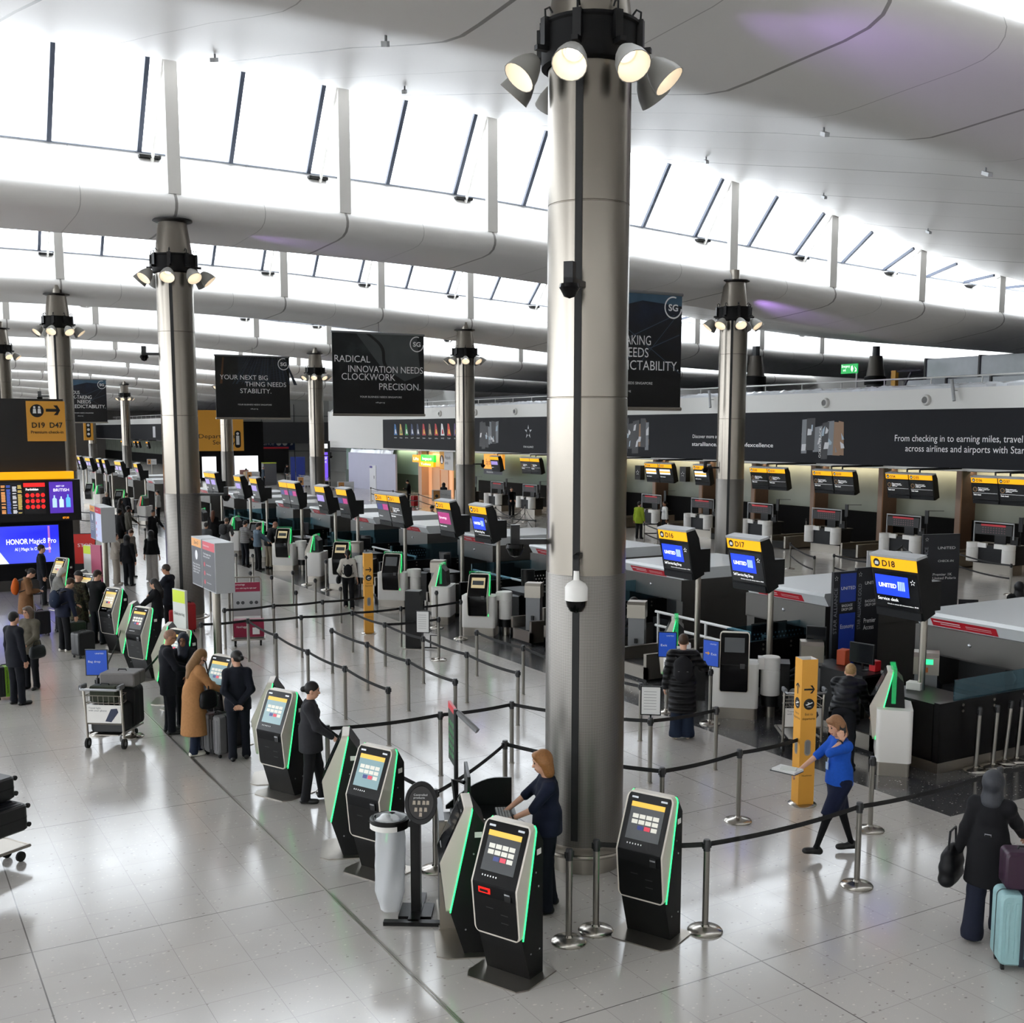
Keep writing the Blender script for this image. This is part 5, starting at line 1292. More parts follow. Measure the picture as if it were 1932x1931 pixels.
board((18.2, 20.9, 0), .95, 1.85, 0, 'dark board with curved white panel left of the D16 display', [('vert', (-.36, 'GOLD')), ('white', (-.22, .42, .95, 1.75)), ('red', (.08, 1.42, .2)), ('dark', ('AIR CHINA', -.14, 1.1, .46, .07))])
# ------------------------------------------------------------------ people: smooth bodies grown from joints, clothes as fitted layers
def surface_nets(f, org, h):
    nx, ny, nz = f.shape
    c = [(i, j, k) for i in (0, 1) for j in (0, 1) for k in (0, 1)]
    S = f < 0
    def sl(a, o): return a[o[0]:nx-1+o[0], o[1]:ny-1+o[1], o[2]:nz-1+o[2]]
    cnt = sum(sl(S, o).astype(np.int8) for o in c); act = (cnt > 0) & (cnt < 8)
    idx = np.argwhere(act)
    if len(idx) == 0: return np.zeros((0, 3)), np.zeros((0, 4), int)
    V = np.zeros((len(idx), 3)); n = np.zeros(len(idx))
    val = {o: f[idx[:, 0]+o[0], idx[:, 1]+o[1], idx[:, 2]+o[2]] for o in c}
    for a in c:
        for ax in range(3):
            if a[ax]: continue
            b = list(a); b[ax] = 1; b = tuple(b)
            va, vb = val[a], val[b]; m = (va < 0) != (vb < 0)
            t = np.where(m, va/np.where(m, va-vb, 1), 0)
            p = np.tile(np.array(a, float), (len(idx), 1)); p[:, ax] = t
            V[m] += p[m]; n[m] += 1
    V = org+(idx+V/n[:, None])*h
    vid = -np.ones(act.shape, int); vid[act] = np.arange(len(idx))
    Q = []
    for ax in range(3):
        s0 = [slice(1, -1)]*3; s0[ax] = slice(0, f.shape[ax]-1); s1 = list(s0); s1[ax] = slice(1, f.shape[ax])
        A, B = S[tuple(s0)], S[tuple(s1)]; d = np.argwhere(A != B)
        if len(d) == 0: continue
        fl = A[tuple(d.T)]
        off = np.array([1, 1, 1]); off[ax] = 0; p = d+off
        u, v = (ax+1) % 3, (ax+2) % 3
        def cell(du, dv):
            q = p.copy(); q[:, u] -= du; q[:, v] -= dv; return vid[tuple(q.T)]
        q = np.stack([cell(1, 1), cell(0, 1), cell(0, 0), cell(1, 0)], 1)
        q[~fl] = q[~fl][:, ::-1]; Q.append(q)
    Q = np.concatenate(Q); return V, Q[(Q >= 0).all(1)]
def nv(*a): return np.array(a, float)
def unit(v): return v/(np.linalg.norm(v)+1e-9)
class Blob:
    """union of rounded shapes: c = tapered limb, e = ellipsoid; offsets fatten it into a garment"""
    def __init__(s): s.p = []; s.cut = []; s.sub = []
    def limb(s, a, b, ra, rb, sq=1.0): s.p.append(('c', nv(*a), nv(*b), ra, rb, sq)); return s
    def ball(s, c, r, M=None): s.p.append(('e', nv(*c), nv(*r) if hasattr(r, '__len__') else nv(r, r, r), M)); return s
    def off(s, d):
        q = Blob()
        for k in s.p:
            if k[0] == 'c': q.p.append(('c', k[1], k[2], k[3]+d, k[4]+d, k[5]))
            else: q.p.append(('e', k[1], k[2]+d, k[3]))
        return q
    def join(s, *o):
        for k in o: s.p += k.p
        return s
    def ev(s, X, prims, kk):
        D = None
        for k in prims:
            if k[0] == 'c':
                a, b, ra, rb, sq = k[1:]; P = X-a; ba = b-a
                if sq != 1.0: P = P*nv(1, 1/sq, 1); ba = ba*nv(1, 1/sq, 1)
                t = np.clip((P@ba)/(ba@ba+1e-9), 0, 1); d = np.linalg.norm(P-t[..., None]*ba, axis=-1)-(ra+(rb-ra)*t)
            else:
                P = X-k[1]
                if k[3] is not None: P = P@k[3]
                q = np.linalg.norm(P/k[2], axis=-1); q2 = np.linalg.norm(P/(k[2]**2), axis=-1)+1e-9
                d = q*(q-1)/q2
            if D is None: D = d
            else:
                h_ = np.clip(.5+.5*(D-d)/kk, 0, 1); D = D*(1-h_)+d*h_-kk*h_*(1-h_)
        return D
    def mesh(s, h, kk=.025):
        lo = np.min([np.minimum(k[1], k[2])-max(k[3], k[4]) if k[0] == 'c' else k[1]-np.max(k[2]) for k in s.p], 0)-2.5*h
        hi = np.max([np.maximum(k[1], k[2])+max(k[3], k[4]) if k[0] == 'c' else k[1]+np.max(k[2]) for k in s.p], 0)+2.5*h
        n = np.ceil((hi-lo)/h).astype(int)+1
        X = np.stack(np.meshgrid(*[lo[i]+np.arange(n[i])*h for i in range(3)], indexing='ij'), -1)
        D = s.ev(X, s.p, kk)
        for p0, nr in s.cut: D = np.maximum(D, (X-p0)@nr)
        for b in s.sub: D = np.maximum(D, -b.ev(X, b.p, .02))
        return surface_nets(D, lo, h)
def blob_obj(name, VQ, m, parent, extra=None):
    V, Q = VQ; faces = Q.tolist(); verts = V
    for e in (extra or []):
        o = len(verts); verts = np.concatenate([verts, e[0]]); faces += (e[1]+o).tolist()
    me = bpy.data.meshes.new(name); me.from_pydata(verts.tolist(), [], faces); me.materials.append(m)
    me.polygons.foreach_set('use_smooth', [True]*len(me.polygons)); me.update()
    o = bpy.data.objects.new(name, me); COL.objects.link(o); o.parent = parent; return o
def ik(a, t, l1, l2, pole):
    d = t-a; L_ = np.linalg.norm(d)
    if L_ > (l1+l2)*.999: t = a+d/L_*(l1+l2)*.999; d = t-a; L_ = np.linalg.norm(d)
    x = (l1*l1-l2*l2+L_*L_)/(2*L_); y = math.sqrt(max(l1*l1-x*x, 0)); u = d/L_; p = pole-u*(pole@u)
    return a+u*x+unit(p)*y, t
def rotx(v, a):
    c, s = math.cos(a), math.sin(a); return nv(v[0], v[1]*c+v[2]*s, -v[1]*s+v[2]*c)
def rotz(v, a):
    c, s = math.cos(a), math.sin(a); return nv(v[0]*c-v[1]*s, v[0]*s+v[1]*c, v[2])
def hand_blob(W, d, n, side, curl):
    b = Blob(); d = unit(d); n = unit(n-d*(n@d)); t = np.cross(d, n)*side
    K = [W+d*.082+t*.030, W+d*.088+t*.010, W+d*.084-t*.011, W+d*.075-t*.030]
    for k in K: b.limb(W+(k-W)*.12, k, .016, .0125)
    b.limb(W-d*.03, W+d*.02, .023, .021)
    for k, L_ in zip(K, (.072, .080, .074, .058)):
        p, a = k, curl*.5
        for f_, r0, r1 in ((.45, .0105, .0095), (.31, .0095, .0085), (.24, .0085, .0072)):
            q = p+(d*math.cos(a)+n*math.sin(a))*L_*f_; b.limb(p, q, r0, r1); p = q; a += curl
    tb = W+d*.025+t*.026; t1 = tb+unit(d*.7+t*.75+n*.25)*.042; t2 = t1+unit(d*.9+t*.3+n*.4*curl)*.036
    b.limb(W+d*.012+t*.012, tb, .017, .0145); b.limb(tb, t1, .0135, .0115); b.limb(t1, t2, .0115, .0085)
    return b
_pm = {}
def cloth(hexc, rough=.85, kind=None):
    key = 'cloth_%s_%s' % (hexc, kind)
    if key in MATS: return MATS[key]
    m = mat(key, hexc, rough, noise=.18, scale=30, spec=.25)
    if kind in ('stripe', 'camo', 'puffer'):
        nt = m.node_tree; b = nt.nodes['Principled BSDF']; tc = nt.nodes.new('ShaderNodeTexCoord')
        if kind == 'stripe':
            w = nt.nodes.new('ShaderNodeTexWave'); w.bands_direction = 'Z'; w.inputs['Scale'].default_value = 9; nt.links.new(tc.outputs['Object'], w.inputs[0])
            cr = nt.nodes.new('ShaderNodeValToRGB'); cr.color_ramp.interpolation = 'CONSTANT'; cr.color_ramp.elements[0].color = (.01, .01, .012, 1); cr.color_ramp.elements[1].position = .55; cr.color_ramp.elements[1].color = (.5, .5, .5, 1)
            nt.links.new(w.outputs['Fac'], cr.inputs[0]); nt.links.new(cr.outputs[0], b.inputs['Base Color'])
        elif kind == 'camo':
            w = nt.nodes.new('ShaderNodeTexNoise'); w.inputs['Scale'].default_value = 9; nt.links.new(tc.outputs['Object'], w.inputs[0])
            cr = nt.nodes.new('ShaderNodeValToRGB'); cr.color_ramp.interpolation = 'CONSTANT'; cr.color_ramp.elements[0].color = (*rgb('#1e1a15'), 1); cr.color_ramp.elements[1].position = .48; cr.color_ramp.elements[1].color = (*rgb('#3a3a28'), 1); e = cr.color_ramp.elements.new(.56); e.color = (*rgb('#2b2118'), 1)
            nt.links.new(w.outputs['Fac'], cr.inputs[0]); nt.links.new(cr.outputs[0], b.inputs['Base Color'])
        else:
            w = nt.nodes.new('ShaderNodeTexWave'); w.bands_direction = 'Z'; w.inputs['Scale'].default_value = 3.2; w.inputs['Distortion'].default_value = 1.2; nt.links.new(tc.outputs['Object'], w.inputs[0])
            bp = nt.nodes.new('ShaderNodeBump'); bp.inputs['Strength'].default_value = .9; bp.inputs['Distance'].default_value = .03; nt.links.new(w.outputs['Fac'], bp.inputs['Height']); nt.links.new(bp.outputs[0], b.inputs['Normal']); b.inputs['Roughness'].default_value = .5
    return m
SKIN = {'fair': '#c99a80', 'mid': '#b07f62', 'tan': '#8f6248', 'dark': '#5a3b2c'}
def person(loc, heading, label, H=1.72, lean=0, headp=0, heady=0, L='down', R_='down', feet=None, top=('#16171b', .80, 'jacket'), sleeve='long', bottom=('#15161a', 'trousers'), shoes='#111111', hair=('short', '#1a1412'), skin='fair', res=.016, female=False, seated=False, glasses=False, curl=.5, collar=None, extra=None, shift=0.0, group=None):
    s = H/1.75; t = thing('person', label, 'person', loc, -R(heading), group); t.scale = (s, s, s)
    A = R(lean); U = rotx(nv(0, 0, 1), A); Fw = rotx(nv(0, 1, 0), A); X = nv(1, 0, 0)
    Rm = np.stack([X, Fw, U], 1)
    P = nv(0, shift, .50 if seated else (.95 if lean < 40 else .93))
    sw = .148 if female else .168; hw = .17 if female else .158
    chest = P+U*.32; nb = P+U*.50; sh = [P+U*.435+X*k*sw for k in (-1, 1)]; hip = [P+X*k*.088-nv(0, 0, .02) for k in (-1, 1)]
    hp = R(headp)+A*.6; HU = rotx(nv(0, 0, 1), hp); HF = rotz(rotx(nv(0, 1, 0), hp), -R(heady)); HX = np.cross(HF, HU)
    hc = nb+HU*.155+rotx(nv(0, 1, 0), A)*.025; HR = np.stack([HX, HF, HU], 1)
    pose = {'down': (nv(.27, .03, .80), nv(.4, -1, 0)), 'pocket': (nv(.22, .13, .93), nv(.8, -1, 0)), 'fwd': (nv(.14, .42, 1.03), nv(.7, -.5, -1)), 'chest': (nv(.05, .27, 1.17), nv(.9, -.2, -1)), 'back': (nv(.04, -.17, .95), nv(1, -.4, 0)), 'phone': (nv(.135, .06, 1.45), nv(.7, .35, -1.3)), 'reach': (nv(.2, .52, 1.1), nv(.6, -.3, -1)), 'low': (nv(.15, .5, .62), nv(.8, -.3, .2))}
    arms = []
    for i, (k, spec) in enumerate(((-1, L), (1, R_))):
        if isinstance(spec, str): tg, pole = pose[spec]; tg = nv(tg[0]*k, tg[1]+shift, tg[2]-(.40 if seated else 0)); pole = nv(pole[0]*k, pole[1], pole[2])
        else: tg = nv(*spec[:3]); pole = nv(.7*k, -.6, -.8)
        if spec == 'down' and lean: tg = sh[i]+nv(.07*k, .06, -.54)
        el, wr = ik(sh[i], tg, .285, .255, pole); arms.append((sh[i], el, wr))
    if seated: feet = ((-.10, .42, .08, 0), (.10, .42, .08, 0))
    feet = feet or ((-.10, .0, .08, 0), (.10, .03, .08, 0))
    legs = []
    for i, ft in enumerate(feet):
        kn, an = ik(hip[i], nv(*ft[:3]), .43, .42, nv(0, 1, .2)); legs.append((hip[i], kn, an, ft[3] if len(ft) > 3 else 0))
    head = Blob().ball(hc+HU*.03, (.076, .096, .098), HR).ball(hc-HU*.055+HF*.022, (.056, .07, .066), HR)
    head.limb(hc+HF*.092-HU*.0, hc+HF*.108-HU*.030, .010, .014)
    for k in (-1, 1): head.ball(hc+HX*k*.077-HU*.012-HF*.008, (.012, .024, .034), HR)
    neck = Blob().limb(nb-U*.05, hc-HU*.04-HF*.012, .056, .050)
    torso = Blob().ball(P+U*.02, (hw, .115, .13), Rm).ball(P+U*.17, (hw-.028, .098, .16), Rm).ball(chest, (sw-.015, .112, .18), Rm).limb(sh[0], sh[1], .056, .056).limb(nb-U*.04, nb-U*.06, .07, .09).limb(nb-U*.03, sh[0], .05, .05).limb(nb-U*.03, sh[1], .05, .05)
    if female: torso.ball(chest+Fw*.065-U*.0+X*.07, .062).ball(chest+Fw*.065+X*-.07, .062)
    def arm(i, d0=0, upto=1.0):
        a, e, w = arms[i]; b = Blob().limb(a, e, .054+d0, .043+d0)
        if upto > .6: b.limb(e, w, .042+d0, .029+d0)
        return b
    def leg(i, d0=0, f0=0, f1=0):
        a, k, n = legs[i][:3]; return Blob().limb(a, k, .088+d0, .058+d0+f0).limb(k, n, .056+d0+f0, .037+d0+f1).limb(n, n-nv(0, 0, .10) if (d0 > .01) else n-nv(0, 0, .01), .037+d0+f1, .037+d0+f1)
    body = Blob().join(head, neck, torso.off(-.012), arm(0, -.006), arm(1, -.006), leg(0, -.012), leg(1, -.012))
    hands = []
    for i, k in ((0, -1), (1, 1)):
        a, e, w = arms[i]; d = unit(w-e); spec = (L, R_)[i]
        n = nv(-k, 0, 0) if spec in ('down', 'pocket', 'phone') else (nv(0, -1, .3) if spec == 'back' else nv(-.35*k, 0, -1))
        if abs(n@d) > .9: n = nv(-k, .2, 0)
        if spec == 'phone': d = unit(nv(-.12*k, .1, 1)); n = nv(-k, -.3, 0)
        hands.append(hand_blob(w, d, n, k, 1.05 if spec in ('phone', 'pocket') else curl).mesh(max(.005, res*.42), .006))
    sk = mat('skin_'+skin, SKIN[skin], .5, noise=.05, scale=8)
    blob_obj('body', body.mesh(res, .02), sk, t, hands)
    # bottoms
    bc, bk = bottom[0], bottom[1]
    if bk in ('trousers', 'wide', 'slim', 'skirt'):
        f0, f1 = {'trousers': (.004, .014), 'wide': (.022, .055), 'slim': (-.004, -.003), 'skirt': (-.006, -.008)}[bk]
        b = Blob().join(leg(0, .012 if bk != 'skirt' else .002, f0, f1), leg(1, .012 if bk != 'skirt' else .002, f0, f1)).ball(P+U*.0, (hw+.004, .118, .13), Rm)
        b.cut.append((P+U*.09, U)); b.cut.append((nv(0, 0, .035), nv(0, 0, -1)))
        blob_obj('trousers' if bk != 'skirt' else 'tights', b.mesh(res, .03), cloth(bc) if bk != 'skirt' else cloth('#0b0b0e'), t)
    if bk == 'skirt':
        kn = [l[1] for l in legs]; b = Blob().ball(P, (hw+.01, .125, .15), Rm)
        for l in legs: b.limb(l[0], l[0]+(l[1]-l[0])*1.02, .108, .088)
        b.limb((legs[0][1]+legs[1][1])/2*.9+P*.1, P, .09, .13); b.cut.append((P+U*.10, U)); b.cut.append((nv(0, 0, kn[0][2]+.02), nv(0, 0, -1)))
        blob_obj('skirt', b.mesh(res, .06), cloth(bc), t)
    # shoes
    for l in legs:
        a = l[2]; tilt = R(l[3]); toe = nv(a[0]*1.25, a[1]+.155*math.cos(tilt), max(.028, a[2]-.05+.155*math.sin(tilt))); heel = nv(a[0], a[1]-.045, a[2]-.042)
        b = Blob().limb(heel, toe, .041, .034, 1.0).limb(heel+nv(0, .02, .03), heel+nv(0, .07, .02), .038, .036).ball(toe-nv(0, .04, .0), (.046, .07, .034)); b.cut.append((nv(0, 0, min(.002, a[2]-.08+.002) if l[3] == 0 else -.005), nv(0, 0, -1))); b.cut.append((nv(0, 0, a[2]+.035), nv(0, 0, 1)))
        blob_obj('shoe', b.mesh(min(res, .014), .02), mat('shoe_'+shoes, shoes, .5), t)
    # top
    tc_, hem, kind = top[:3]; th = {'jacket': .018, 'tee': .010, 'coat': .024, 'puffer': .042, 'sweater': .020, 'shirt': .012}[kind]
    g = Blob().join(torso.off(th), arm(0, th*.8, 1 if sleeve == 'long' else .5), arm(1, th*.8, 1 if sleeve == 'long' else .5))
    if hem < P[2]-.02 and not seated:
        w0 = hw+th; fl = {'coat': .06, 'puffer': .045, 'jacket': .012}.get(kind, .0); q = nv(P[0], P[1]-.01+ (0.0), hem-.12)
        mid = (legs[0][1]+legs[1][1])/2; q[1] = P[1]+(mid[1]-P[1])*min(1, (P[2]-hem)/.43)*.6
        g.limb(P+U*.10, q, w0-.012, w0-.0+fl, .74 if kind == 'jacket' else .92)
    if hem < P[2]-.02 and not seated and lean < 40:
        for l in legs:
            f_ = min(1.0, max(.1, (l[0][2]-hem+.06)/max(.05, l[0][2]-l[1][2]))); g.limb(l[0], l[0]+(l[1]-l[0])*f_, .104+th*.7, .104-.02*f_+th*.7)
    if kind in ('coat', 'jacket', 'puffer') and sleeve == 'long': g.limb(nb-U*.035-Fw*.0, nb+U*.015-Fw*.008, .075, .066)
    g.cut.append((nv(0, 0, hem), nv(0, 0, -1)) if not lean > 40 else (P-U*(.95-hem), -U)); g.cut.append((nb+U*(.035 if kind != 'tee' else .0), U))
    gs = g.mesh(res, .035)
    if sleeve != 'long':
        pass
    blob_obj({'tee': 'polo_shirt', 'jacket': 'jacket', 'coat': 'coat', 'puffer': 'puffer_coat', 'sweater': 'sweater', 'shirt': 'shirt'}[kind], gs, cloth(tc_, kind='puffer' if kind == 'puffer' else top[3] if len(top) > 3 else None), t)
    if collar:
        b = Blob().limb(nb-U*.04+Fw*.02, nb+U*.012, .082, .064); b.limb(nb+Fw*.085-U*.10, nb-U*.02+Fw*.05, .018, .04); b.cut.append((nb+U*.03, U)); blob_obj('shirt_collar', b.mesh(min(res, .012), .02), cloth(collar), t)
    # hair
    hk, hcol = hair; hm = mat('hair_'+hcol, hcol, .55, noise=.35, scale=60, spec=.4)
    b = None; sub = Blob().ball(hc+HF*.085-HU*.055, (.074, .075, .105), HR)
    if hk in ('short', 'bun', 'pony', 'long', 'bob', 'shaved'):
        b = Blob().ball(hc+HU*.034-HF*.010, (.084 if hk != 'shaved' else .0785, .104 if hk != 'shaved' else .098, .104 if hk != 'shaved' else .1), HR); cutz = {'short': -.012, 'shaved': .0, 'bun': -.02, 'pony': -.02, 'long': -.2, 'bob': -.2}[hk]
        if hk == 'bun': b.ball(hc-HF*.125+HU*.01, .042)
        if hk == 'pony': b.limb(hc-HF*.10+HU*.04, hc-HF*.15-HU*.10, .03, .035).limb(hc-HF*.15-HU*.10, hc-HF*.14-HU*.28, .035, .014)
        if hk == 'long': b.limb(hc-HF*.05, nb-Fw*.085-U*.02, .085, .085, 1).limb(nb-Fw*.085-U*.02, nb-Fw*.115-U*.17, .08, .05)
        if hk == 'bob':
            b.limb(hc-HF*.035+HX*.035, hc-HF*.045+HX*.04-HU*.11, .073, .058).limb(hc-HF*.035-HX*.035, hc-HF*.045-HX*.04-HU*.11, .073, .058).ball(hc+HF*.06+HU*.085, (.07, .04, .035), HR)
        if hk in ('short', 'shaved', 'bun', 'pony'): b.cut.append((hc+HU*cutz, -unit(HU-HF*.75)))
        b.sub.append(sub)
    elif hk in ('hood', 'hijab'):
        b = Blob().ball(hc+HU*.028-HF*.018, (.108, .125, .128), HR).limb(hc-HU*.08-HF*.02, nb-U*.02, .10, .12)
        if hk == 'hijab': b.limb(nb, nb-U*.10+Fw*.07, .105, .10)
        b.sub.append(Blob().ball(hc+HF*.115-HU*.02, (.07, .09, .092), HR))
    elif hk == 'beanie':
        b = Blob().ball(hc+HU*.045-HF*.006, (.088, .106, .108), HR); b.cut.append((hc+HU*.015, -unit(HU+HF*.15)))
    if b is not None: blob_obj({'hood': 'hood', 'hijab': 'headscarf', 'beanie': 'beanie'}.get(hk, 'hair'), b.mesh(min(res, .014), .02), hm, t)
    if res <= .017:
        m = MB()
        for k in (-1, 1): m.sphere(hc+HX*k*.031+HF*.089+HU*.012, .0085, 6)
        m.obj('eyes', mat('eye_dark', '#15100e', .3), t)
        m = MB(); p = [hc+HF*.0935-HU*.062+HX*x-HF*abs(x)*.35 for x in np.linspace(-.024, .024, 7)]; m.tube(p, .0055, 6); m.obj('mouth', mat('lips', '#8a4a42', .5), t)
        m = MB()
        for k in (-1, 1): m.tube([hc+HX*k*x+HF*(.098-abs(x-.03)*.5)+HU*.032 for x in (.016, .03, .046)], .004, 5)
        m.obj('brows', hm if hk not in ('hood', 'hijab', 'beanie') else mat('eye_dark', '#15100e', .3), t)
    if glasses:
        m = MB()
        for k in (-1, 1):
            m.tube([hc+HX*(k*.033+.024*math.cos(a))+HF*.103+HU*(.012+.019*math.sin(a)) for a in np.linspace(0, 2*math.pi, 13)[:-1]], .003, 5, True)
            m.tube([hc+HX*k*.057+HF*.10+HU*.014, hc+HX*k*.08+HU*.006], .003, 5)
        m.obj('glasses', BLACK, t)
    t['joints'] = 1
    del t['joints']
    pts = dict(hc=hc, nb=nb, P=P, arms=arms, U=U, Fw=Fw, s=s, t=t, HX=HX, HF=HF, HU=HU)
    return pts
def wpt(pp, v):
    """world point of a point in a person's own frame"""
    M = Matrix.Translation(pp['t'].location) @ Matrix.Rotation(pp['t'].rotation_euler.z, 4, 'Z')
    return M @ (Vector(v)*pp['s'])
N_, M_, F_ = .0115, .017, .026
# ------------------------------------------------------------------ people in the hall
p_staff = person(G(588, 1512), 112, 'person with black bun in dark grey cardigan standing beside the kiosk', 1.67, headp=6, L=(-.10, .26, .96), R_=(.15, .30, .97), top=('#2c2c30', .74, 'sweater'), bottom=('#17171a', 'trousers'), hair=('bun', '#120e0d'), res=N_, female=True, collar='#aebccb', feet=((-.09, .16, .08, 0), (.10, -.08, .08, 0)))
p_desk = person(G(1032, 1716), -66, 'person with reddish bob in navy polo shirt typing at the standing desk', 1.74, headp=10, L=(-.13, .40, 1.05), R_=(.10, .43, 1.05), top=('#141a2e', .86, 'tee'), sleeve='short', bottom=('#10131e', 'trousers'), hair=('bob', '#85592f'), res=N_, female=True, curl=.35, feet=((-.10, .02, .08, 0), (.10, -.06, .08, 0)))
p_phone = person(G(1578, 1614), -72, 'person in bright blue blouse and navy skirt walking while phoning', 1.72, headp=16, heady=-12, L='phone', R_=(.16, .46, 1.02), top=('#1a4fb0', .90, 'tee'), sleeve='short', bottom=('#131a33', 'skirt'), hair=('bob', '#8a6242'), res=N_, female=True, feet=((-.07, .32, .10, 14), (.08, -.24, .085, 0)))
p_hood = person(G(1858, 1768), 62, 'person in grey hood and long black coat pushing suitcases at the right edge', 1.70, L=(-.30, .02, .86), R_=(.26, .42, .98), top=('#131316', .58, 'coat'), bottom=('#1d2130', 'wide'), hair=('hood', '#2b2d33'), res=N_, female=True, feet=((-.10, -.16, .08, 0), (.11, .18, .08, 0)))
p_camel = person(G(367, 1424), 78, 'person in long camel coat with long fair hair using a kiosk', 1.68, lean=10, headp=16, L=(-.12, .46, 1.06), R_=(.14, .44, 1.02), top=('#a3764c', .34, 'coat'), bottom=('#1c2436', 'trousers'), shoes='#d2cec4', hair=('long', '#7d5d3b'), res=N_, female=True, feet=((-.09, .14, .08, 0), (.10, -.06, .08, 0)))
p_navy = person(G(452, 1434), 14, 'person in navy suit with black bun, hands clasped behind the back', 1.71, headp=4, heady=-35, L='back', R_='back', top=('#131620', .80, 'jacket'), bottom=('#11141d', 'trousers'), hair=('bun', '#0f0c0b'), res=N_, female=True, collar='#8d98a8', feet=((-.10, -.04, .08, 0), (.11, .05, .08, 0)))
p_bald = person(G(320, 1384), 96, 'bald person in dark coat with glasses standing by a kiosk', 1.76, headp=14, L=(-.06, .33, 1.08), R_=(.10, .34, 1.06), top=('#14161d', .66, 'jacket'), bottom=('#10121a', 'trousers'), hair=('shaved', '#8a6b58'), skin='mid', res=.0135, glasses=True, collar='#b9bcc2')
person(G(352, 1372), 205, 'person in navy headscarf and dark jacket facing the viewer behind a kiosk', 1.62, L='fwd', R_='fwd', top=('#191b22', .78, 'jacket'), hair=('hijab', '#131a2c'), skin='tan', res=.0135, female=True, glasses=True)
p_suit = person(G(33, 1330), 62, 'person in dark suit at the left edge seen from behind', 1.74, heady=-8, top=('#15171f', .72, 'jacket'), bottom=('#12141b', 'trousers'), hair=('short', '#14100f'), res=.0135, collar='#bfc2c8')
p_wool = person(G(62, 1300), 225, 'person in grey wool coat and scarf with glasses facing the dark suit', 1.64, heady=12, top=('#5a554a', .76, 'coat'), bottom=('#13141a', 'trousers'), hair=('bob', '#57483c'), res=.0135, female=True, glasses=True, R_='pocket', L=(-.16, .30, 1.0))
p_brown = person(G(52, 1198), 98, 'person in brown coat with orange backpack looking down at a phone', 1.68, lean=6, headp=30, L=(-.05, .30, 1.12), R_=(.06, .31, 1.12), top=('#7b583c', .56, 'coat'), bottom=('#17171b', 'trousers'), hair=('bun', '#1d1512'), res=M_, female=True)
p_boy = person(G(122, 1230), 66, 'person in navy hoodie leaning forward, white trainers', 1.72, lean=14, headp=22, L='fwd', R_='down', top=('#191e2f', .82, 'sweater'), bottom=('#15161a', 'trousers'), shoes='#c8c4bb', hair=('short', '#3a2618'), res=M_)
person(G(152, 1214), 40, 'person in camouflage parka beside the navy hoodie', 1.72, headp=10, heady=40, L='fwd', top=('#2c2a1f', .50, 'coat', 'camo'), hair=('beanie', '#17171a'), res=M_)
person(G(186, 1216), 52, 'person in black jacket with short brown hair using the sand-screened kiosk', 1.77, headp=16, heady=25, L='fwd', R_='fwd', top=('#111214', .78, 'jacket'), bottom=('#14161c', 'trousers'), hair=('short', '#2c1d15'), glasses=True, res=M_)
person(G(110, 1192), 96, 'person with pale grey hair and light scarf behind the brown coat', 1.64, lean=8, headp=24, L='fwd', R_='fwd', top=('#8b8b88', .7, 'coat'), hair=('bob', '#b9b6b0'), res=M_, female=True)
person(G(82, 1142), 92, 'person in dark jacket standing before the blue advertising screen', 1.76, top=('#10131b', .72, 'jacket'), hair=('short', '#2a1c16'), res=M_)
p_left = person(G(322, 1200), -52, 'person with glasses in dark quilted jacket at the foot of the thick left-hand column', 1.78, headp=10, L='fwd', R_='fwd', top=('#161a23', .76, 'jacket'), hair=('short', '#2b211b'), skin='mid', res=M_, glasses=True)
person(G(300, 1226), -58, 'person in black with dark hair at the small desk behind the kiosks', 1.66, headp=12, L='fwd', R_='fwd', top=('#101114', .76, 'jacket'), hair=('long', '#15100e'), res=M_, female=True)
person(G(220, 1103), 116, 'person in cream sweater and wide cream trousers with long brown hair', 1.70, top=('#b8b0a4', .86, 'sweater'), bottom=('#a9a195', 'wide'), shoes='#c9c4ba', hair=('long', '#231712'), res=M_, female=True, L='fwd', R_='chest')
person(G(247, 1090), 150, 'person with brown hair looking down, grey jacket and strap', 1.68, headp=28, top=('#6b655e', .8, 'jacket'), hair=('short', '#3d281b'), res=.02)
person(G(243, 1106), 40, 'person in black hooded jacket in front of the cream sweater', 1.66, top=('#0f1013', .78, 'jacket'), hair=('hood', '#101114'), res=.02)
person(G(288, 1097), 32, 'person in black top and pale grey trousers seen from behind', 1.70, top=('#0f1012', .92, 'jacket'), bottom=('#a5a29e', 'wide'), shoes='#b5b0a8', hair=('hood', '#0e0e10'), res=.02, female=True)
person(G(228, 1042), 60, 'person in big black coat carrying a shoulder bag in the far queue', 1.80, top=('#0e0f11', .55, 'coat'), bottom=('#8a8175', 'trousers'), hair=('short', '#100d0c'), skin='dark', res=.022)
person(G(244, 1034), 80, 'person in olive jacket beside the big black coat', 1.80, L='fwd', top=('#44423a', .75, 'jacket'), hair=('short', '#100d0c'), skin='dark', res=.022)
person(G(291, 1042), 150, 'person in black suit and white shirt left of the thick left-hand column', 1.76, R_='down', L='fwd', top=('#0f1013', .76, 'jacket'), hair=('short', '#17110f'), skin='tan', res=.022, collar='#d5d5d5')
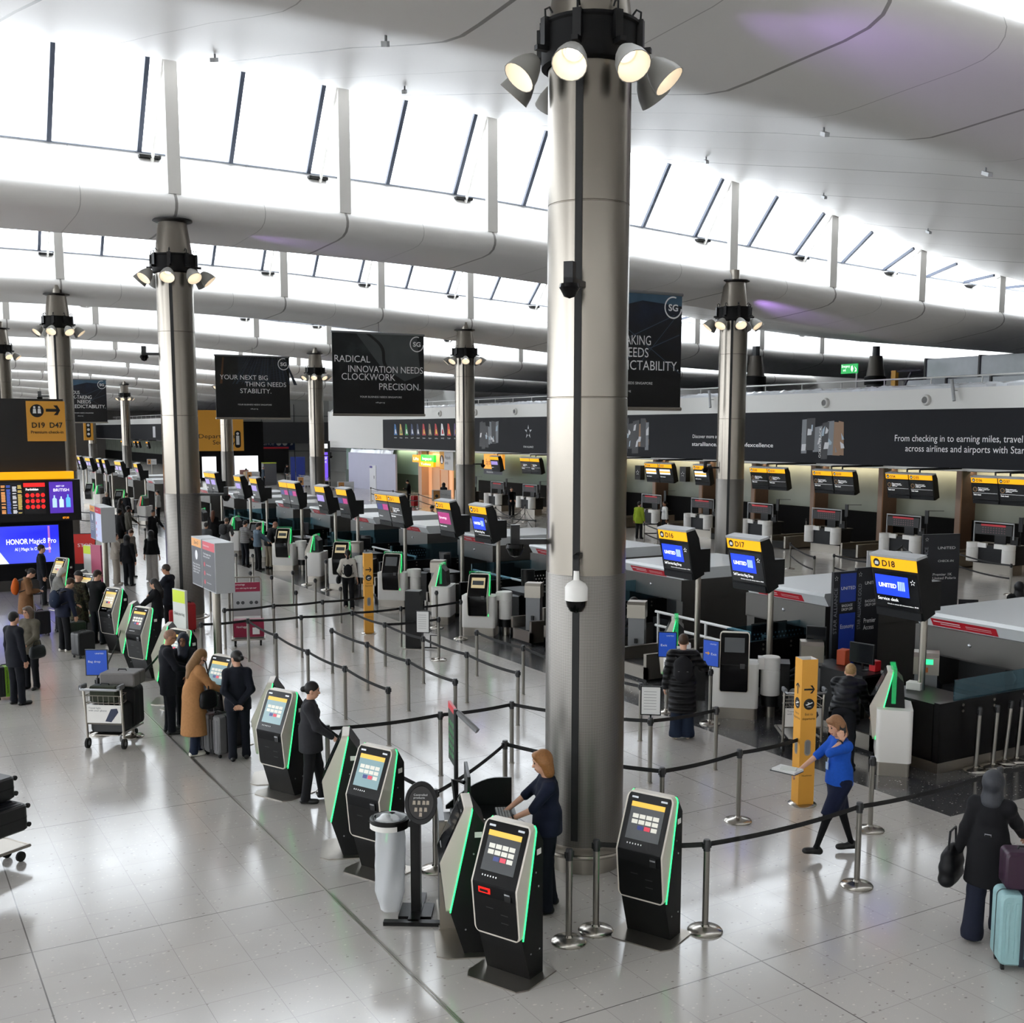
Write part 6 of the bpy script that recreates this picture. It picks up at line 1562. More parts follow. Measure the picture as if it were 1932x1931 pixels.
for x, y, h, lab, kw in ((203, 990, 50, 'person with pale hair in long black coat at a distant bag drop', dict(top=('#0e0f12', .45, 'coat'), hair=('short', '#a89a88'))), (240, 992, 40, 'dark-haired person in black jacket seen from behind at a distant bag drop', dict(top=('#101217', .7, 'jacket'))), (230, 1008, 60, 'person with long dark hair and rucksack in the distance', dict(top=('#1d1b1a', .7, 'jacket'), hair=('long', '#1b1310'))), (300, 985, -60, 'agent in pale shirt beside the thick left-hand column, far back', dict(top=('#b5b5b2', .8, 'shirt')))):
    person(G(x, y), h, lab, 1.74, res=F_, **kw)
person(G(404, 1040), 30, 'person with long reddish hair at a bag drop right of the thick left-hand column', 1.70, top=('#121214', .7, 'jacket'), hair=('long', '#5b3522'), res=.022, female=True)
p_grey = person(G(426, 1062), 36, 'person in grey jacket with dark rucksack bending at the bag drop', 1.74, lean=14, headp=20, L='fwd', R_='fwd', top=('#5c5d5e', .82, 'jacket'), bottom=('#101114', 'trousers'), hair=('short', '#5a4a3c'), res=.022)
person(G(391, 1068), 40, 'person in grey hooded top just right of the thick left-hand column', 1.62, top=('#4f5154', .75, 'sweater'), hair=('short', '#1a1513'), res=.022)
person(G(463, 1068), 66, 'person in black and white striped top at a bag drop unit', 1.70, headp=14, L='fwd', R_='fwd', top=('#222222', .88, 'sweater', 'stripe'), bottom=('#12141c', 'trousers'), hair=('short', '#16110f'), res=.022, female=True)
person(G(487, 1076), 84, 'person in denim jacket and black trousers by the bag drop', 1.72, headp=14, L='fwd', R_='fwd', top=('#5b6b79', .86, 'jacket'), bottom=('#0f1014', 'trousers'), hair=('short', '#15110f'), res=.022)
person(G(508, 1072), 72, 'bald person in black jacket leaning over the bag drop counter', 1.76, lean=24, headp=16, L='low', R_='fwd', top=('#121318', .80, 'jacket'), bottom=('#8d8270', 'trousers'), hair=('shaved', '#a0705c'), res=.022)
p_white = person(G(658, 1150), 22, 'person in white sweater with dark ponytail walking away near the distant yellow pillar', 1.70, top=('#cbc6bc', .93, 'sweater'), bottom=('#0e0f12', 'trousers'), shoes='#8a8177', hair=('pony', '#15100e'), res=M_, female=True, feet=((-.08, .20, .08, 0), (.10, -.22, .09, -20)), L=(-.20, .22, .98), R_='down')
p_puff = person(G(1286, 1394), 38, 'person in long black puffer coat and wide jeans seen from behind', 1.74, headp=12, top=('#121214', .46, 'puffer'), bottom=('#1c2739', 'wide'), shoes='#b8a993', hair=('short', '#3d2a1c'), res=N_, R_=(.34, .36, 1.12), L=(-.28, .04, .86))
p_bend = person(G(1588, 1448), 56, 'person in black quilted jacket bending over a bag at the conveyor', 1.74, lean=52, headp=-6, L='low', R_=(.3, .62, .72), top=('#101216', .86, 'puffer'), bottom=('#13151b', 'trousers'), hair=('short', '#9a7a52'), res=.0135, feet=((-.12, .02, .08, 0), (.12, -.08, .08, 0)))
def seat_at(x, y, z=1.12): q = G(x, y, z); return Vector((q.x, q.y, 0))
person(seat_at(998, 1094), 235, 'seated agent with long dark hair left of the foreground column', 1.68, seated=True, L='fwd', R_='fwd', top=('#15171d', .3, 'jacket'), hair=('long', '#1c1411'), skin='mid', res=.02, female=True)
person(seat_at(1197, 1140), -58, 'seated agent in black suit just right of the foreground column', 1.74, seated=True, L='fwd', R_='fwd', top=('#101116', .3, 'jacket'), hair=('short', '#0e0b0a'), skin='dark', res=.02, collar='#c9c9c9')
person(seat_at(1530, 1222), -62, 'seated agent with dark hair and glasses behind the near yellow pillar', 1.66, seated=True, L='fwd', R_='fwd', top=('#12151f', .3, 'jacket'), hair=('bun', '#120e0d'), skin='tan', res=.0135, female=True, glasses=True)
person(seat_at(1748, 1268, 1.10), 225, 'seated agent half hidden behind the monitor at the D18 desk', 1.68, seated=True, L='fwd', R_='fwd', top=('#14161c', .3, 'jacket'), hair=('short', '#18110e'), skin='mid', res=.02)
person(seat_at(432, 940), 30, 'seated person with grey hair seen from behind near the departures column', 1.7, seated=True, top=('#14161c', .3, 'jacket'), hair=('short', '#9a948c'), res=F_)
person(seat_at(453, 968), -60, 'seated agent at the desk in front of the departures column', 1.7, seated=True, L='fwd', R_='fwd', top=('#14161c', .3, 'jacket'), hair=('bun', '#1c1411'), res=F_)
def stand_at(x, y, H=1.74): q = G(x, y, H); return Vector((q.x, q.y, 0))
for x, y, h, H, lab, kw in (
 (1206, 946, 62, 1.74, 'person in yellow-green jacket at the wall counters', dict(top=('#90a52c', .72, 'jacket'), hair=('short', '#17110f'))),
 (1255, 945, -78, 1.72, 'agent in white shirt and black waistcoat behind the wall counter', dict(top=('#d2d2d0', .86, 'shirt'), hair=('bun', '#14100e'), skin='tan', female=True)),
 (771, 905, -62, 1.78, 'person in black jacket looking at a phone beside the red suitcase', dict(top=('#0f1012', .72, 'jacket'), headp=22, L='chest', R_='chest')),
 (837, 911, 60, 1.74, 'person in dark coat near the lift lobby', dict(top=('#14161a', .55, 'coat'), hair=('hood', '#15161a'))),
 (965, 919, 200, 1.76, 'officer in dark uniform standing at the counters left of the foreground column', dict(top=('#101218', .72, 'jacket'), L='fwd', R_='fwd')),
 (816, 954, -60, 1.72, 'person in dark cap beyond the twin display beside D12', dict(top=('#14161b', .7, 'jacket'), hair=('beanie', '#121316'))),
 (1924, 1098, 40, 1.70, 'person in black seen at the right edge beyond the white hood', dict(top=('#0f1012', .6, 'coat'), hair=('hood', '#101114'))),
 (592, 897, 60, 1.74, 'person in checked grey jacket by the trolleys in the recess', dict(top=('#4a4a4c', .72, 'jacket'))),
 (538, 876, 120, 1.74, 'person leaning near the blue stand in the recess', dict(top=('#17181c', .72, 'jacket'), lean=15)),
 (496, 880, 90, 1.74, 'person with grey hair below the assistance sign', dict(top=('#3a4652', .72, 'jacket'), hair=('short', '#a29c94'))),
 (464, 884, 40, 1.70, 'person in pale coat before the bright panel right of the departures column', dict(top=('#c0a888', .6, 'coat'))),
 (590, 960, 200, 1.70, 'person in beige coat walking below the hanging clockwork banner', dict(top=('#8a7a68', .55, 'coat'))),
 (1100, 100, 0, 0, '', {})):
    if not H: continue
    q = stand_at(x, y, H)
    person(q, h, lab, H, res=F_, **kw)
# ------------------------------------------------------------------ luggage
def lug(name, label, cat, loc, rz, w, d, h, col, ribs=True, wheels=True, handle=0.0, lying=None, m_=None, group=None, rough=.45, stripe=None):
    t = thing(name, label, cat, loc, R(rz), group)
    z0 = .055 if wheels else 0.0
    body = m_ or mat('luggage_'+col, col, rough, noise=.08, scale=20)
    m = MB(); pl = rrect(-w/2, z0, w/2, h, min(w, h)*.14, 4); n = len(pl)
    e = .02; inn = [(a*(1-2*e/w), z0+(b-z0-(h-z0)/2)*(1-2*e/(h-z0))+(h-z0)/2) for a, b in pl]
    m.ring([[(a, -d/2, b) for a, b in inn], [(a, -d/2+e, b) for a, b in pl], [(a, d/2-e, b) for a, b in pl], [(a, d/2, b) for a, b in inn]]); m.obj('shell', body, t)
    if ribs:
        m = MB()
        for k in range(5):
            x = -w*.36+w*.18*k
            for s_ in (-1, 1): m.box((x, s_*d/2, (h+z0)/2), (w*.06, .012, (h-z0)*.78))
        m.obj('ribs', body, t)
    m = MB(); m.ring([[(a*1.012, y, (b-(h+z0)/2)*1.006+(h+z0)/2) for a, b in pl] for y in (-.008, .008)], False); m.obj('zip', BLACK, t)
    m = MB(); m.tube([(-.07, 0, h), (-.06, 0, h+.025), (.06, 0, h+.025), (.07, 0, h)], .011, 6); m.obj('carry_handle', BLACK, t)
    if stripe: m = MB(); m.b2((-w*.10, -d/2-.006, z0), (w*.16, d/2+.006, h+.004)); m.obj('dark_band', stripe, t)
    if handle:
        m = MB(); y = d/2-.03
        for s_ in (-1, 1): m.cyl((s_*w*.24, y, h-.05), (s_*w*.24, y, h+handle), .008, n=6)
        m.obj('handle_rods', SILVER, t); m = MB(); m.tube([(-w*.26, y, h+handle), (w*.26, y, h+handle)], .015, 8); m.obj('grip', BLACK, t)
    if wheels:
        for sx in (-1, 1):
            for sy in (-1, 1):
                m = MB(); m.cyl((sx*(w/2-.05)-.012, sy*(d/2-.04), .028), (sx*(w/2-.05)+.012, sy*(d/2-.04), .028), .028, n=12); m.obj('wheel', RUBBER, t)
    if lying: t.rotation_euler = lying
    return t
lug('suitcase', 'ribbed grey hard suitcase between the camel coat and the navy suit', 'suitcase', G(414, 1425), -70, .42, .28, .66, '#6a6a6b', stripe=BLACK)
lug('suitcase', 'black suitcase with raised handle right behind the camel coat', 'suitcase', G(389, 1416), -75, .40, .26, .60, '#141416', handle=.40)
lug('suitcase', 'dark olive suitcase with raised silver handle beside the navy hoodie', 'suitcase', G(143, 1226), 20, .44, .28, .66, '#20231c', handle=.42)
lug('suitcase', 'rounded black suitcase in front of the olive one', 'suitcase', G(158, 1240), 25, .42, .30, .58, '#101113', ribs=False)
lug('suitcase', 'black and lime green suitcase behind the dark suit at the left edge', 'suitcase', G(12, 1318), 10, .38, .26, .62, '#15181a', stripe=mat('lime_band', '#6b9a1e', .5))
lug('suitcase', 'dark suitcase with raised handle beside the brown coat', 'suitcase', G(78, 1200), 15, .40, .26, .62, '#16171d', handle=.40)
lug('suitcase', 'bright red suitcase at the foot of the thick left-hand column', 'suitcase', G(337, 1206), -10, .40, .28, .70, '#c01820')
lug('suitcase', 'second red suitcase, right of the first at the thick left-hand column', 'suitcase', G(356, 1192), -10, .36, .28, .72, '#b3161f', ribs=False)
lug('suitcase', 'red suitcase beside the person with the phone near the lift lobby', 'suitcase', Vector((31.2, 67.0, 0)), 20, .42, .30, .72, '#b5161e', handle=.4)
lug('suitcase', 'pale teal hard suitcase with dark band at the right edge', 'suitcase', G(1922, 1822), -38, .46, .30, .74, '#8fb3b6', stripe=mat('navy_band', '#1b2230', .6))
tb = lug('travel_bag', 'dark purple soft bag standing on the teal suitcase', 'bag', G(1922, 1822)+Vector((.02, .01, .768)), -38, .40, .24, .36, '#2c1028', ribs=False, wheels=False)
lug('suitcase', 'black case with wheels lying on the left edge trolley', 'suitcase', G(38, 1532, .66), -55, .44, .30, .60, '#101012', lying=(R(90), 0, R(-58)))
lug('suitcase', 'black rounded case stacked on top at the left edge trolley', 'suitcase', G(16, 1478, .96), -55, .40, .26, .52, '#141416', ribs=False, lying=(R(90), 0, R(-58)))
# luggage trolleys
def trolley(loc, rz, lab, panel=True):
    t = thing('luggage_trolley', lab, 'trolley', loc, R(rz), 'luggage trolleys')
    for s_ in (-1, 1):
        m = MB(); m.tube([(s_*.30, .0, .12), (s_*.30, -.02, .55), (s_*.31, -.06, .98), (s_*.31, -.02, 1.04)], .02, 8); m.obj('upright', STEEL2, t)
        m = MB(); m.ring([[(s_*.31+a, y, 1.0+b) for a, b in rrect(-.025, -.03, .025, .05, .02, 3)] for y in (-.16, .02)]); m.obj('side_grip', mat('grey_grip', '#5b5d60', .5), t)
        m = MB(); m.cyl((s_*.30-.018, 0, .085), (s_*.30+.018, 0, .085), .085, n=18); w_ = m.obj('front_wheel', RUBBER, t)
        m = MB(); m.cyl((s_*.30-.02, 0, .085), (s_*.30+.02, 0, .085), .035, n=12); m.obj('hub', GREY, w_)
    m = MB(); m.tube([(-.31, -.15, 1.0), (-.29, -.18, .985), (.29, -.18, .985), (.31, -.15, 1.0)], .018, 8); m.obj('push_bar', SILVER, t)
    m = MB()
    for z, y in ((.74, -.02), (.86, -.05)): m.tube([(-.30, y, z), (.30, y, z), (.27, .20, z), (-.27, .20, z)], .008, 6, True)
    for x in np.linspace(-.26, .26, 7): m.tube([(x, .2, .86), (x, .2, .72), (x, -.03, .72), (x, -.04, .86)], .005, 5)
    m.obj('wire_basket', STEEL2, t)
    m = MB(); m.tube([(-.28, .0, .24), (-.22, .85, .20), (.22, .85, .20), (.28, .0, .24)], .02, 8); m.box((0, .42, .21), (.40, .80, .015)); m.obj('bed', STEEL2, t)
    m = MB(); m.tube([(-.30, 0, .40), (.30, 0, .40)], .014, 6); m.obj('cross_bar', STEEL2, t)
    for s_ in (-1, 1):
        m = MB(); m.cyl((s_*.12-.015, .80, .06), (s_*.12+.015, .80, .06), .06, n=14); m.obj('rear_wheel', RUBBER, t)
    if panel:
        m = MB(); m.b2((-.28, -.035, .42), (.28, -.02, .71)); p = m.obj('advert_panel', WHITE, t)
        text('Travel light\nwith your phone', .30, .028, mat('soft_grey_ink', '#6f7378', .5), p, (-.25, -.037, .68))
        m = MB(); m.add([(a, -.038, b) for a, b in ((.02, .45), (.12, .44), (.24, .60), (.22, .66), (.12, .65))], [(0, 1, 2, 3, 4)]); m.add([(a, -.040, b) for a, b in ((.05, .46), (.12, .455), (.16, .52), (.09, .53))], [(0, 1, 2, 3)]); m.obj('phone_print', mat('phone_navy', '#27304a', .5), p)
    return t
TR = G(201, 1413); trolley(TR, -36, 'loaded luggage trolley standing alone on the open floor at the left')
def on_tr(x, y, z): v = Vector((x, y, 0)); v.rotate(Matrix.Rotation(R(-36), 3, 'Z')); return TR+v+Vector((0, 0, z))
lug('suitcase', 'big black suitcase on the loaded trolley bed', 'suitcase', on_tr(.0, .22, .235), -36, .56, .30, .46, '#111113', ribs=False, wheels=False)
lug('holdall', 'black holdall behind the big suitcase on the loaded trolley', 'bag', on_tr(.0, .60, .235), -36, .60, .34, .66, '#131315', ribs=False, wheels=False, rough=.8)
lug('suitcase', 'grey crumpled bag on top of the loaded trolley', 'bag', on_tr(.08, .50, .93), -36, .58, .44, .22, '#6d6a68', ribs=False, wheels=False, rough=.7)
lug('holdall', 'dark olive bag in the basket of the loaded trolley', 'bag', on_tr(-.02, .085, .745), -36, .44, .20, .26, '#2b3021', ribs=False, wheels=False, rough=.8)
trolley(G(1512, 1420), -30, 'luggage trolley half hidden behind the near yellow pillar')
trolley(G(-90, 1668), -58, 'luggage trolley cut off by the left edge carrying black cases', False)
bgt = lug('suitcase', 'black bag on the trolley behind the near yellow pillar', 'suitcase', G(1522, 1395)+Vector((.2, .25, .24)), -30, .5, .3, .5, '#121214', ribs=False, wheels=False)
# rucksacks, handbags, phones, papers: held or worn things
def rucksack(pp, lab, col, w=.30, h=.42, d=.16, up=.30):
    U, Fw, P = pp['U'], pp['Fw'], pp['P']; c = P+U*up-Fw*(.17+d/2)
    t = thing('rucksack', lab, 'bag', wpt(pp, c), pp['t'].rotation_euler.z)
    b = Blob().ball((0, 0, 0), (w/2, d/2, h/2)).ball((0, -.03, -h*.12), (w*.48, d*.5, h*.34)).limb((-w*.25, 0, h*.2), (w*.25, 0, h*.2), d*.42, d*.42)
    o = blob_obj('bag_body', b.mesh(.014, .03), cloth(col), t)
    for s_ in (-1, 1):
        m = MB(); m.tube([(s_*.10, .08, h*.34), (s_*.12, .17, h*.42), (s_*.13, .30, h*.36), (s_*.14, .34, .10), (s_*.15, .22, -.08), (s_*.13, .08, -h*.30)], .016, 6); m.obj('strap', BLACK, t)
    m = MB(); m.ring([[(-w*.28, -d*.62, -.02), (w*.28, -d*.62, -.02)], [(-w*.28, -d*.62, -.012), (w*.28, -d*.62, -.012)]], False, False); m.obj('zip', GREY, t)
    return t
rucksack(p_brown, 'orange rucksack on the back of the brown coat', '#b8561a', up=.28)
rucksack(p_boy, 'navy rucksack on the back of the navy hoodie', '#1a2438', up=.24)
rucksack(p_grey, 'dark grey rucksack on the bending person at the bag drop', '#3d3e40', up=.28)
rucksack(p_white, 'small black rucksack hanging off the white sweater', '#0e0e10', .24, .36, .12, up=.20)
rucksack(p_puff, 'black leather rucksack on the long black puffer coat', '#17171a', .30, .44, .17, up=.26)
def handbag(loc, rz, lab, col, w=.30, h=.24, d=.11, strap=None, name='handbag'):
    t = thing(name, lab, 'bag', loc, rz)
    b = Blob().ball((0, 0, -h*.02), (w*.5, d*.5, h*.52)).limb((-w*.36, 0, -h*.28), (w*.36, 0, -h*.28), d*.55, d*.55).limb((-w*.35, 0, 0), (w*.35, 0, 0), d*.55, d*.55).limb((-w*.33, 0, h*.25), (w*.33, 0, h*.25), d*.45, d*.45); blob_obj('bag_body', b.mesh(.012, .04), cloth(col, .5), t)
    m = MB(); m.tube(strap or [(-w*.3, 0, h*.4), (-w*.22, 0, h*.85), (w*.22, 0, h*.85), (w*.3, 0, h*.4)], .011, 6); m.obj('strap', cloth(col, .5), t)
    return t
z_ = p_camel['t'].rotation_euler.z
handbag(wpt(p_camel, (.235, .16, .93)), z_+R(90), 'black crossbody bag hanging on the camel coat', '#0d0d0f', .26, .30, .10, [(0, -.01, .15), (.03, .03, .35), (.03, .12, .56), (.0, .25, .60), (-.06, .32, .50)])
handbag(wpt(p_wool, (-.24, .10, .82)), p_wool['t'].rotation_euler.z+R(80), 'dark handbag on the arm of the grey wool coat', '#1e2224', .32, .24, .12)
handbag(wpt(p_hood, (-.36, .02, .70)), p_hood['t'].rotation_euler.z+R(85), 'large black tote bag hanging at the side of the long black coat', '#0f0f12', .42, .42, .15, name='tote_bag')
handbag(wpt(p_white, (-.27, .14, .86)), p_white['t'].rotation_euler.z+R(80), 'black shoulder bag in front of the white sweater', '#101013', .28, .22, .10)
def phone_at(v, pp, rx, rzz, lab):
    t = thing('phone', lab, 'phone', wpt(pp, v), 0); t.rotation_euler = (rx, 0, pp['t'].rotation_euler.z+rzz)
    m = MB(); m.prism(rrect(-.037, -.078, .037, .078, .012, 3), -.005, .005, 'y'); m.obj('casing', BLACK, t)
    pic(t, 'screen', -.032, .032, -.068, .068, -.0056, mat('phone_glass', '#101216', .1)); return t
hc_ = p_phone['hc']; phone_at(hc_-p_phone['HX']*.104-p_phone['HF']*.005-p_phone['HU']*.05, p_phone, R(12), R(90), 'black phone held to the ear of the person in blue')
phone_at(p_puff['arms'][1][2]+nv(.02, .12, .03), p_puff, R(-55), R(20), 'black phone held out by the long black puffer coat')
phone_at(p_brown['arms'][1][2]+nv(-.06, .085, .05), p_brown, R(-40), 0, 'phone held by the brown coat')
phone_at(p_bald['arms'][1][2]+nv(-.05, .10, .05), p_bald, R(-50), 0, 'phone held by the bald person in dark coat')
t = thing('paper_stack', 'stack of white forms on a clipboard carried by the person in blue', 'papers', wpt(p_phone, p_phone['arms'][1][2]+nv(.0, .17, .01)), p_phone['t'].rotation_euler.z+R(35))
m = MB(); m.b2((-.15, -.11, -.03), (.17, .11, -.018)); m.obj('clipboard', DGREY, t)
m = MB(); m.box((0, 0, -.006), (.30, .21, .024)); m.obj('sheets', mat('paper', '#dcdcda', .7), t); m = MB(); m.box((-.02, .01, .012), (.18, .13, .010), rz=.35); m.obj('loose_form', mat('paper2', '#cfd2cc', .7), t)
for pp, i_, lab in ((p_phone, 0, 'black watch'), (p_desk, 0, 'black watch')):
    a, e, w = pp['arms'][i_]; d = unit(w-e); m = MB(); q = w-d*.035; u_ = unit(np.cross(d, nv(0, 0, 1.0)+.01)); v_ = np.cross(d, u_)
    m.tube([q+(u_*math.cos(k)+v_*math.sin(k))*.036 for k in np.linspace(0, 2*math.pi, 15)[:-1]], .008, 6, True); o = m.obj('wristwatch', BLACK, pp['t'])
m = MB(); pp = p_phone; c0 = pp['nb']+pp['Fw']*.06
m.tube([c0+nv(-.07, -.03, .0), pp['nb']+pp['Fw']*.15-pp['U']*.13+nv(-.02, 0, 0), pp['nb']+pp['Fw']*.16-pp['U']*.30], .006, 5); m.box(pp['nb']+pp['Fw']*.165-pp['U']*.33, (.055, .01, .085)); m.obj('lanyard', mat('lanyard_pale', '#9fb4d0', .6), pp['t'])
m = MB(); m.b2((-.14, -.0, .0), (.14, .0, .0)); 
m = MB(); pp = p_phone; q = pp['P']+pp['U']*.035
m.ring([[q+nv(.185*math.cos(a), .135*math.sin(a), z) for a in np.linspace(0, 2*math.pi, 25)[:-1]] for z in (-.02, .02)], False); m.obj('belt', BLACK, pp['t'])

p_desk['t'].scale.x *= 1.12
m = MB(); q = p_hood['P']+p_hood['U']*.16-p_hood['Fw']*.150; m.tube([q+nv(a, 0, b) for a, b in ((-.03, -.02), (.03, -.02), (.03, .02), (-.03, .02))], .006, 5, True); m.obj('belt_buckle', SILVER, p_hood['t'])
# ------------------------------------------------------------------ staff standing desk near the foreground column
hd = 114+0; fd = Vector((math.sin(R(-66)), math.cos(R(-66)), 0)); dk_ = p_desk['t'].location+fd*.70
dt = thing('standing_desk', 'small black standing desk with curved wing in front of the typing person', 'desk', dk_, R(66))
m = MB(); m.prism(rrect(-.42, -.38, .34, .30, .06), 1.005, 1.035, 'z'); m.obj('worktop', DESKTOP, dt)
m = MB(); m.b2((-.40, -.02, .02), (-.37, .44, 1.14)); m.obj('silver_side', STEEL2, dt)
m = MB(); m.b2((-.34, .02, .02), (.28, .40, 1.0)); m.obj('cabinet', BLACK, dt); m = MB(); m.b2((-.37, .39, .02), (.30, .43, 1.13)); m.obj('back_panel', BLACK, dt); m = MB(); m.b2((-.40, .385, 1.13), (.30, .44, 1.15)); m.obj('silver_rim', mat('silver_panel', '#8f9194', .4, .5), dt)
m = MB(); m.b2((-.41, -.04, 0), (.31, .45, .02)); m.obj('plinth', STEEL2, dt)
m = MB(); pts = [(.34+.04*math.sin(k*1.6), -.36+.70*k, 1.035+.30*math.sin(min(1, (1-k)*1.25)*math.pi/2)) for k in np.linspace(0, 1, 12)]
m.ring([[(x-.012, y, 1.0), (x+.012, y, 1.0), (x+.012, y, z), (x-.012, y, z)] for x, y, z in pts]); m.obj('curved_wing', BLACK, dt)
def on_dk(x, y, z): v = Vector((x, y, 0)); v.rotate(Matrix.Rotation(R(66), 3, 'Z')); return dk_+v+Vector((0, 0, z))
kb_ = thing('keyboard', 'keyboard with pale keys under the hands of the typing person', 'keyboard', on_dk(-.02, -.24, 1.036), R(66))
m = MB(); m.b2((-.22, -.075, 0), (.22, .075, .018)); m.obj('tray', BLACK, kb_)
m = MB()
for i in range(14):
    for j in range(5): m.box((-.20+.0305*i, -.058+.029*j, .022), (.024, .022, .010))
m.obj('keys', mat('pale_keys', '#a5a7a8', .5), kb_)
mo = thing('monitor', 'monitor on a jointed arm facing the typing person', 'monitor', on_dk(-.10, .22, 1.035), R(66))
m = MB(); m.b2((-.27, -.10, .20), (.27, -.065, .54)); m.obj('housing', BLACK, mo, bevel=.005); pic(mo, 'screen', -.26, .26, .21, .53, -.1005, mat('screen_bluegrey', '#39424a', .2, emit='#56626c', es=.3))
m = MB(); m.tube([(-.05, .04, .0), (-.05, .04, .22), (.1, .06, .40), (.0, -.05, .40)], .022, 8); m.obj('arm', BLACK, mo)
sgn = thing('gate_notice', 'tall narrow green and black notice on a black pole behind the standing desk', 'sign', G(862, 1690), R(-17))
m = MB(); m.cyl((0, 0, 0), (0, 0, 2.06), .024, n=10); m.lathe([(.14, 0), (.14, .02), (.03, .04)], 18); m.obj('pole', BLACK, sgn)
m = MB(); m.b2((-.012, .03, 1.42), (.012, .40, 2.06)); m.obj('board', mat('notice_dark', '#17251c', .5), sgn)
m = MB(); m.b2((-.014, .03, 1.99), (.014, .40, 2.06)); m.obj('red_header', RED, sgn)
m = MB()
for i in range(4):
    for j in range(5): m.b2((-.015, .055+.085*i, 1.49+.085*j), (.015, .11+.085*i, 1.54+.085*j))
m.obj('symbol_rows', mat('notice_green', '#3c7a4c', .5), sgn)
m = MB(); m.cyl((.02, .0, 2.03), (.20, -.18, 1.86), .03, n=10); m.obj('lamp_tube', GREY, sgn)
bt = thing('water_bottle', 'small clear water bottle on the standing desk', 'bottle', on_dk(-.26, .24, 1.036))
m = MB(); m.lathe([(.03, 0), (.032, .02), (.03, .10), (.032, .14), (.012, .17), (.012, .19)], 14, caps=True); m.obj('body', mat('clear_plastic', '#a8b8c4', .1, alpha=.6), bt); m = MB(); m.lathe([(.014, .188), (.014, .205), (.001, .206)], 10); m.obj('cap', WHITE, bt)
tg = thing('tissue_pack', 'crumpled white tissues on the standing desk beside the bottle', 'tissues', on_dk(-.16, .27, 1.036)); b = Blob().ball((0, 0, .03), (.06, .05, .03)).ball((.04, .02, .045), (.03, .03, .03)); blob_obj('tissues', b.mesh(.01, .01), WHITE, tg)
# ------------------------------------------------------------------ clear bag stand
bs = thing('bag_stand', 'black stand holding a clear plastic bag with oval restricted items lid', 'waste bin', G(786, 1722), R(-32))
m = MB(); m.b2((-.05, -.06, .04), (.05, .06, 1.02)); m.obj('post', BLACK, bs)
m = MB(); m.b2((-.17, -.17, 0), (.17, .17, .03)); m.b2((-.06, -.30, 0), (.06, .42, .04)); m.b2((-.30, -.34, 0), (.36, -.26, .04)); m.obj('foot', BLACK, bs)
m = MB(); prof_ = [(.17, .92), (.20, .93), (.205, 1.02), (.19, 1.03), (.17, 1.02), (.165, .93)]; m.lathe(prof_, 28, c=(-.27, -.0, 0)); m.obj('ring', BLACK, bs)
m = MB(); m.b2((-.10, -.05, .94), (.0, .05, 1.0)); m.obj('ring_arm', BLACK, bs)
m = MB(); m.ring([[(-.27+.206*math.cos(a), .206*math.sin(a), z) for a in np.linspace(R(200), R(300), 10)] for z in (.93, .985)], False, False); m.obj('ring_label', WHITE, bs)
BAG = bpy.data.materials.new('clear_bag'); BAG.use_nodes = True
_b = BAG.node_tree.nodes['Principled BSDF']; _b.inputs['Base Color'].default_value = (.72, .74, .76, 1); _b.inputs['Alpha'].default_value = .62; _b.inputs['Roughness'].default_value = .22
g = random.Random(3); m = MB(); rr_ = []
for k, z in enumerate(np.linspace(1.035, .02, 15)):
    f_ = 1.0 if k > 0 else 1.1; sq = max(.25, 1-(k/14)**6)
    rr_.append([(-.27+(.152+.010*math.sin(5*a+k*.4)+g.uniform(-.006, .006))*math.cos(a)*f_*(1 if k < 12 else 1-.12*(k-11)), (.152+.010*math.sin(5*a+k*.4))*math.sin(a)*f_*(1 if k < 12 else 1-.2*(k-11)), z) for a in np.linspace(0, 2*math.pi, 33)[:-1]])
m.ring(rr_, False); m.obj('clear_bag', BAG, bs)
b = Blob()
for k in range(7): b.ball((-.27+g.uniform(-.09, .09), g.uniform(-.08, .08), .99+g.uniform(0, .06)), (g.uniform(.05, .09), g.uniform(.04, .07), .03))
blob_obj('bag_rim', b.mesh(.014, .012), mat('white_film', '#d5d8da', .3), bs)
m = MB(); Ml = Matrix.Rotation(R(70), 3, 'X'); pl = [(.165*math.cos(a), .215*math.sin(a)) for a in np.linspace(0, 2*math.pi, 33)[:-1]]
lid = [[Ml @ Vector((a*s_, b_*s_, z)) + Vector((.06, -.02, 1.19)) for a, b_ in pl] for s_, z in ((1, -.012), (1.03, 0), (1.0, .012), (.80, .014), (.78, .004))]; m.ring(lid, True); ld = m.obj('oval_lid', BLACK, bs)
m = MB(); m.ring([[Ml @ Vector((a*.78, b_*.78, .006)) + Vector((.06, -.02, 1.19)) for a, b_ in pl], [Ml @ Vector((a*.01, b_*.01, .006)) + Vector((.06, -.02, 1.19)) for a, b_ in pl]], False); m.obj('lid_notice', mat('lid_black_print', '#1d1a1a', .4), ld)
m = MB()
for i, (a, b_) in enumerate(((-.07, .0), (-.02, .0), (.03, .0), (.07, 0), (-.05, -.07), (.0, -.07), (.05, -.07), (.0, -.12))): m.ring([[Ml @ Vector((a+x, b_+y, .0095)) + Vector((.06, -.02, 1.19)) for x, y in ((-.016, -.02), (.016, -.02))], [Ml @ Vector((a+x, b_+y, .0095)) + Vector((.06, -.02, 1.19)) for x, y in ((-.012, .022), (.014, .02))]], False, False)
m.obj('item_symbols', mat('symbol_cream', '#b5a898', .5), ld)
tx = text('Controlled\nproducts', .14, .02, WHITEINK, ld, (-.01, -.055, 1.30), (R(70), 0, 0))
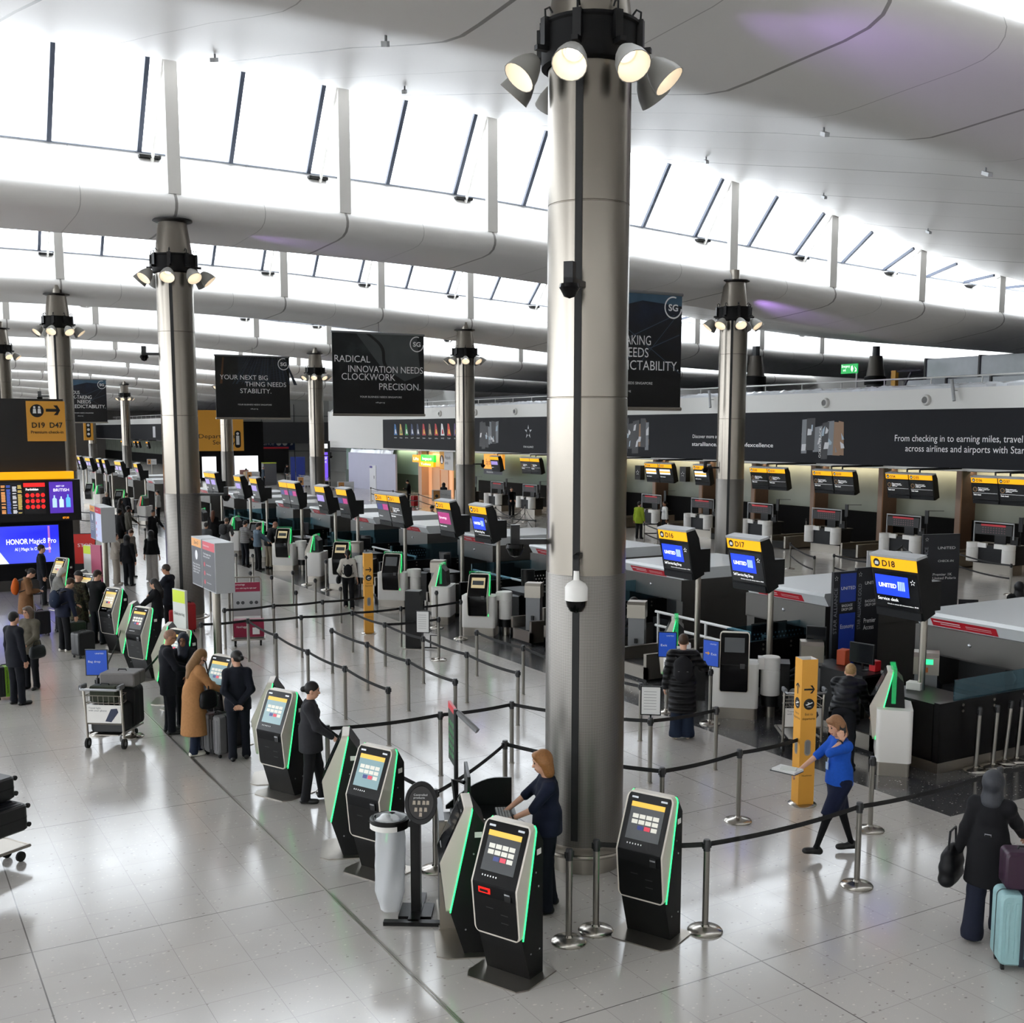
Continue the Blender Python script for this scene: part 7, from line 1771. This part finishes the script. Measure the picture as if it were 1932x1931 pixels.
# ------------------------------------------------------------------ notices and small stands
def frame_on(loc, rz, lab, w=.24, h=.36, z0=1.0, col=None, txt=None, tcol=None):
    t = thing('framed_notice', lab, 'sign', loc, R(rz))
    m = MB(); m.b2((-w/2-.015, -.012, z0), (w/2+.015, .012, z0+h)); m.obj('frame', BLACK, t); pic(t, 'sheet', -w/2, w/2, z0+.015, z0+h-.015, -.0125, col or mat('paper', '#dcdcda', .7))
    m = MB()
    if not txt:
        for k in range(7): m.quad((-w*.38, -.0135, z0+h*.2+k*h*.1), (w*.3, -.0135, z0+h*.2+k*h*.1), (w*.3, -.0135, z0+h*.2+k*h*.1+.008), (-w*.38, -.0135, z0+h*.2+k*h*.1+.008))
        m.obj('text_lines', mat('faint_ink', '#9a9a9a', .6), t)
    else:
        for s_, x, z, ww, hh in txt: text(s_, ww, hh, tcol or WHITEINK, t, (x, -.0135, z0+z))
    m = MB(); m.cyl((0, 0, .955), (0, 0, z0), .012, n=8); m.obj('stem', BLACK, t); return t
frame_on(pC[1], -38, 'small framed white notice on a belt post left of the D13 bag drop unit', h=.44, z0=1.02)
frame_on(pF[3], -38, 'framed white list on a belt post just right of the foreground column', w=.26, h=.42, z0=.99)
BDB = mat('bag_drop_blue', '#1748b0', .4, emit='#1748b0', es=.12)
q = G(189, 1386); ps_ = post(q, 'belt post carrying the blue bag drop sign beside the loaded trolley', True); ps2 = G(251, 1390); p2_ = post(ps2, 'short belt post right behind the loaded trolley', True)
belt_to(ps_, q, Vector((4.45, 23.9, 0))); belt_to(p2_, ps2, Vector((4.55, 20.9, 0)))
frame_on(q, -30, 'blue bag drop sign on a post behind the loaded trolley', .34, .44, .99, BDB, [('UNITED', -.02, .36, .14, .022), ('Bag drop', -.14, .22, .20, .035)])
q = G(1339, 1366); post(q, 'belt post with wide base carrying the right blue exit sign', True); frame_on(q, -74, 'right blue exit sign with yellow arrow beside the D17 bag drop unit', .30, .46, 1.0, BDB, [('UNITED', -.02, .38, .13, .02), ('Exit', -.0, .20, .11, .04)])
m = MB(); m.quad((-.11, -.0136, 1.215), (-.04, -.0136, 1.215), (-.04, -.0136, 1.235), (-.11, -.0136, 1.235)); m.add([(-.06, -.0136, 1.19), (-.02, -.0136, 1.225), (-.06, -.0136, 1.26)], [(0, 1, 2)]); o = m.obj('yellow_arrow', YEL, bpy.data.objects['framed_notice.003'])
q = G(1257, 1345); post(q, 'belt post carrying the left blue exit sign', True); frame_on(q, -42, 'left blue exit sign in front of the long black puffer coat', .30, .46, 1.0, BDB, [('UNITED', -.02, .38, .13, .02), ('Exit', -.12, .20, .11, .04)])
frame_on(Vector((20.2, 12.55, 0)), -40, 'small framed notice far behind the D18 hood', .40, .60, 1.0); post(Vector((20.2, 12.55, 0)), 'belt post carrying the framed notice far behind the D18 hood', True)
frame_on(Vector((20.0, 15.55, 0)), -40, 'small navy framed sign between the navy airline boards', .36, .46, 1.0, NAVYB, [('UNITED', -.05, .36, .18, .03), ('Premier 1K', -.13, .16, .24, .035)]); post(Vector((20.0, 15.55, 0)), 'belt post carrying the small navy framed sign', True)
def twin_box(Y, X, lab, mats):
    t = thing('notice_box', lab, 'sign', (X, Y, 0), FACE_NX)
    m = MB(); m.cyl((.22, .16, 0), (.22, .16, 2.2), .075, n=18); m.obj('pole', STEEL2, t)
    m = MB(); m.lathe([(.28, 0), (.28, .015), (.08, .03)], 24, c=(.22, .16, 0)); m.obj('base', STEEL2, t)
    for k, (dx, w) in enumerate(((-.44, .72), (.40, .84))):
        m = MB(); m.b2((dx-w/2, 0, 2.12), (dx+w/2, .34, 3.02)); m.obj('box', LGREY, t, bevel=.004)
        pic(t, 'face', dx-w/2+.02, dx+w/2-.02, 2.14, 2.85, -.003, mats[k][0]); pic(t, 'heading', dx-w/2+.02, dx+w/2-.02, 2.85, 3.00, -.003, mats[k][1])
        if k == 0:
            text('Zone D', .3, .06, BLACKINK, t, (dx-.15, -.005, 2.90)); disc(t, dx, 2.70, .09, -.005, WHITEINK); text('Please check the\nflight information\ndisplays for your\ncheck-in desk', w*.7, .035, WHITEINK, t, (dx-w*.36, -.005, 2.55))
        else:
            text('Prohibited items', .4, .03, WHITEINK, t, (dx-w*.42, -.005, 2.91)); text('Check baggage items\nbefore you travel', w*.6, .035, WHITEINK, t, (dx-w*.42, -.005, 2.80))
            for j in range(3):
                m = MB(); m.add([(dx-w*.34+.045*math.cos(a), -.005, 2.58-.16*j+.045*math.sin(a)) for a in np.linspace(0, 2*math.pi, 13)[:-1]], [tuple(range(12))]); m.obj('red_symbol', RED, t)
                text('Restricted item', .3, .025, WHITEINK, t, (dx-w*.2, -.005, 2.57-.16*j))
    return t
FACE_DK = mat('notice_face_dark', '#36373b', .5); FACE_BL = mat('notice_face_bluegrey', '#66707f', .5); FACE_PALE = mat('notice_face_pale', '#b9c0d4', .4, emit='#b9c0d4', es=.15); ORG = mat('notice_orange', '#e3a052', .5)
twin_box(20.5, 5.30, 'grey twin notice box with dark faces on a steel pole by the queue lanes', ((FACE_DK, ORG), (FACE_DK, RED)))
twin_box(31.0, 5.25, 'farther grey twin notice box with pale face beside the information block', ((FACE_BL, ORG), (FACE_PALE, RED)))
def slab(loc, rz, w, h, lab, face, top=None, th=.05, z0=0.0, name='notice_board', txt=None):
    t = thing(name, lab, 'sign', loc, R(rz)); m = MB(); m.b2((-w/2, 0, z0), (w/2, th, h)); m.obj('board', face, t)
    m = MB(); m.b2((-w/2-.04, -.10, 0), (w/2+.04, .18, .02)); m.obj('foot', STEEL2, t)
    if top: pic(t, 'heading', -w/2+.01, w/2-.01, h*.86, h*.99, -.003, top)
    for s_, x, z, ww, hh, mm in (txt or []): text(s_, ww, hh, mm, t, (x, -.005, z))
    return t
slab((5.3, 22.45, 0), -75, .50, 1.86, 'narrow white and lime notice board left of the grey twin notice box', mat('board_white', '#cfd0cc', .5), mat('board_lime', '#c9dc2a', .5), txt=[('Check your bag', -.2, 1.35, .4, .06, BLACKINK), ('Passport', -.2, 1.0, .3, .05, BLACKINK), ('Visa', -.2, .8, .2, .05, BLACKINK)])
slab((5.62, 35.2, 0), -20, .62, 1.95, 'red panel in a dark frame beside the information block', DARK, mat('panel_red', '#d0241c', .5), txt=[('STOP', -.2, 1.55, .4, .1, WHITEINK)])
pic(bpy.data.objects['notice_board.001'], 'red_face', -.29, .29, 1.05, 1.68, -.004, mat('panel_red', '#d0241c', .5))
slab((5.42, 33.6, 0), -70, .40, 1.75, 'small yellow-topped board beside the red panel', mat('board_white', '#cfd0cc', .5), mat('board_lime', '#c9dc2a', .5))
slab((5.55, 33.0, 0), -60, .40, 1.80, 'small pink faced board right of the red panel', mat('board_pink', '#b0506e', .5))
slab((10.75, 23.25, 0), -40, .36, 1.32, 'tall slim black brochure stand in the queue lanes', BLACK, th=.24, name='brochure_stand')
o = bpy.data.objects['brochure_stand']; m = MB(); m.tube([(.18, .05, .03), (.62, .05, .03), (.62, .05, .32), (.40, .05, .32), (.40, .05, .03)], .018, 6); m.obj('foot_frame', BLACK, o); m = MB(); m.b2((-.17, -.04, .60), (.17, .0, .64)); m.obj('shelf', BLACK, o); m = MB(); m.b2((-.17, -.04, 1.26), (.17, .24, 1.34)); m.obj('tray', BLACK, o)
o['category'] = 'stand'; o.scale = (1, 1, 1)
bz = thing('bag_sizer', 'maroon bag sizer on a steel wheeled frame in the queue lanes', 'bag sizer', G(468, 1215), R(-18))
MAR = mat('maroon_print', '#8a1238', .5)
m = MB(); m.tube([(-.33, 0, .12), (-.33, 0, 1.52), (-.30, 0, 1.58), (.30, 0, 1.58), (.33, 0, 1.52), (.33, 0, .12)], .018, 8); m.obj('frame', STEEL2, bz)
m = MB(); m.b2((-.31, -.015, .66), (.31, .01, 1.46)); m.obj('panel', mat('panel_grey', '#a7a8aa', .5), bz); pic(bz, 'heading', -.31, .31, 1.24, 1.46, -.018, MAR)
text('Eurowings', .24, .04, WHITEINK, bz, (-.28, -.02, 1.39)); text('Is your cabin bag the right size?', .5, .03, WHITEINK, bz, (-.28, -.02, 1.31))
for x in (-.2, -.09, .1, .22): disc(bz, x, .98, .04, -.018, DGREY, 'symbol')
m = MB(); m.b2((-.30, -.34, .22), (.38, .06, .60)); m.obj('sizer_box', MAR, bz); text('Hand luggage', .28, .05, WHITEINK, bz, (-.24, -.345, .44)); pic(bz, 'bag_print', .12, .28, .28, .44, -.345, WHITEINK)
m = MB(); m.b2((-.36, -.36, .14), (.40, .10, .18)); m.obj('bed', STEEL2, bz)
for sx in (-.28, .30):
    for sy in (-.28, .05): m = MB(); m.cyl((sx-.02, sy, .07), (sx+.02, sy, .07), .07, n=14); m.obj('wheel', RUBBER, bz)
# ------------------------------------------------------------------ wall counters
def counter(Y, lab, x=33.9):
    t = thing('checkin_counter', lab, 'counter', (x, Y, 0), FACE_NX, 'check-in counters along the right wall')
    m = MB(); m.b2((-.85, .05, .35), (.85, .75, .98)); m.obj('cabinet', DARK, t); m = MB(); m.b2((-.8, .2, 0), (.8, .7, .35)); m.obj('plinth', STEEL2, t)
    for s_ in (-1, 1):
        m = MB(); m.lathe([(.22, .40), (.22, .86), (.21, .87), (.22, .88), (.22, 1.06), (.001, 1.065)], 22, c=(s_*.72, .05, 0), caps=True); m.b2((s_*.36-.2, .0, .90), (s_*.36+.2, .1, 1.06)); m.obj('drum', WHITE, t)
    m = MB(); m.b2((-.85, .4, .98), (.85, .9, 1.02)); m.obj('worktop', BLACK, t)
    m = MB(); m.b2((-.2, .5, 1.02), (.25, .56, 1.42)); m.b2((.4, .55, 1.02), (.7, .62, 1.30)); m.obj('monitors', BLACK, t)
    m = MB(); m.tube([(-1.05, .5, .6), (-1.05, .5, 1.75), (.55, .5, 1.75), (.55, .5, 1.2)], .03, 6); m.obj('notice_frame', LGREY, t)
    m = MB(); m.b2((-1.0, .47, 1.32), (.5, .52, 1.68)); m.obj('notice_panel', mat('notice_black', '#19191b', .5), t); pic(t, 'notice_header', -.75, .25, 1.62, 1.69, .465, RED)
    m = MB()
    for i in range(9):
        for j in range(3): m.quad((-.7+.11*i, .466, 1.38+.08*j), (-.64+.11*i, .466, 1.38+.08*j), (-.64+.11*i, .466, 1.42+.08*j), (-.7+.11*i, .466, 1.42+.08*j))
    m.obj('notice_symbols', mat('symbol_grey', '#5c4448', .5), t)
    m = MB(); m.cyl((.75, .6, 1.02), (.75, .6, 2.0), .02, n=6); m.b2((.68, .56, 1.5), (.84, .6, 2.0)); m.cyl((.75, .6, 1.98), (1.5, .6, 2.02), .012, n=6); m.obj('side_notice', BLACK, t)
    return t
CL = ['below the D36 and D37 display', 'below the D34 and D35 display', 'below the D32 and D33 display', 'just right of the slim column', 'just left of the slim column', 'below the display between the two columns', 'next right of the foreground column', 'hidden behind the foreground column', 'just left of the foreground column', 'below the lilac display', 'right of the middle column', 'left of the middle column']
for i in range(11): counter(25.6+3.98*i, 'dark check-in counter with two white drums, '+CL[i])
desk_c = MB()
# bag belts between counters
for i in range(6):
    t = thing('counter_conveyor', 'low steel bag belt beside the counter '+CL[i], 'conveyor', (33.4, 27.6+3.98*i, 0), 0, 'steel bag belts between the wall counters')
    m = MB(); m.b2((0, -.45, .05), (3.5, -.36, .55)); m.b2((0, .36, .05), (3.5, .45, .55)); m.obj('side_walls', STEEL2, t); m = MB(); m.b2((0, -.36, .05), (3.5, .36, .32)); m.obj('belt', RUBBER, t)
# queue posts in front of the wall counters
g = random.Random(11); nfar = 0
PL = [(1290, 1075), (1355, 1020), (1490, 1056), (1535, 1086), (1520, 1000), (1572, 1082), (1640, 1098), (1700, 1062), (1748, 1090), (1778, 1062), (1788, 1070), (1905, 1105), (1240, 1010), (1215, 1010), (1275, 1030)]
lastp = None
for k, (x, y) in enumerate(PL):
    q = G(x, y+18); t = post(q, 'distant belt post in the counter queue, %s' % ['left of the D16 display', 'between the D16 and D17 displays', 'right of the D17 display', 'left of the tall navy airline board', 'above the D17 display', 'right of the tall navy airline board', 'above the blue economy board', 'above the premier access board', 'just above the D18 display', 'right of the D18 display', 'second right of the D18 display', 'at the right edge', 'right of the yellow-green jacket', 'at the right edge of the foreground column', 'below the white-shirted agent'][k], True, 'belt posts before the wall counters')
    if lastp is not None and (q-lastp[1]).length < 6: belt_to(lastp[0], lastp[1], q); belt_to(t, q, lastp[1], .5, .5)
    lastp = (t, q)
lastp = None
for k, (x, y) in enumerate(((905, 1000), (935, 990), (965, 1010), (990, 985), (1010, 1020), (860, 975), (790, 960), (742, 952), (700, 945))):
    q = G(x, y); t = post(q, 'distant belt post before the green wall, %s from the right' % ORD[[2, 3, 1, 4, 0, 5, 6, 7, 8][k]], True, 'belt posts before the green wall')
    if lastp is not None: belt_to(lastp[0], lastp[1], q); belt_to(t, q, lastp[1], .5, .5)
    lastp = (t, q)
lastp = None
for k, (x, y) in enumerate(((150, 1000), (172, 1002), (200, 1008), (235, 1006), (262, 1010), (290, 1012), (202, 1045), (255, 1060), (275, 1040))):
    q = G(x, y); t = post(q, 'distant belt post left of the thick column, %s from the left' % ORD[k], False, 'belt posts left of the thick column')
    if lastp is not None and k < 6: belt_to(lastp[0], lastp[1], q); belt_to(t, q, lastp[1], .5, .5)
    lastp = (t, q)
def tray_sign(loc, rz, lab, w=.62, h=.30):
    t = thing('trolley_notice', lab, 'sign', loc, R(rz), 'white leave your trolley notices'); m = MB(); m.cyl((0, .03, 0), (0, .03, 1.5), .03, n=8); m.lathe([(.17, 0), (.17, .02), (.03, .04)], 16); m.obj('pole', STEEL2, t)
    m = MB(); m.b2((-w/2, 0, 1.5), (w/2, .06, 1.5+h*1.6)); m.obj('panel', mat('notice_white', '#b9babb', .5), t); pic(t, 'tan_square', -w*.42, -w*.08, 1.53, 1.5+h*1.5, -.003, mat('tan_square', '#b0783a', .5)); disc(t, -w*.25, 1.74, .08, -.005, BLACKINK)
    text('Please leave\nyour trolley here', w*.5, .045, mat('grey_ink', '#55565a', .5), t, (-w*.04, -.004, 1.86)); return t
tray_sign((21.0, 18.6, 0), -35, 'white trolley notice left of the tall navy airline board', 1.0, .40)
for k, (x, y) in enumerate(((477, 898), (575, 909), (652, 919), (833, 936), (240, 868), (286, 872), (155, 866))):
    q = G(x, y, 1.75); tray_sign((q.x, q.y, 0), -30, 'distant white trolley notice, '+['right of the departures column', 'left of the column between the banners', 'right of the column between the banners', 'left of the middle column', 'left of the thick column, nearer', 'left of the thick column, nearest', 'just right of the information block'][k], .95, .34)

# ------------------------------------------------------------------ lift lobby, hoarding and recess
LOB = thing('hoarding', 'pale lilac builders hoarding with white door below the plain white wall', 'hoarding', (37.0, 88.0, 0), FACE_NX)
m = MB(); m.b2((-5.0, 0, 0), (5.0, .15, 3.05)); m.obj('panels', mat('lilac_board', '#b9b9cc', .6, noise=.05, scale=1), LOB)
m = MB(); m.b2((-.25, -.03, 0), (1.1, .0, 2.05)); m.obj('door', mat('white_door', '#d8d8dc', .5), LOB); m = MB(); m.b2((-.2, -.04, 1.82), (.35, -.03, 2.0)); m.obj('door_notice', mat('purple_notice', '#5b4a9a', .5), LOB); m = MB(); m.b2((.7, -.05, .95), (.76, -.03, 1.2)); m.obj('door_handle', BLACK, LOB)
m = MB(); g = random.Random(8); m.ring([[(-4.5+9*i/30, .0+g.uniform(-.05, .05), 3.05), (-4.5+9*i/30, .12, 3.36+g.uniform(-.05, .08))] for i in range(31)], False, False); m.obj('plastic_skirt', mat('crumpled_white_film', '#dfe3e8', .15), LOB, sharp=15)
lob = thing('lift_lobby', 'warm lit lift lobby opening with peach walls right of the hoarding', 'lobby', (37.6, 77.3, 0), FACE_NX)
PEACH = mat('peach_wall_glow', '#d9a781', .5, emit='#e0a070', es=.25)  # orange lobby light put into the wall colour as a faint glow
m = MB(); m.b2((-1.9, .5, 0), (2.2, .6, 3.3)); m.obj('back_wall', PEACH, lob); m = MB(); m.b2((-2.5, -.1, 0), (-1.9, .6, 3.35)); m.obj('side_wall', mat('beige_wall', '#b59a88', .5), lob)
m = MB(); m.b2((-1.2, .44, 0), (.2, .5, 2.2)); m.b2((.35, .44, 0), (1.6, .5, 2.2)); m.obj('lift_doors', mat('lift_steel', '#b98d68', .3, .4), lob)
ll = bpy.data.lights.new('lobby_lamp', 'AREA'); ll.energy = 60; ll.size = 2.0; ll.color = (1, .62, .3); lo_ = bpy.data.objects.new('lobby_lamp', ll); COL.objects.link(lo_); lo_.location = (37.4, 77.4, 3.2)
def lit_sign(Y, z, w, h, lab, m_, body=None, ink=None, x=37.3, th=.2, name='lit_sign', tw=None):
    t = thing(name, lab, 'sign', (x, Y, z), FACE_NX); mb = MB(); mb.b2((-w/2, 0, 0), (w/2, th, h)); mb.obj('box', m_, t)
    if body: text(body, tw or w*.7, h*.4, ink or BLACKINK, t, (-w*.38, -.006, h*.28))
    m = MB(); m.cyl((0, th/2, h), (0, th/2, max(h+.02, 3.415-z)), .03, n=6); m.obj('hanger', BLACK, t)
    return t
ORL = mat('orange_lit', '#f08a1a', .5, emit='#ff8c1a', es=.7); GRL = mat('green_lit', '#1fb53a', .5, emit='#22c040', es=.6)
q = PX(785, 866, 37.3); lit_sign(q.y, q.z-.25, 1.3, .55, 'small orange lit sign left of the green sign at the lift lobby', ORL, 'Lifts', WHITELIT)
q = PX(806, 866, 37.3); lit_sign(q.y, q.z-.25, 2.3, .55, 'green lit emergency exit sign over the lift lobby', GRL, 'Emergency exit', WHITELIT)
q = PX(804, 876, 37.3); lit_sign(q.y, q.z-.2, 2.5, .42, 'yellow lit toilets sign under the green sign at the lift lobby', YELIT, 'Toilets', WHITELIT)
q = PX(842, 868, 37.3); t = lit_sign(q.y, q.z-.75, 2.2, 1.5, 'white and yellow repack area sign left of the middle column', mat('notice_white', '#b9babb', .5), name='repack_sign'); pic(t, 'yellow_half', -1.1, -.35, .03, 1.47, -.004, YEL); disc(t, -.72, .75, .33, -.007, BLACKINK); text('Repack\narea', .9, .26, BLACKINK, t, (-.2, -.006, 1.1))
m = MB(); m.add([(-.9, -.009, .5), (-.55, -.009, .5), (-.62, -.009, .75), (-.72, -.009, 1.0), (-.8, -.009, .95)], [(0, 1, 2, 3, 4)]); m.obj('pictogram', WHITEINK, t)
q = PX(930, 870, 37.3); t = lit_sign(q.y, q.z-.55, 2.6, 1.0, 'orange direction sign on the dark green wall right of the middle column', mat('orange_sign', '#f0a03a', .5, emit='#f0a03a', es=.35), 'Bag drop, Check-in', mat('brown_ink', '#6a3a10', .5)); pic(t, 'navy_strip', -1.3, 1.3, -.36, -.02, -.002, mat('navy_strip', '#1c1f30', .5)); text('Assistance', .9, .13, WHITEINK, t, (-.9, -.005, -.27))
# recess: departures portal, assistance sign, trolleys, totems
dp = thing('departures_portal', 'black portal with large yellow departures security sign behind a column', 'portal', (31.5, 112, 0), R(-2))
m = MB(); m.b2((-4.0, 0, 0), (3.9, 1.2, 5.8)); m.obj('body', BLACKM, dp)
m = MB(); m.b2((-4.05, -.06, 2.9), (1.9, 0, 6.9)); m.obj('yellow_panel', YEL, dp); text('Departures', 3.6, .42, BLACKINK, dp, (-2.6, -.07, 4.15)); text('Security', 2.2, .42, BLACKINK, dp, (-1.2, -.07, 3.55)); arrow(dp, -3.3, 6.1, 1.0, -.07, BLACKINK, R(90), .09)
m = MB(); m.add([(a, -.07, b) for a, b in rrect(1.0, 3.2, 1.6, 4.9, .25)], [tuple(range(24))]); m.obj('pictogram_plate', BLACKINK, dp); disc(dp, 1.3, 4.6, .14, -.075, WHITEINK); pic(dp, 'pictogram_body', 1.14, 1.46, 3.5, 4.4, -.075, WHITEINK)
pic(dp, 'bright_panel', -2.3, -.9, .3, 2.35, -.03, em('bright_white', '#dfe2e4', .6)); pic(dp, 'bright_panel', .9, 3.3, .3, 2.4, -.03, em('bright_white', '#dfe2e4', .6)); pic(dp, 'door_glow', 1.4, 2.3, .0, 1.0, -.035, mat('pinkish', '#b08078', .5))
as_ = thing('assistance_sign', 'blue assistance sign hanging on the grey panelled wall of the recess', 'sign', (43.0, 131.2, 0), 0)
q = PY(512, 838, 131.2); as_.location = (q.x, 131.2, q.z); m = MB(); m.b2((-2.9, 0, -.75), (2.9, .45, .75)); m.obj('panel', mat('assist_blue', '#17305e', .5), as_); text('Assistance', 2.9, .5, WHITEINK, as_, (-2.6, -.01, -.15)); disc(as_, .9, .1, .32, -.01, WHITEINK); disc(as_, 1.65, .1, .32, -.01, WHITEINK); arrow(as_, 2.4, .1, .6, -.01, WHITEINK, R(-45), .06)
q = PY(606, 880, 96.0); pt_ = thing('advert_totem', 'purple lit advertising totem left of the column between the banners', 'totem', (q.x, 96.0, 0), R(-25)); m = MB(); m.b2((-.8, 0, 0), (.8, .35, 4.0)); m.obj('casing', BLACK, pt_); pic(pt_, 'lit_picture', -.55, .6, .5, 3.0, -.005, em('purple_lit', '#6a4ad0', .6)); pic(pt_, 'lit_cap', -.5, .6, 3.35, 3.75, -.005, em('bright_white', '#dfe2e4', .6)); text('BEST OF\nBRITISH', .9, .22, WHITELIT, pt_, (-.4, -.01, 2.6))
q = G(562, 905, .6); bsd = thing('stand', 'deep blue slatted stand in the recess', 'stand', (q.x, q.y, 0), R(-25))
for x in (-.42, .05, .45): m = MB(); m.b2((x-.2, 0, 0), (x+.2, .3, 2.6)); m.obj('blue_column', mat('stand_blue', '#17308a', .5), bsd)
kd = thing('recess_kiosk', 'dark kiosk with red fascia below the assistance sign', 'kiosk', (PY(514, 880, 128).x, 128, 0)); m = MB(); m.b2((-2.0, 0, 0), (2.0, .8, 3.0)); m.obj('body', DARK, kd); m = MB(); m.b2((-2.0, -.05, 2.8), (2.0, 0, 3.0)); m.obj('red_fascia', RED, kd)
gb = thing('sorting_cabinet', 'grey cabinet with lime top edge standing in the recess', 'cabinet', (G(510, 905, .5).x, G(510, 905, .5).y, 0)); m = MB(); m.b2((-.6, 0, 0), (.6, .6, 2.0)); m.obj('body', GREY, gb); m = MB(); m.b2((-.6, -.01, 1.95), (.6, .6, 2.03)); m.obj('lime_edge', mat('board_lime', '#c9dc2a', .5), gb)
for k in range(9):
    q = G(545+9*k, 915+1.2*k); trolley(Vector((q.x, q.y, 0)), -70, 'empty trolley in the parked row of the recess, %s from the left' % ORD[k], False)['group'] = 'parked empty trolleys in the recess'
vs = thing('toilet_sign', 'vertical yellow toilet sign on the farthest column', 'sign', (22.7, 136.1, 5.0), 0); m = MB(); m.b2((-.5, -.2, -1.2), (.5, 0, 1.2)); m.obj('panel', YEL, vs); m = MB(); m.add([(a, -.21, b) for a, b in rrect(-.25, -.9, .25, .9, .2)], [tuple(range(24))]); m.obj('pictogram_plate', BLACKINK, vs); disc(vs, 0, .5, .15, -.215, WHITEINK); disc(vs, 0, 0, .15, -.215, WHITEINK); disc(vs, 0, -.5, .15, -.215, WHITEINK)
# small desk things
def small(name, lab, cat, loc, size, m_, rz=0): t = thing(name, lab, cat, loc, R(rz)); mb = MB(); mb.b2((-size[0]/2, -size[1]/2, 0), (size[0]/2, size[1]/2, size[2])); mb.obj('body', m_, t, bevel=min(size)*.08); return t
small('leaflet_holder', 'orange and clear leaflet holder on the desk left of the agent with glasses', 'holder', (14.35, 13.6, 1.02), (.22, .16, .26), mat('orange_leaflets', '#c2502a', .5), 20)
small('tin', 'red tin on the desk right of the agent with glasses', 'tin', (14.4, 12.95, 1.02), (.14, .14, .18), mat('tin_red', '#c01a22', .4))
small('cash_box', 'black box with pale lid on the floor behind the agent with glasses', 'box', (16.6, 13.2, .0), (.5, .4, .7), BLACK)
small('card_terminal', 'white card terminal behind the glass of the D18 desk', 'terminal', (13.9, 11.7, 1.02), (.18, .22, .12), WHITE, 25)
oc = thing('office_chair', 'black office chair behind the glass of the D18 desk', 'chair', (16.5, 11.6, 0), R(20)); m = MB(); m.prism(rrect(-.24, -.24, .24, .24, .08), .44, .52, 'z'); m.obj('seat', DARK, oc); b = Blob().limb((-.14, .24, .68), (-.14, .27, 1.12), .07, .06).limb((.14, .24, .68), (.14, .27, 1.12), .07, .06).limb((-.14, .25, .9), (.14, .25, .9), .08, .08); blob_obj('backrest', b.mesh(.02, .06), DARK, oc); m = MB(); m.cyl((0, 0, .1), (0, 0, .44), .03, n=8); m.obj('stem', GREY, oc)
for k in range(5): m = MB(); a = 2*math.pi*k/5; m.tube([(0, 0, .1), (.28*math.cos(a), .28*math.sin(a), .05)], .02, 6); m.obj('leg', BLACK, oc)
# violet uplights on the column tops
for i, (loc, tgt, e_) in enumerate((((7.45, 10.9, 9.32), (13.2, 11.6, 10.0), 260), ((7.45, 10.2, 9.32), (17.5, 11.9, 9.95), 420), ((7.4, 29.2, 9.32), (11.2, 30.2, 10.0), 160), ((24.95, 28.8, 8.95), (31, 31, 9.2), 320), ((24.95, 29.0, 8.95), (35.5, 33, 9.0), 420), ((24.6, 46.8, 8.75), (29, 48, 9.2), 260), ((6.9, 46.9, 9.3), (11, 48, 10), 140))):
    l = bpy.data.lights.new('violet_uplight', 'SPOT'); l.energy = e_; l.color = (.55, .30, 1.0); l.spot_size = R(24); l.spot_blend = .9; l.shadow_soft_size = .05
    o = bpy.data.objects.new('violet_uplight', l); COL.objects.link(o); o.location = loc; o.rotation_euler = (Vector(tgt)-Vector(loc)).to_track_quat('-Z', 'Y').to_euler()
